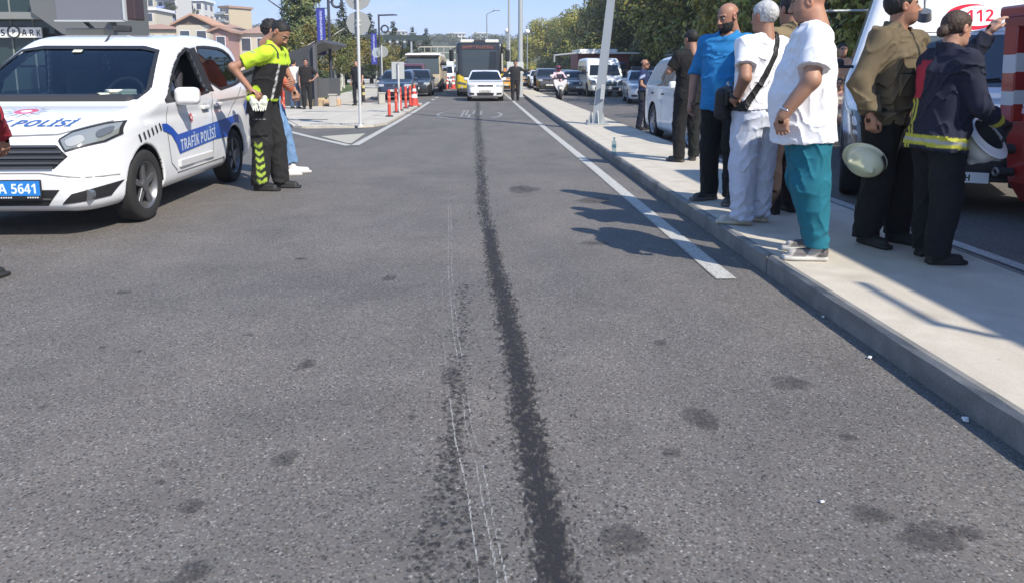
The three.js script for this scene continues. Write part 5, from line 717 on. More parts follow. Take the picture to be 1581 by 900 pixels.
function headGeo(M4, c, skin, hair, o) {
  const f = (x, y, z) => {
    const ax = Math.abs(x); let d = smin(ell(x, y, z, [0, 0.032, -0.016], [0.076, 0.088, 0.098]), ell(x, y, z, [0, -0.04, 0.022], [0.062 + (o.fat ?? 0), 0.08, 0.07]), 0.035);
    d = smin(d, ell(x, y, z, [0, -0.082, 0.04], [0.046 + (o.fat ?? 0), 0.034, 0.046]), 0.03); d = smin(d, cap(x, y, z, [0, -0.07, -0.026], [0, -0.21, -0.04], 0.055 + (o.fat ?? 0), 0.062 + (o.fat ?? 0)), 0.03);
    d = smin(d, cap(ax, y, z, [0.012, 0.03, 0.082], [0.042, 0.032, 0.068], 0.011, 0.009), 0.012); d = smax(d, -ell(ax, y, z, [0.031, 0.008, 0.096], [0.019, 0.0095, 0.017]), 0.01); d = Math.min(d, len(ax - 0.031, y - 0.008, z - 0.0735) - 0.0125);
    d = smin(d, cap(x, y, z, [0, 0.014, 0.09], [0, -0.026, 0.11], 0.008, 0.0135), 0.01); d = smin(d, len((ax - 0.011) * 1.1, y + 0.03, z - 0.098) - 0.009, 0.008);
    d = smin(d, ell(x, y, z, [0, -0.0535, 0.087], [0.026, 0.0055, 0.011]), 0.005); d = smin(d, ell(x, y, z, [0, -0.065, 0.085], [0.021, 0.006, 0.012]), 0.006);
    return smin(d, Math.max(ell(ax, y, z, [0.08, 0.002, -0.012], [0.011, 0.034, 0.021]), -ell(ax, y, z, [0.092, 0.003, -0.006], [0.008, 0.02, 0.012])), 0.008);
  };
  const g = sdfGeo(f, [-0.11, -0.23, -0.13], [0.11, 0.135, 0.13], c, (x, y, z) => {
    const ax = Math.abs(x); if (len(ax - 0.031, y - 0.008, z - 0.0735) < 0.0138) return len(ax - 0.031, y - 0.008) < 0.0072 ? [0.02, 0.013, 0.01] : [0.32, 0.27, 0.24];
    const kk = 0.9 + 0.22 * vnoise(x * 38 + 3, y * 38, z * 38); let s = skin.map((v, i) => v * kk * (i === 0 && (Math.abs(y + 0.02) < 0.025 && ax > 0.02 || ax > 0.07) ? 1.1 : 1)); if (z > 0.078 && ax < 0.027 && y < -0.047 && y > -0.073) s = [skin[0] * 0.85, skin[1] * 0.6, skin[2] * 0.6];
    if (z > 0.06 && ax > 0.012 && ax < 0.05 && y > 0.022 && y < 0.037) return hair.map((h, i) => mix(h, s[i], 0.2));
    if (o.stubble && y < -0.03 && z > -0.01 && y > -0.12) s = s.map((v, i) => mix(v, HR.black[i], o.stubble * sstep(-0.03, -0.05, y)));
    return s;
  });
  g.applyMatrix4(M4); return g;
}
function hairGeo(M4, c, kind, hc) {
  const f = (x, y, z) => {
    const n = (vnoise(x * 90 + 9, y * 60, z * 90) - 0.5) * 0.006, thick = kind === 'bald' ? -0.003 : kind === 'crop' ? 0 : kind === 'curly' ? 0.016 : 0.005;
    let d = ell(x, y, z, [0, 0.034, -0.019], [0.08 + thick, 0.092 + thick, 0.104 + thick]) + (kind === 'curly' ? (vnoise(x * 50, y * 50, z * 50) - 0.5) * 0.022 : n);
    const face = 0.85 * (z - 0.03) - 0.62 * (y - 0.03) - (kind === 'crop' ? -0.006 : 0.004); d = smax(d, face, 0.012); d = smax(d, -(y + 0.055 + (z > 0 ? -z * 0.8 : 0.02)), 0.01);
    d = smax(d, -ell(Math.abs(x), y, z, [0.085, -0.002, -0.004], [0.02, 0.034, 0.03]), 0.006); if (kind === 'bald') d = smax(d, y - 0.03 + z * 0.1, 0.012);
    if (kind === 'bun') { d = smin(d, ell(x, y, z, [0, -0.035, -0.125], [0.04, 0.04, 0.035]) + n, 0.03); } return d;
  };
  const g = sdfGeo(f, [-0.12, -0.12, -0.19], [0.12, 0.16, 0.13], c, (x, y, z) => { const k = 0.8 + 0.45 * vnoise(x * 120, y * 40, z * 120); return hc.map((v) => v * k); }); g.applyMatrix4(M4); return g;
}
function beardGeo(M4, c, hc) { const g = sdfGeo((x, y, z) => { let d = smin(ell(x, y, z, [0, -0.05, 0.022], [0.066, 0.074, 0.072]), ell(x, y, z, [0, -0.088, 0.046], [0.048, 0.036, 0.05]), 0.03) + (vnoise(x * 120, y * 120, z * 120) - 0.5) * 0.004; d = smax(d, y + 0.028 - Math.abs(x) * 0.35, 0.008); d = smax(d, -(z + 0.01), 0.01); return Math.max(d, -ell(x, y, z, [0, -0.058, 0.1], [0.026, 0.011, 0.03])); }, [-0.09, -0.15, -0.03], [0.09, 0.02, 0.13], c, () => hc); g.applyMatrix4(M4); return g; }
function person(o) {
  const s = (o.h ?? 1.75) / 1.75, t = thing('person', o.label, 'person', [o.at[0], o.base ?? 0.13, -o.at[1]], Math.atan2(o.face[0], -o.face[1]), o.group); t.scale.setScalar(s);
  const q = o.q ?? 1, cB = 0.02 * q, cC = 0.0115 * q, cH = 0.0062 * (q > 2 ? 2 : q > 1 ? 1.35 : 1), wd = o.wide ?? 1, belly = o.belly ?? 0, aT = o.armT ?? 1, skin = o.skin ?? SK.fair, hc = o.hair ?? HR.black;
  const piv = [0, 0.95, 0], Rm = mx(o.lean ?? [0, 0, 0]), Ri = Rm.clone().invert(), tv = V3(0, 0, 0), rise = o.sit ?? 0;
  const U = (p) => { tv.set(p[0] - piv[0], p[1] - piv[1], p[2] - piv[2]).applyMatrix4(Rm); return [tv.x, tv.y + piv[1] - rise, tv.z]; }, e = Ri.elements, ui = (x, y, z) => { const a = x, b = y + rise - piv[1], c = z; return [e[0] * a + e[4] * b + e[8] * c, e[1] * a + e[5] * b + e[9] * c + piv[1], e[2] * a + e[6] * b + e[10] * c]; };
  const sw = 0.178 * wd, shL = U([sw, 1.425, -0.01]), shR = U([-sw, 1.425, -0.01]), hang = (sh, k) => ({ el: [sh[0] + k * 0.05 * wd, sh[1] - 0.29, sh[2] - 0.02], wr: [sh[0] + k * 0.06 * wd, sh[1] - 0.54, sh[2] + 0.06] });
  const A = [{ sh: shL, k: 1, ...hang(shL, 1), hd: [0, -1, 0.15], pn: [-1, 0, 0], curl: 0.6, ...(o.L ?? {}) }, { sh: shR, k: -1, ...hang(shR, -1), hd: [0, -1, 0.15], pn: [1, 0, 0], curl: 0.6, ...(o.R ?? {}) }];
  const feet = o.feet ?? [[0.11, -0.02, 8], [-0.11, 0.0, -8]], Lg = feet.map(([x, z, yaw], i) => { const k = i ? -1 : 1, an = [x, 0.085 + (feet[i][3] ?? 0), z], hp = [k * 0.092 * Math.min(wd, 1.12), 0.92 - rise, (o.hipZ ?? 0)], kn = o.knees ? o.knees[i] : [mix(hp[0], an[0], 0.5) + k * 0.008, 0.5, mix(hp[2], an[2], 0.5) + 0.03]; return { hp, kn, an, yaw: yaw * R }; });
  const hb = U([0, 1.642, 0.012]), HM = new THREE.Matrix4().makeTranslation(...hb).multiply(Rm).multiply(mx(o.head ?? [0, 0, 0])), nk = U([0, 1.5, -0.02]);
  const TP = [[0.84, 0.15 * wd, 0.1, 0.11], [0.94, 0.168 * wd, 0.11, 0.125], [1.06, 0.152 * wd, 0.112 + belly * 0.8, 0.095], [1.2, 0.16 * wd, 0.115 + belly * 0.5, 0.105], [1.34, 0.172 * wd, 0.115, 0.115], [1.44, 0.15 * wd, 0.08, 0.09], [1.5, 0.07, 0.06, 0.065]];
  const arms = (x, y, z, g, a, b, c) => { let d = 9; for (const m of A) d = Math.min(d, smin(cap(x, y, z, m.sh, m.el, a + g, b + g), cap(x, y, z, m.el, m.wr, b + g, c + g), 0.02)); return d; };
  const legs = (x, y, z, a, b, c) => { let d = 9; for (const l of Lg) d = smin(d, smin(cap(x, y, z, l.hp, l.kn, a, b), cap(x, y, z, l.kn, l.an, b, c), 0.03), 0.025); return d; };
  const torso = (x, y, z, g) => { const [a, b, c] = ui(x, y, z); let d = Math.max(loft(TP, a, b, c) - g, b - 1.5 - g, 0.84 - g - b); d = smin(d, Math.min(cap(a, b, c, [sw, 1.425, -0.01], [0.05, 1.46, -0.015], 0.058 + g, 0.05 + g), cap(a, b, c, [-sw, 1.425, -0.01], [-0.05, 1.46, -0.015], 0.058 + g, 0.05 + g)), 0.04); return smin(d, cap(a, b, c, [0, 1.44, -0.015], [0, 1.56, -0.02], 0.06 + g * 0.3, 0.052), 0.03); };
  const lo = [-0.75, -0.02, -0.75], hi = [0.75, 2.0, 0.75];
  { const f = (x, y, z) => smin(smin(torso(x, y, z, -0.012), arms(x, y, z, 0, 0.05 * aT, 0.042 * aT, 0.03 * aT), 0.035), legs(x, y, z, 0.076, 0.05, 0.036), 0.03); const gs = [sdfGeo(f, lo, hi, cB, (x, y, z) => { const k = 0.86 + 0.28 * vnoise(x * 24, y * 17, z * 24); return [skin[0] * k, skin[1] * k * (0.96 + 0.08 * vnoise(x * 50, y * 50, z * 50)), skin[2] * k]; }), headGeo(HM, cH, skin, o.brow ?? hc, o)];
    for (const m of A) { const d = V3(...m.hd).normalize(), n = V3(...m.pn), Y = d.clone().negate(); n.addScaledVector(Y, -n.dot(Y)).normalize(); const X = Y.clone().cross(n), B = new THREE.Matrix4().makeBasis(X, Y, n).setPosition(...m.wr); const g = handGeo(m.curl, m.k, q > 2 ? 0.008 : 0.0045, m.glove ?? skin); gs.push(g.applyMatrix4(B)); }
    part('body', joinVC(gs), skinMat, t); }
  if (o.hairKind !== 'none') part('hair', hairGeo(HM, cH, o.hairKind ?? 'short', hc), hairMat, t); if (o.beard) part('beard', beardGeo(HM, cH, HR.black), hairMat, t);
  // upper garment
  const tp = o.top, g0 = tp.loose ?? 0.018, hem = tp.hem ?? 0.9, sl = tp.sleeve ?? 0.62, sd = (o.at[0] * 13 + o.at[1] * 7) % 50, amp = tp.folds ?? 0.007;
  const SP = [[hem - 0.03, 0.172 * wd + g0 + (tp.flare ?? 0), 0.118 + belly * 0.85 + g0, 0.128 + g0], [1.06, 0.163 * wd + g0 + (tp.flare ?? 0) * 0.5, 0.12 + belly + g0, 0.115 + g0], [1.2, 0.165 * wd + g0, 0.12 + belly * 0.5 + g0, 0.115 + g0], [1.34, 0.176 * wd + g0 * 0.8, 0.122 + g0 * 0.6, 0.12 + g0 * 0.8], [1.44, 0.155 * wd + g0 * 0.4, 0.085 + g0 * 0.5, 0.095 + g0 * 0.5], [1.505, 0.075, 0.065, 0.07]];
  const sleeves = A.map((m) => { const a = V3(...m.sh), b = V3(...m.el), c = V3(...m.wr); if (sl <= 1) { const en = a.clone().lerp(b, sl); return { m, en, dir: b.clone().sub(a).normalize(), two: false }; } return { m, en: b.clone().lerp(c, sl - 1), dir: c.clone().sub(b).normalize(), two: true }; });
  const ra = tp.arm ?? 0.062, fold = (x, y, z, a, b, c) => { const w = vnoise(a * 4 + sd, b * 4, c * 4) * 2, n = vnoise(a * 6 + sd + b * 4, b * 6, c * 6) - 0.5, r = 1 - Math.abs(2 * vnoise(a * 7 + b * 4 + sd + w, b * 4.5 - a * 4 + w, c * 7 + 3) - 1), r2 = 1 - Math.abs(2 * vnoise(a * 13 - b * 7 + sd, b * 7 + w * 1.5, c * 13) - 1); return n * amp * 0.5 + (0.22 - Math.pow(r, 7)) * amp * 1.15 + (0.2 - Math.pow(r2, 6)) * amp * 0.7; };
  const topF = (x, y, z) => {
    const [a, b, c] = ui(x, y, z); let d = Math.max(loft(SP, a, b, c, 2.3), b - 1.51); d = smin(d, Math.min(cap(a, b, c, [sw, 1.42, -0.01], [0.05, 1.462, -0.015], 0.062 + g0 * 0.5, 0.05 + g0 * 0.3), cap(a, b, c, [-sw, 1.42, -0.01], [-0.05, 1.462, -0.015], 0.062 + g0 * 0.5, 0.05 + g0 * 0.3)), 0.05); d = Math.max(d, hem - b);
    for (const v of sleeves) { const m = v.m, E = [v.en.x, v.en.y, v.en.z]; let k = v.two ? smin(cap(x, y, z, m.sh, m.el, ra, ra * 0.9), cap(x, y, z, m.el, E.map((w, i) => w + [v.dir.x, v.dir.y, v.dir.z][i] * 0.05), ra * 0.9, ra * 0.72), 0.03) : cap(x, y, z, m.sh, E.map((w, i) => w + [v.dir.x, v.dir.y, v.dir.z][i] * 0.09), ra, ra * (tp.open ?? 1.15)); const pl = (x - v.en.x) * v.dir.x + (y - v.en.y) * v.dir.y + (z - v.en.z) * v.dir.z; const near = len(x - v.en.x, y - v.en.y, z - v.en.z); k = Math.max(k, near < 0.3 ? pl : -1); d = smin(d, k, 0.035); }
    if (tp.collar) d = smin(d, Math.max(Math.abs(cap(a, b, c, [0, 1.46, -0.02], [0, 1.6, -0.03], 0.072, 0.07)) - 0.008, b - 1.545, 1.45 - b), 0.02);
    d = Math.max(d, -(cap(a, b, c, [0, 1.46, 0.0], [0, 1.62, 0.03], tp.neck ?? 0.058, 0.07))); return Math.abs(d) < 0.05 ? d + fold(x, y, z, a, b, c) : d; };
  const tc = typeof tp.color === 'function' ? (x, y, z) => { const [a, b, c] = ui(x, y, z); let arm = 0, ad = 9; A.forEach((m) => { const dd = Math.min(cap(x, y, z, m.sh, m.el, 0, 0), cap(x, y, z, m.el, m.wr, 0, 0)); if (dd < 0.1 && Math.abs(a) > sw * 0.9) { arm = m.k; const v1 = V3(x, y, z), l1 = v1.distanceTo(V3(...m.wr)); ad = l1; } }); return tp.color(a, b, c, arm, ad); } : () => tp.color;
  const weave = (f) => (x, y, z) => { const k = 0.93 + 0.14 * vnoise(x * 70, y * 70, z * 70); return f(x, y, z).map((v) => v * k); };
  part(tp.name ?? 'shirt', sdfGeo(topF, [lo[0], Math.max(0, hem - 0.45), lo[2]], hi, cC, weave(tc)), clothMat, t);
  // trousers
  const bt = o.legs; bt.waist = Math.min(bt.waist ?? 1.02, hem + 0.07); const [w1, w2, w3] = bt.w ?? [0.098, 0.076, 0.062], hemY = bt.hem ?? 0.06; const PP = [[0.80, 0.15 * wd, 0.1, 0.12], [0.9, 0.172 * wd, 0.116 + belly * 0.6, 0.13], [1.0, 0.165 * wd, 0.118 + belly * 0.7, 0.118]];
  const botF = (x, y, z) => { const [a, b, c] = ui(x, y, z), yy = y + rise; let d = Math.max(loft(PP, rise ? x : a * 0.5 + x * 0.5, yy, rise ? z : c), yy - (bt.waist ?? 1.02), 0.8 - yy); d = smin(d, legs(x, y, z, w1 * Math.min(wd, 1.15), w2, w3), 0.045); if (rise) d = Math.max(d, yy - 1.03); d = Math.max(d, hemY - y); if (Math.abs(d) < 0.04) { d += (vnoise(x * 8 + sd, y * 5, z * 8) - 0.5) * 0.008 + (Math.pow(1 - Math.abs(2 * vnoise(x * 10 + y * 4, y * 4 + z * 4 + sd, z * 10 - y * 3) - 1), 5) - 0.2) * -0.012 - (Math.pow(1 - Math.abs(2 * vnoise(x * 17 - y * 6, y * 9 + sd, z * 17 + y * 5) - 1), 4) - 0.2) * 0.006; d -= (bt.stack ?? 0.5) * 0.007 * Math.sin(y * 80 + x * 30 + z * 40 + 6 * vnoise(x * 12, y * 8, z * 12)) * sstep(0.26, 0.08, y) * (0.3 + vnoise(x * 9, y * 14, z * 9)); } return d; };
  part(bt.name ?? 'trousers', sdfGeo(botF, [-0.5, Math.max(hemY - 0.03, 0), -0.6], [0.5, 1.06, 0.6], cC, weave(typeof bt.color === 'function' ? bt.color : () => bt.color)), clothMat, t);
  const sh = o.shoes ?? { c: [0.02, 0.02, 0.02], s: [0.02, 0.02, 0.02] };
  for (const l of Lg) { const g = shoeGeo(q > 2 ? 0.014 : 0.0075, sh.c, sh.s, sh.boot); g.rotateY(l.yaw).translate(l.an[0], l.an[1] - 0.085, l.an[2] + 0.03); part('shoe', g, leatherMat, t); }
  t.userData.hands = undefined; delete t.userData.hands;
  return { t, U, A, HM, s, topF, botF, toWorld: (p) => { t.updateMatrixWorld(true); const v = V3(...p).applyMatrix4(t.matrixWorld); return [v.x, v.y, v.z]; } };
}
function band(p, name, f, lo, hi, c, color, grow = 0.006) { // a strap or stripe that lies on a garment
  return part(name, sdfGeo((x, y, z) => Math.max(p.topF(x, y, z) - grow, -(p.topF(x, y, z) + 0.006), f(x, y, z)), lo, hi, c, () => color), leatherMat, p.t);
}
const navy = [0.008, 0.011, 0.028], black = [0.006, 0.006, 0.007], yel = [0.42, 0.42, 0.05], neon = [0.46, 0.66, 0.03], olive = [0.135, 0.105, 0.06], wht = [0.8, 0.8, 0.82];
// man in white T-shirt and teal trousers, nearest on the median
{
  const p = person({ label: 'large bald man in white T-shirt and teal tracksuit trousers standing on the median kerb', at: [2.14, 4.66], face: [-0.97, 0.22], h: 1.75, wide: 1.18, belly: 0.085, fat: 0.016, armT: 1.3, skin: [0.40, 0.215, 0.14], hair: [0.3, 0.2, 0.16], hairKind: 'none', stubble: 0.15, brow: HR.brown,
    lean: [3, 0, 0], head: [8, -10, 0], feet: [[0.13, -0.08, 4], [-0.13, -0.12, -6]], L: { el: [0.33, 1.16, 0.06], wr: [0.29, 0.94, 0.21], hd: [-0.15, -1, -0.05], pn: [-0.9, 0, -0.4], curl: 0.8 },
    top: { color: wht, name: 'shirt', hem: 0.765, sleeve: 0.76, arm: 0.085, open: 1.22, loose: 0.04, flare: 0.015, folds: 0.009 }, legs: { color: [0.008, 0.135, 0.19], w: [0.115, 0.115, 0.072], hem: 0.085, stack: 1.2 }, shoes: { c: [[0.38, 0.36, 0.33], [0.12, 0.11, 0.11]], s: [0.55, 0.54, 0.5] } });
  const w = p.A[0]; part('wristwatch', joinG([T(new THREE.TorusGeometry(0.034, 0.009, 6, 20), ...w.wr.map((v, i) => v + [0.005, 0.035, -0.02][i]), Math.PI / 2 - 0.5, 0, 0)]), M.chrome, p.t);
}
{ // white haired man with a shoulder bag
  const p = person({ label: 'white haired man in white T-shirt and white jeans with black shoulder bag, hand on hip', at: [2.2, 5.7], face: [-0.42, 0.91], h: 1.73, wide: 1.05, belly: 0.03, armT: 1.15, skin: SK.tan, hair: [0.46, 0.46, 0.45], hairKind: 'short', brow: HR.grey,
    lean: [-1, 0, 0], head: [4, 4, 0], feet: [[0.1, 0.02, 48], [-0.12, 0.06, 30]], L: { el: [0.29, 1.18, -0.13], wr: [0.24, 1.0, 0.02], hd: [-0.5, -0.45, -0.75], pn: [-0.8, 0.1, 0.5], curl: 0.35 }, R: { el: [-0.3, 1.15, 0.08], wr: [-0.2, 1.05, 0.25] },
    top: { color: wht, hem: 0.93, sleeve: 0.66, arm: 0.075, loose: 0.035, flare: 0.012, folds: 0.009 }, legs: { color: (x, y, z) => { const k = 0.9 + 0.25 * (vnoise(x * 14, y * 6, z * 14) - 0.5); return [0.62 * k, 0.66 * k, 0.76 * k]; }, w: [0.118, 0.104, 0.088], hem: 0.045, stack: 1.3 }, shoes: { c: [[0.5, 0.47, 0.4], [0.36, 0.34, 0.29]], s: [0.5, 0.46, 0.34] } });
  part('wristwatch', T(new THREE.TorusGeometry(0.033, 0.012, 6, 18), ...p.A[0].wr.map((v, i) => v + [0.015, 0.035, -0.02][i]), Math.PI / 2 - 0.4, 0, 0.3), M.dark, p.t);
  band(p, 'bag_strap', (x, y, z) => Math.abs((x + 0.06) * 0.8 + (1.5 - y) * -0.42) - 0.02, [-0.4, 0.9, -0.4], [0.4, 1.6, 0.4], 0.01, black, 0.012);
  const b = thing('shoulder_bag', 'black shoulder bag at the left hip of the white haired man', 'bag', [1.93, 1.10, -5.74], 0.9); part('body', T(new RoundedBoxGeometry(0.2, 0.25, 0.1, 4, 0.045), 0, 0, 0, 0.1, 0, 0.15), mat([0.014, 0.014, 0.015], 0.6), b); part('flap', rbox(0.2, 0.12, 0.03, 0.014, 0, 0.05, 0.055, 0.1, 0, 0.15), mat([0.02, 0.02, 0.022], 0.5), b); part('ring', T(new THREE.TorusGeometry(0.02, 0.005, 6, 14), 0.08, 0.14, 0), M.chrome, b);
}
person({ label: 'bearded man in bright blue shirt and black trousers on the median', at: [2.28, 6.78], face: [-0.72, -0.69], h: 1.81, wide: 1.07, armT: 1.15, belly: 0.04, skin: SK.tan, hairKind: 'bald', beard: true, lean: [1, 6, 0], head: [16, -26, 0], feet: [[0.12, 0.03, 15], [-0.13, -0.02, -22]], R: { el: [-0.32, 1.15, -0.02], wr: [-0.31, 0.9, 0.05], curl: 0.75 },
  top: { color: (a, b, c, arm) => (Math.abs(a) < 0.006 && c > 0.05 && !arm ? [0.01, 0.2, 0.45] : [0.016, 0.19, 0.44]), hem: 0.84, sleeve: 1.06, arm: 0.074, loose: 0.03, flare: 0.01, folds: 0.009, collar: true, neck: 0.066 }, legs: { color: black, w: [0.11, 0.09, 0.075] }, shoes: { c: [[0.07, 0.06, 0.06], [0.03, 0.03, 0.03]], s: [0.12, 0.11, 0.1] } });
person({ label: 'man in black T-shirt and black trousers seen from behind on the median', at: [2.84, 10.0], face: [-0.3, 0.95], h: 1.74, q: 1.35, skin: SK.tan, hairKind: 'short', head: [10, 10, 0], feet: [[0.15, -0.04, 20], [-0.15, 0.06, -25]], wide: 1.06, L: { el: [0.30, 1.22, 0.05], wr: [0.08, 1.27, 0.26], hd: [-0.9, 0.2, 0.1], pn: [0, 0, -1] }, R: { el: [-0.3, 1.2, 0.08], wr: [-0.05, 1.2, 0.25], hd: [0.9, 0, 0.1], pn: [0, 0, -1] },
  top: { color: black, hem: 0.92, sleeve: 0.75, arm: 0.07, loose: 0.02 }, legs: { color: (x) => (x < 0 ? [0.012, 0.014, 0.014] : black), w: [0.105, 0.088, 0.078] }, shoes: { c: [0.03, 0.028, 0.026], s: [0.06, 0.055, 0.05] } });
{ const p = person({ label: 'bald officer in navy uniform and sunglasses beside the white sport utility car', at: [3.84, 17.4], base: 0.0, face: [0.85, -0.52], h: 1.61, q: 1.7, skin: SK.tan, hairKind: 'bald', feet: [[0.1, 0.05, 5], [-0.12, -0.08, -10]], R: { el: [-0.27, 1.14, 0.02], wr: [-0.2, 1.0, 0.24], hd: [0.2, -0.2, 1], pn: [0.8, 0, 0] }, L: { el: [0.27, 1.14, 0.05], wr: [0.16, 1.0, 0.27], hd: [-0.2, -0.1, 1], pn: [-0.8, 0, 0] },
  top: { color: (a, b, c, arm, ad) => (arm && ad > 0.37 && ad < 0.43 ? [0.3, 0.35, 0.5] : [0.014, 0.028, 0.085]), hem: 0.93, sleeve: 0.62, arm: 0.066, loose: 0.02, name: 'uniform_shirt' }, legs: { color: navy, w: [0.1, 0.08, 0.068] } });
  part('sunglasses', joinG([T(rbox(0.05, 0.03, 0.012, 0.006), -0.033, 0.008, 0.098), T(rbox(0.05, 0.03, 0.012, 0.006), 0.033, 0.008, 0.098), rod([-0.06, 0.012, 0.09], [-0.08, 0.012, -0.01], 0.004), rod([0.06, 0.012, 0.09], [0.08, 0.012, -0.01], 0.004)]).applyMatrix4(p.HM), M.dark, p.t); part('belt', sdfGeo((x, y, z) => Math.max(p.botF(x, y, z) - 0.016, Math.abs(y - 0.95) - 0.035), [-0.3, 0.85, -0.3], [0.3, 1.05, 0.3], 0.016, () => black), leatherMat, p.t); part('holster', rbox(0.06, 0.2, 0.1, 0.02, -0.2, 0.84, 0.02), M.dark, p.t); }
{ // firefighter in olive jacket
  const pocket = [0.055, 0.043, 0.027];
  const p = person({ label: 'firefighter in olive brown jacket and black trousers in front of the ambulance', at: [2.88, 4.98], face: [0.46, -0.89], h: 1.75, wide: 1.12, skin: SK.tan, stubble: 0.3, lean: [0, 4, 0], head: [-4, 48, 0], feet: [[0.12, 0.02, 12], [-0.12, -0.05, -12]], R: { el: [-0.34, 1.15, -0.02], wr: [-0.33, 0.92, 0.06], hd: [0.05, -1, 0.1], curl: 1.1 },
    top: { name: 'jacket', color: (a, b, c, arm) => { if (!arm && c > 0.05) { if (Math.abs(a) < 0.016) return [0.012, 0.011, 0.01]; if (Math.abs(b - 1.19) < 0.012 && Math.abs(Math.abs(a) - 0.1) < 0.055) return [0.02, 0.016, 0.012]; if (Math.abs(b - 1.3) < 0.007 && Math.abs(Math.abs(a) - 0.1) < 0.055) return pocket; } if (Math.abs(b - 0.95) < 0.008) return pocket; return olive.map((v) => v * (0.9 + 0.3 * (vnoise(a * 30, b * 30, c * 30) - 0.5))); }, hem: 0.86, sleeve: 1.93, arm: 0.082, loose: 0.045, folds: 0.016, collar: true, neck: 0.062 }, legs: { color: black, w: [0.12, 0.1, 0.09] }, shoes: { c: [0.012, 0.012, 0.012], s: [0.012, 0.012, 0.012], boot: true } });
  for (const x of [-0.11, 0.11]) part('chest_pocket', sdfGeo((X, y, z) => Math.max(p.topF(X, y, z) - 0.014, -(p.topF(X, y, z) + 0.005), Math.abs(X - x) - 0.055, Math.abs(y - 1.12) - 0.075, -z), [x - 0.09, 1.0, 0], [x + 0.09, 1.23, 0.35], 0.01, () => olive.map((v) => v * 0.85)), clothMat, p.t);
}
function helmet(name, label, pos, rot, shell) {
  const t = thing(name, label, 'helmet', pos, rot[1]); t.rotation.set(...rot);
  part('shell', sdfGeo((x, y, z) => { let d = ell(x, y, z, [0, 0, 0], [0.125, 0.13, 0.155]); d = smin(d, Math.max(ell(x, y, z, [0, -0.05, -0.02], [0.145, 0.02, 0.185])), 0.03); d = smin(d, cap(x, y, z, [0, 0.1, -0.1], [0, 0.12, 0.08], 0.022, 0.02), 0.03); d = Math.max(d, -0.075 - y); return Math.max(d, -ell(x, y, z, [0, -0.02, 0], [0.112, 0.115, 0.142])); }, [-0.17, -0.1, -0.23], [0.17, 0.18, 0.21], 0.008, () => shell), VC(0.35, { clearcoat: 0.7 }), t);
  part('lining', lathe([[0.108, -0.06], [0.1, 0.02], [0.06, 0.08], [0.0, 0.095]], 20).scale(1, 1, 1.25), M.dark, t); part('visor', T(new THREE.SphereGeometry(0.135, 16, 8, Math.PI * 0.2, Math.PI * 0.6, Math.PI * 0.42, Math.PI * 0.17), 0, 0, 0.028), M.dark, t); part('chin_strap', tube([[-0.11, -0.05, 0], [-0.06, -0.16, 0.02], [0.06, -0.16, 0.02], [0.11, -0.05, 0]], 0.008), M.dark, t); return t;
}
helmet('fire_helmet', 'pale yellow fire helmet hanging from the hand of the olive jacketed firefighter', [2.61, 0.735, -4.79], [0.5, 0.9, 1.5], [0.62, 0.62, 0.42]).scale.setScalar(0.8);
helmet('fire_helmet', 'white fire helmet held upside down under the arm of the navy jacketed firefighter', [3.2, 0.9, -4.5], [3.75, 0.3, 0.35], [0.72, 0.72, 0.68]);
{ // firefighter in navy jacket with yellow stripes
  const p = person({ label: 'firefighter with brown hair bun in navy jacket with red shoulder and yellow stripes', at: [2.92, 4.5], face: [0.99, 0.1], h: 1.57, wide: 1.0, skin: SK.fair, hair: HR.brown, hairKind: 'bun', lean: [5, 0, 0], head: [4, 8, 0], feet: [[0.12, 0.06, 6], [-0.13, -0.03, -10]],
    L: { el: [0.17, 1.43, 0.3], wr: [0.12, 1.63, 0.42], hd: [-0.1, 0.85, 0.5], pn: [0, -0.4, 0.9], curl: 0.5 }, R: { el: [-0.27, 1.12, 0.08], wr: [-0.19, 1.0, 0.31], hd: [0.35, 0, 0.94], pn: [0.3, -0.9, 0], curl: 0.9, glove: [0.012, 0.012, 0.012] },
    top: { name: 'jacket', color: (a, b, c, arm, ad) => { if (arm && ad < 0.115 && ad > 0.055) return yel; if (b < 0.9 && b > 0.825) return Math.abs(b - 0.862) < 0.012 ? [0.35, 0.36, 0.34] : yel; if (!arm && c < 0.03 && b > 1.15 && b < 1.42 && a > 0.02 && a < 0.19) return [0.32, 0.015, 0.035]; if (!arm && c < 0.06 && b < 1.16 && a > 0.055 && a < 0.125) return Math.abs(a - 0.09) < 0.01 ? [0.03, 0.04, 0.06] : yel; return navy; }, hem: 0.8, sleeve: 1.93, arm: 0.072, loose: 0.045, flare: 0.015, folds: 0.014, collar: true, neck: 0.06 }, legs: { color: [0.005, 0.006, 0.009], w: [0.115, 0.1, 0.085] }, shoes: { c: [0.01, 0.01, 0.01], s: [0.01, 0.01, 0.01], boot: true } });
}
person({ label: 'firefighter in olive jacket standing behind the white haired man, mostly hidden', at: [2.62, 6.2], face: [-0.35, 0.94], h: 1.83, wide: 1.1, q: 1.25, skin: SK.tan, hairKind: 'short', head: [5, 0, 0], top: { name: 'jacket', color: (a, b) => (Math.abs(b - 1.16) < 0.02 ? yel : [0.20, 0.155, 0.085]), hem: 0.84, sleeve: 1.93, arm: 0.08, loose: 0.045, folds: 0.016, collar: true }, legs: { color: [0.02, 0.012, 0.014], w: [0.11, 0.092, 0.08] }, shoes: { c: black, s: black, boot: true } });
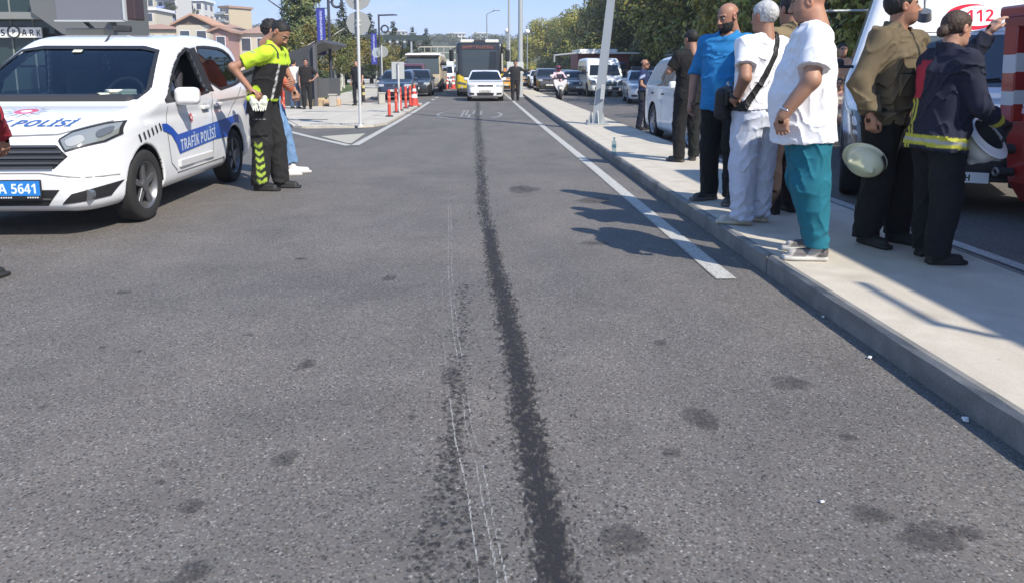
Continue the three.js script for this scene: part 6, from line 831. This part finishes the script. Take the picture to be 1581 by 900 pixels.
{ // traffic officer
  const p = person({ label: 'traffic officer in neon yellow and black uniform beside the police van', at: [-2.45, 8.55], base: 0, face: [0.97, -0.12], h: 1.92, q: 1.2, wide: 1.02, skin: SK.tan, stubble: 0.25, hairKind: 'crop', lean: [17, 0, 0], head: [30, -6, 0], feet: [[0.1, 0.1, 6], [-0.1, -0.04, -4]], hipZ: 0.0, R: { el: [-0.33, 1.27, -0.16], wr: [-0.27, 1.03, 0.0], hd: [0.15, -0.8, 0.55], pn: [0.9, 0, -0.2], curl: 0.7 }, L: { el: [0.24, 1.24, 0.16], wr: [0.06, 1.12, 0.3], hd: [-0.9, -0.2, 0.2], pn: [0, 0, -1] },
    top: { name: 'uniform_shirt', color: (a, b, c, arm) => { if (arm || b > 1.35) { if (Math.abs(Math.abs(a) - 0.105) < 0.014 && b > 1.4 && !arm) return [0.03, 0.03, 0.03]; return neon; } if (b < 0.985) return neon; if (c > 0.02 && Math.abs(a + 0.1) < 0.014) return Math.sin(b * 95) > -0.3 ? [0.6, 0.6, 0.6] : [0.2, 0.2, 0.2]; return [0.012, 0.012, 0.013]; }, hem: 0.955, sleeve: 0.7, arm: 0.072, loose: 0.022, collar: true, neck: 0.06 },
    legs: { color: (x, y, z) => { if (x < -0.12 && y < 0.52 && y > 0.09 && Math.abs(z - 0.01) < 0.038) { const k = Math.sin((y - Math.abs(z - 0.01) * 0.9) * 85); return k > 0 ? [0.36, 0.5, 0.06] : [0.02, 0.02, 0.02]; } if (x < -0.1 && Math.abs(y - 0.745) < 0.009 && Math.abs(z - 0.02) < 0.07) return Math.sin(z * 190) > -0.4 ? [0.5, 0.5, 0.5] : [0.02, 0.02, 0.02]; return [0.014, 0.014, 0.015]; }, w: [0.112, 0.096, 0.085] }, shoes: { c: [0.015, 0.015, 0.015], s: [0.012, 0.012, 0.012] } });
  part('cargo_pocket', sdfGeo((x, y, z) => Math.max(p.botF(x, y, z) - 0.018, -(p.botF(x, y, z) + 0.004), Math.abs(y - 0.66) - 0.085, Math.abs(z - 0.02) - 0.085, x + 0.06), [-0.3, 0.55, -0.12], [0, 0.78, 0.15], 0.012, () => [0.012, 0.012, 0.013]), clothMat, p.t); part('arm_badge', T(cyl(0.035, 0.035, 0.01, 0, 0, 0, 0, 0, Math.PI / 2, 14), -0.275, 1.39, 0.035, 0, 0, 0.35), mat([0.45, 0.48, 0.42], 0.6), p.t);
  const g = thing('gloves', 'white and yellow work gloves in the back hand of the traffic officer', 'gloves', [-2.44, 0.98, -8.22], 0.2); for (const [x, a, k] of [[-0.03, 0.35, 1], [0.09, -0.25, -1]]) part('glove', handGeo(0.75, k, 0.0045, [0.62, 0.64, 0.56]).rotateZ(a).translate(x, 0.06, k * 0.02), clothMat, g); part('cuff', rbox(0.1, 0.06, 0.06, 0.025, -0.05, 0.08, 0.005, 0, 0, 0.35), mat([0.4, 0.55, 0.06], 0.9), g);
}
person({ label: 'person in orange top, blue jeans and white trainers hidden behind the traffic officer', at: [-2.7, 9.75], base: 0, face: [1, 0.3], h: 1.97, q: 1.3, skin: SK.fair, hairKind: 'curly', head: [12, 0, 0], lean: [4, 0, 0], feet: [[0.09, 0.22, 4], [-0.1, 0.1, -4]], R: { el: [-0.25, 1.15, 0.06], wr: [-0.14, 0.98, 0.26] }, top: { color: [0.5, 0.12, 0.06], hem: 0.82, sleeve: 1.9, arm: 0.062, loose: 0.02 }, legs: { name: 'jeans', color: (x, y, z) => { const k = 0.8 + 0.5 * vnoise(x * 9, y * 6, z * 9); return [0.14 * k, 0.25 * k, 0.42 * k]; }, w: [0.1, 0.082, 0.068], hem: 0.13 }, shoes: { c: [0.58, 0.57, 0.56], s: [0.42, 0.41, 0.4] } });
{ const j = person({ label: 'person in black jacket with red sleeve cut off by the left edge', at: [-3.33, 4.68], base: 0, face: [0.15, 1], h: 1.72, q: 1.3, skin: SK.tan, wide: 1.05, R: { el: [-0.36, 1.1, -0.05], wr: [-0.25, 0.95, 0.16] }, top: { name: 'jacket', color: (a, b, c, arm) => (arm && c > -0.05 ? [0.28, 0.012, 0.025] : [0.015, 0.012, 0.015]), hem: 0.86, sleeve: 1.92, arm: 0.075, loose: 0.035 }, legs: { color: black } }); }
// farther people
const far = { q: 2.3 };
person({ ...far, label: 'man in white shirt and jeans with hands on hips in front of the ramp wall', at: [-6.5, 26.9], base: 0.05, face: [0.25, 0.96], h: 1.7, L: { el: [0.38, 1.16, -0.08], wr: [0.2, 1.0, 0.06], hd: [-0.8, -0.4, 0.2] }, R: { el: [-0.38, 1.16, -0.08], wr: [-0.2, 1.0, 0.06], hd: [0.8, -0.4, 0.2] }, top: { color: [0.72, 0.66, 0.62], hem: 0.92, sleeve: 0.75, loose: 0.03 }, legs: { name: 'jeans', color: [0.06, 0.1, 0.18] } });
person({ ...far, label: 'man all in black facing the camera, hand on hip, by the ramp wall', at: [-6.02, 26.65], base: 0.05, face: [0.15, -0.98], h: 1.72, skin: SK.tan, L: { el: [0.4, 1.18, -0.06], wr: [0.2, 1.0, 0.1], hd: [-0.8, -0.3, 0.3] }, top: { color: [0.012, 0.01, 0.01], hem: 0.9, sleeve: 0.75, loose: 0.03 }, legs: { color: [0.012, 0.012, 0.012] } });
person({ ...far, label: 'person in black standing just behind the octagon sign pole', at: [-4.72, 29.5], base: 0.05, face: [-0.3, -0.95], h: 1.72, top: { color: [0.012, 0.013, 0.018], hem: 0.88, sleeve: 0.8, loose: 0.03 }, legs: { color: [0.012, 0.013, 0.018] } });
person({ ...far, label: 'distant person in dark clothes among the birch trunks', at: [-8.6, 45], base: 0.05, face: [0.3, -0.95], h: 1.7, top: { color: [0.015, 0.016, 0.025], hem: 0.88, sleeve: 1.8, loose: 0.03 }, legs: { color: [0.015, 0.016, 0.02] } });
person({ ...far, label: 'man in black with arms spread between the white saloon and the median', at: [1.68, 35.2], base: 0, face: [-0.05, -1], h: 1.84, wide: 1.12, skin: SK.tan, L: { el: [0.42, 1.3, 0.02], wr: [0.66, 1.36, 0.05], hd: [1, 0.1, 0], pn: [0, -1, 0] }, R: { el: [-0.38, 1.2, 0.04], wr: [-0.6, 1.02, 0.12], hd: [-0.8, -0.5, 0.1], pn: [0, -1, 0] }, top: { color: [0.02, 0.02, 0.024], hem: 0.88, sleeve: 1.9, loose: 0.04 }, legs: { color: [0.02, 0.02, 0.024], w: [0.105, 0.085, 0.07] } });
{ const p = person({ ...far, label: 'scooter rider in pale pink jacket and dark red helmet', at: [3.87, 36.95], base: 0.07, face: [0, -1], h: 1.72, sit: 0.2, hairKind: 'none', lean: [6, 0, 0], knees: [[0.2, 0.72, 0.38], [-0.2, 0.72, 0.38]], feet: [[0.16, 0.42, 0, 0.28], [-0.16, 0.42, 0, 0.28]], L: { el: [0.34, 1.0, 0.22], wr: [0.32, 0.98, 0.5], hd: [0, 0, 1], pn: [0, -1, 0], curl: 1 }, R: { el: [-0.34, 1.0, 0.22], wr: [-0.32, 0.98, 0.5], hd: [0, 0, 1], pn: [0, -1, 0], curl: 1 }, top: { name: 'jacket', color: [0.68, 0.5, 0.54], hem: 0.92, sleeve: 1.9, loose: 0.04 }, legs: { color: [0.03, 0.03, 0.035], w: [0.1, 0.085, 0.07], hem: 0.3 } });
  const h = thing('motorcycle_helmet', 'dark red helmet on the head of the scooter rider', 'helmet', p.toWorld([0, 0, 0])); const c = V3(0, 0.01, 0).applyMatrix4(p.HM); h.position.set(...p.toWorld([c.x, c.y, c.z])); part('shell', T(new THREE.SphereGeometry(0.145, 20, 14), 0, 0, 0, 0, 0, 0, [0.95, 1.05, 1.1]), paint([0.22, 0.015, 0.05]), h); part('visor', T(new THREE.SphereGeometry(0.15, 16, 8, Math.PI * 0.2, Math.PI * 0.6, Math.PI * 0.36, Math.PI * 0.2), 0, 0, 0.012), M.glass, h); }
person({ ...far, label: 'person in peach orange top and dark trousers in the gap left of the ambulance', at: [6.95, 14.2], base: 0, face: [-0.2, -1], h: 1.86, hairKind: 'short', top: { color: [0.66, 0.34, 0.2], hem: 0.92, sleeve: 1.85, loose: 0.03 }, legs: { color: [0.015, 0.015, 0.02] } });
person({ ...far, label: 'person in pink top behind the one in peach orange, left of the ambulance', at: [7.95, 15.6], base: 0, face: [-0.4, -1], h: 1.78, hairKind: 'short', top: { color: [0.6, 0.3, 0.33], hem: 0.9, sleeve: 1.85, loose: 0.03 }, legs: { color: [0.03, 0.03, 0.06] } });
person({ ...far, label: 'person in pale flowered clothes crouching in the gap left of the ambulance', at: [6.55, 13.4], base: 0, face: [-0.5, -0.9], h: 1.6, sit: 0.42, hairKind: 'bun', knees: [[0.16, 0.55, 0.36], [-0.16, 0.55, 0.36]], feet: [[0.14, 0.2, 6], [-0.14, 0.2, -6]], top: { color: (a, b, c) => (vnoise(a * 22, b * 22, c * 22) > 0.5 ? [0.55, 0.5, 0.42] : [0.3, 0.16, 0.16]), hem: 0.84, sleeve: 1.8, loose: 0.03 }, legs: { color: [0.3, 0.25, 0.22], w: [0.1, 0.085, 0.07] } });
// ---------- street furniture and small things ----------
{ const t = thing('lamp_mast', 'tall grey galvanised mast on a bolted base plate on the median', 'mast', [2.74, 0.126, -17.4]), H = 9;
  const pole = cyl(0.075, 0.15, H, 0, H / 2, 0, 0, 0.55, 0, 4); pole.toNonIndexed(); const q = pole.toNonIndexed(); q.computeVertexNormals(); q.rotateZ(-0.1); part('pole', q, M.galv, t);
  part('base_plate', rbox(0.5, 0.03, 0.5, 0.005, 0, 0.015, 0), M.galv, t); for (const [x, z] of [[-0.2, -0.2], [0.2, -0.2], [-0.2, 0.2], [0.2, 0.2]]) part('anchor_bolt', cyl(0.018, 0.018, 0.08, x, 0.055, z), M.galv, t);
  for (let k = 0; k < 4; k++) part('gusset', T(extr([[0.1, 0], [0.22, 0], [0.13, 0.3]], 0.015), 0, 0.03, 0).applyMatrix4(new THREE.Matrix4().makeRotationY(k * Math.PI / 2 + 0.1)), M.galv, t); part('hand_hole_cover', T(rbox(0.12, 0.34, 0.02, 0.01), 0.1, 0.75, 0.17, 0, 0.55, -0.08), mat([0.42, 0.46, 0.49], 0.5, { metalness: 0.3 }), t); part('luminaire_arm', rod([0.88, H - 0.1, 0], [-1.6, H + 0.4, 0], 0.05), M.galv, t); part('luminaire', rbox(0.7, 0.12, 0.3, 0.05, -1.8, H + 0.42, 0), M.galv, t); }
const signBack = mat([0.34, 0.35, 0.34], 0.55, { metalness: 0.2 }), polePale = mat([0.6, 0.61, 0.6], 0.5, { metalness: 0.15 });
{ const t = thing('sign_pole', 'pale pole with the grey backs of an octagonal and a round sign on the pavement', 'sign', [-2.85, 0.05, -18.05], 0.0); part('pole', rod([0, 0, 0], [0.03, 3.9, 0], 0.036, 0.036, 14), polePale, t);
  for (const [n, y, r, k] of [['octagon_sign', 2.42, 0.29, 8], ['round_sign', 3.02, 0.3, 30]]) { const p = part(n, T(new THREE.CylinderGeometry(r, r, 0.02, k), 0.02, y, -0.06, Math.PI / 2, 0, 0).applyMatrix4(new THREE.Matrix4()), signBack, t); part('bracket', joinG([rbox(0.11, 0.04, 0.07, 0.01, 0.02, y - 0.05, -0.02), rbox(0.11, 0.04, 0.07, 0.01, 0.02, y + 0.05, -0.02)]), polePale, p); }
  part('foot', cyl(0.06, 0.07, 0.04, 0, 0.02, 0), polePale, t); }
{ const t = thing('sign_board', 'grey back of a rectangular sign on a short post among the orange posts', 'sign', [-2.58, 0.05, -24.2]); part('pole', rod([0.02, 0, 0], [0.02, 1.5, 0], 0.03, 0.03, 10), polePale, t); part('panel', rbox(0.4, 0.54, 0.025, 0.008, 0.0, 1.33, -0.05), mat([0.42, 0.44, 0.43], 0.5), t); part('bracket', rbox(0.07, 0.46, 0.04, 0.008, 0.0, 1.33, -0.02), mat([0.22, 0.24, 0.24], 0.5), t); }
{ const t = thing('round_sign', 'small round sign on a thin post beside the parked saloons', 'sign', [-5.2, 0.05, -41]); part('pole', rod([0, 0, 0], [0, 2.7, 0], 0.035, 0.035, 10), polePale, t); part('panel', T(new THREE.CylinderGeometry(0.3, 0.3, 0.02, 24), 0.06, 2.35, -0.04, Math.PI / 2), signBack, t); part('panel', T(new THREE.CylinderGeometry(0.26, 0.26, 0.02, 24), -0.28, 2.3, -0.1, Math.PI / 2, 0, 0.3), mat([0.5, 0.55, 0.6], 0.4), t); }
{ const t = thing('sign_board', 'pale sign panel on the far lamp pole behind the man in black', 'sign', [1.75, 1.5, -36.2]); part('panel', rbox(0.78, 0.56, 0.03, 0.01, -0.03, 0.02, 0.16), mat([0.55, 0.57, 0.55], 0.5), t); part('bracket', rbox(0.1, 0.4, 0.14, 0.01, -0.03, 0.02, 0.09), M.galv, t); }
{ // orange posts
  const or = mat([0.55, 0.06, 0.04], 0.55), wh = mat([0.75, 0.75, 0.75], 0.4), gp = 'orange flexible posts along the pavement edge';
  const t = thing('flexible_post', 'nearest of the orange posts at the pavement edge', 'bollard', [-2.62, 0.05, -22.0], 0, gp); t.scale.y = 0.92; part('base', cyl(0.1, 0.12, 0.04, 0, 0.02, 0), M.rubber, t); part('tube', lathe([[0.045, 0.03], [0.045, 0.8], [0.03, 0.84], [0, 0.85]], 14), or, t); for (const y of [0.42, 0.62]) part('band', cyl(0.047, 0.047, 0.07, 0, y, 0, 0, 0, 0, 14), mat([0.74, 0.2, 0.13], 0.4), t); part('cap', cyl(0.03, 0.05, 0.04, 0, 0.83, 0), or, t);
  [[-2.66, 24.2, 'second orange post from the front, beside the rectangular sign'], [-2.66, 25.5, 'third orange post from the front, just right of the rectangular sign'], [-2.62, 27.0, 'fourth orange post from the front at the pavement edge'], [-2.58, 28.3, 'fifth orange post from the front, next to the traffic cone']].forEach(([x, z, l]) => dup(t, [x, 0.05, -z], z, l, gp));
  const d = dup(t, [-5.35, 0.05, -20.75], 0.4, 'orange post at the left pavement corner behind the traffic officer', null, [1.15, 0.92, 1.15]); delete d.userData.group;
  const c = thing('traffic_cone', 'orange and white traffic cone at the end of the orange posts', 'cone', [-2.5, 0.05, -29.2]); part('base', rbox(0.42, 0.04, 0.42, 0.02, 0, 0.02, 0), or, c); part('cone', lathe([[0.16, 0.04], [0.04, 0.78], [0.02, 0.8], [0, 0.8]], 18), or, c); for (const [y, h] of [[0.3, 0.14], [0.55, 0.1]]) { const r = (v) => 0.163 - ((v - 0.04) / 0.74) * 0.12; part('band', cyl(r(y + h) + 0.004, r(y) + 0.004, h, 0, y + h / 2, 0), wh, c); }
  [[-3.05, 60, 'left one of the three far cones before the white van'], [-2.55, 60.5, 'middle one of the three far cones before the white van'], [-2.05, 60, 'right one of the three far cones before the white van, by the bus']].forEach(([x, z, l]) => dup(c, [x, 0, -z], z, l, 'far cones before the white van', 1.25));
}
{ // black bollards with yellow bands
  const t = thing('striped_bollard', 'nearest black and yellow bollard beside the parked blue grey saloon', 'bollard', [-5.05, 0.05, -33.2], 0, 'black and yellow bollards'); part('tube', lathe([[0.07, 0], [0.07, 0.85], [0.04, 0.92], [0, 0.93]], 12), M.dark, t); for (const y of [0.35, 0.65]) part('band', cyl(0.073, 0.073, 0.13, 0, y, 0, 0, 0, 0, 12), mat([0.55, 0.48, 0.2], 0.5), t); part('foot', cyl(0.1, 0.1, 0.03, 0, 0.015, 0), M.dark, t);
  [[-5.5, 35.6, 'second black and yellow bollard left of the parked saloon'], [-5.8, 37.4, 'third black and yellow bollard left of the parked saloon'], [-6.2, 39.6, 'fourth black and yellow bollard left of the parked saloon'], [-6.6, 42, 'farthest black and yellow bollard by the lawn']].forEach(([x, z, l]) => dup(t, [x, 0.05, -z], 0, l));
}
{ // lamp posts with banners and ring ornaments
  const mast = mat([0.045, 0.05, 0.07], 0.5), blue = mat([0.035, 0.045, 0.27], 0.7), print = ctex(64, 512, (c) => { c.fillStyle = '#343c94'; c.fillRect(0, 0, 64, 512); const r = rng(4); c.fillStyle = '#d5d8ee'; for (let y = 20; y < 470; y += 15 + r() * 4) { c.fillRect(22, y, 20, 3); c.fillRect(22 + r() * 14, y, 4 + r() * 4, 9 + r() * 3); if (r() > 0.4) c.fillRect(22, y + 7, 18, 3); } });
  const mk = (label, p) => { const t = thing('street_lamp', label, 'street lamp', p); part('pole', rod([0, 0, 0], [0, 5.3, 0], 0.075, 0.055, 12), mast, t); part('lamp_arm', joinG([rod([0, 5.25, 0], [0.95, 5.28, 0], 0.05), rbox(0.5, 0.07, 0.14, 0.02, 0.9, 5.27, 0)]), mast, t); const rg = part('ring_ornament', T(new THREE.TorusGeometry(0.21, 0.055, 10, 28), 0.36, 4.42, 0), mast, t); part('ring_bracket', rod([0, 4.42, 0], [0.16, 4.42, 0], 0.03), mast, rg); const bn = part('banner', box(0.36, 1.9, 0.02, -0.34, 3.2, 0), blue, t); part('print', T(new THREE.PlaneGeometry(0.34, 1.86), -0.34, 3.2, 0.013), mat(0xffffff, 0.7, { map: print }), bn); for (const q of [4.17, 2.23]) part('banner_arm', rod([-0.54, q, 0], [0, q, 0], 0.018), mast, t); return t; };
  mk('dark lamp post with blue banner and ring ornament nearest, above the ramp wall', [-6.38, -0.16, -33]); mk('second dark lamp post with blue banner and ring ornament, beyond the octagon sign', [-6.2, -0.45, -48]);
}
{ // far lamp poles
  const t = thing('lamp_pole', 'tall grey lamp pole on the median beside the bus', 'street lamp', [1.98, 0.126, -36.4]); part('pole', rod([0, 0, 0], [0, 9, 0], 0.13, 0.085, 14), mat([0.42, 0.45, 0.46], 0.5, { metalness: 0.2 }), t); part('lamp_arm', rod([0, 8.9, 0], [-1.5, 9.2, 0], 0.05), M.galv, t); part('lamp_head', rbox(0.7, 0.12, 0.26, 0.05, -1.8, 9.22, 0), M.galv, t); part('base_plate', rbox(0.4, 0.03, 0.4, 0.01, 0, 0.015, 0), M.galv, t);
  dup(t, [2.6, 0, -66], 0, 'thinner farther lamp pole just left of the tall one, rising above the bus roof'); const fl = (x, z, h, l) => { const p = thing('lamp_pole', l, 'street lamp', [x, 0, -z]); part('pole', rod([0, 0, 0], [0, h, 0], 0.12, 0.07), M.galv, p); part('lamp_arm', rod([0, h, 0], [0.9, h + 0.35, 0], 0.05), M.galv, p); part('lamp_head', rbox(0.9, 0.12, 0.3, 0.05, 1.2, h + 0.42, 0), M.galv, p); };
  fl(1.0, 95, 8.4, 'far lamp pole with a lamp arm to the right above the bus'); fl(-1.6, 150, 8.2, 'farthest lamp pole above the bus roof'); fl(-9, 92, 5.5, 'small lamp pole behind the coach on the left');
  for (const [x, z, y, l] of [[3.6, 98, 6.3, 'left one of the two white globe lamps before the far trees'], [6.2, 98, 6.2, 'right one of the two white globe lamps before the far trees']]) { const p = thing('globe_lamp', l, 'street lamp', [x, 0, -z]); part('pole', rod([0, 0, 0], [0, y, 0], 0.06), M.galv, p); part('globe', T(new THREE.SphereGeometry(0.32, 16, 12), 0, y + 0.2, 0), mat([0.85, 0.84, 0.8], 0.4), p); }
}
{ // bottle and litter
  const t = thing('water_bottle', 'clear plastic water bottle standing on the median kerb', 'bottle', [2.03, 0.13, -11.1]); part('bottle', lathe([[0, 0.002], [0.032, 0.002], [0.034, 0.02], [0.034, 0.15], [0.03, 0.17], [0.014, 0.2], [0.013, 0.215]], 18), phys([0.75, 0.85, 0.85], 0.08, { transmission: 0.85, thickness: 0 }), t); part('label', cyl(0.035, 0.035, 0.05, 0, 0.1, 0), mat([0.35, 0.6, 0.55], 0.5), t); part('cap', cyl(0.015, 0.015, 0.02, 0, 0.222, 0), mat([0.35, 0.55, 0.7], 0.5), t);
  [[1.84, 3.15, 0.016, 'small white scrap of litter in the middle of the kerb gutter'], [1.88, 2.5, 0.02, 'small white scrap of litter in the gutter nearest the camera'], [1.89, 3.75, 0.013, 'small white scrap of litter farthest along the gutter'], [1.07, 1.97, 0.009, 'tiny white chip on the asphalt near the bottom right stain']].forEach(([x, z, s, l]) => { const p = thing('litter_scrap', l, 'litter', [x, 0.004, -z], x * 9); part('paper', rbox(s * 1.6, s * 0.5, s, s * 0.2, 0, s * 0.25, 0), mat([0.75, 0.74, 0.74], 0.7), p); part('fold', rbox(s, s * 0.3, s * 0.8, s * 0.1, s * 0.2, s * 0.6, 0, 0.2, 0.3, 0.2), mat([0.7, 0.7, 0.7], 0.7), p); });
}
{ const t = thing('market_frame', 'pale metal frame behind the people left of the ambulance', 'frame', [8.9, 0.0, -17.5]); part('post', rod([0.5, 0, 0], [0.5, 3.2, 0], 0.035), polePale, t); part('post', rod([-1.2, 0, 0], [-1.2, 3.2, 0], 0.035), polePale, t); part('beam', rod([-1.4, 2.72, 0], [1.2, 2.78, 0], 0.03), polePale, t); part('beam', rod([-1.4, 3.15, 0], [1.2, 3.2, 0], 0.03), polePale, t); }
scene.fog = new THREE.FogExp2(new THREE.Color().setRGB(0.72, 0.78, 0.9), 0.0007);
renderer.render(scene, camera);
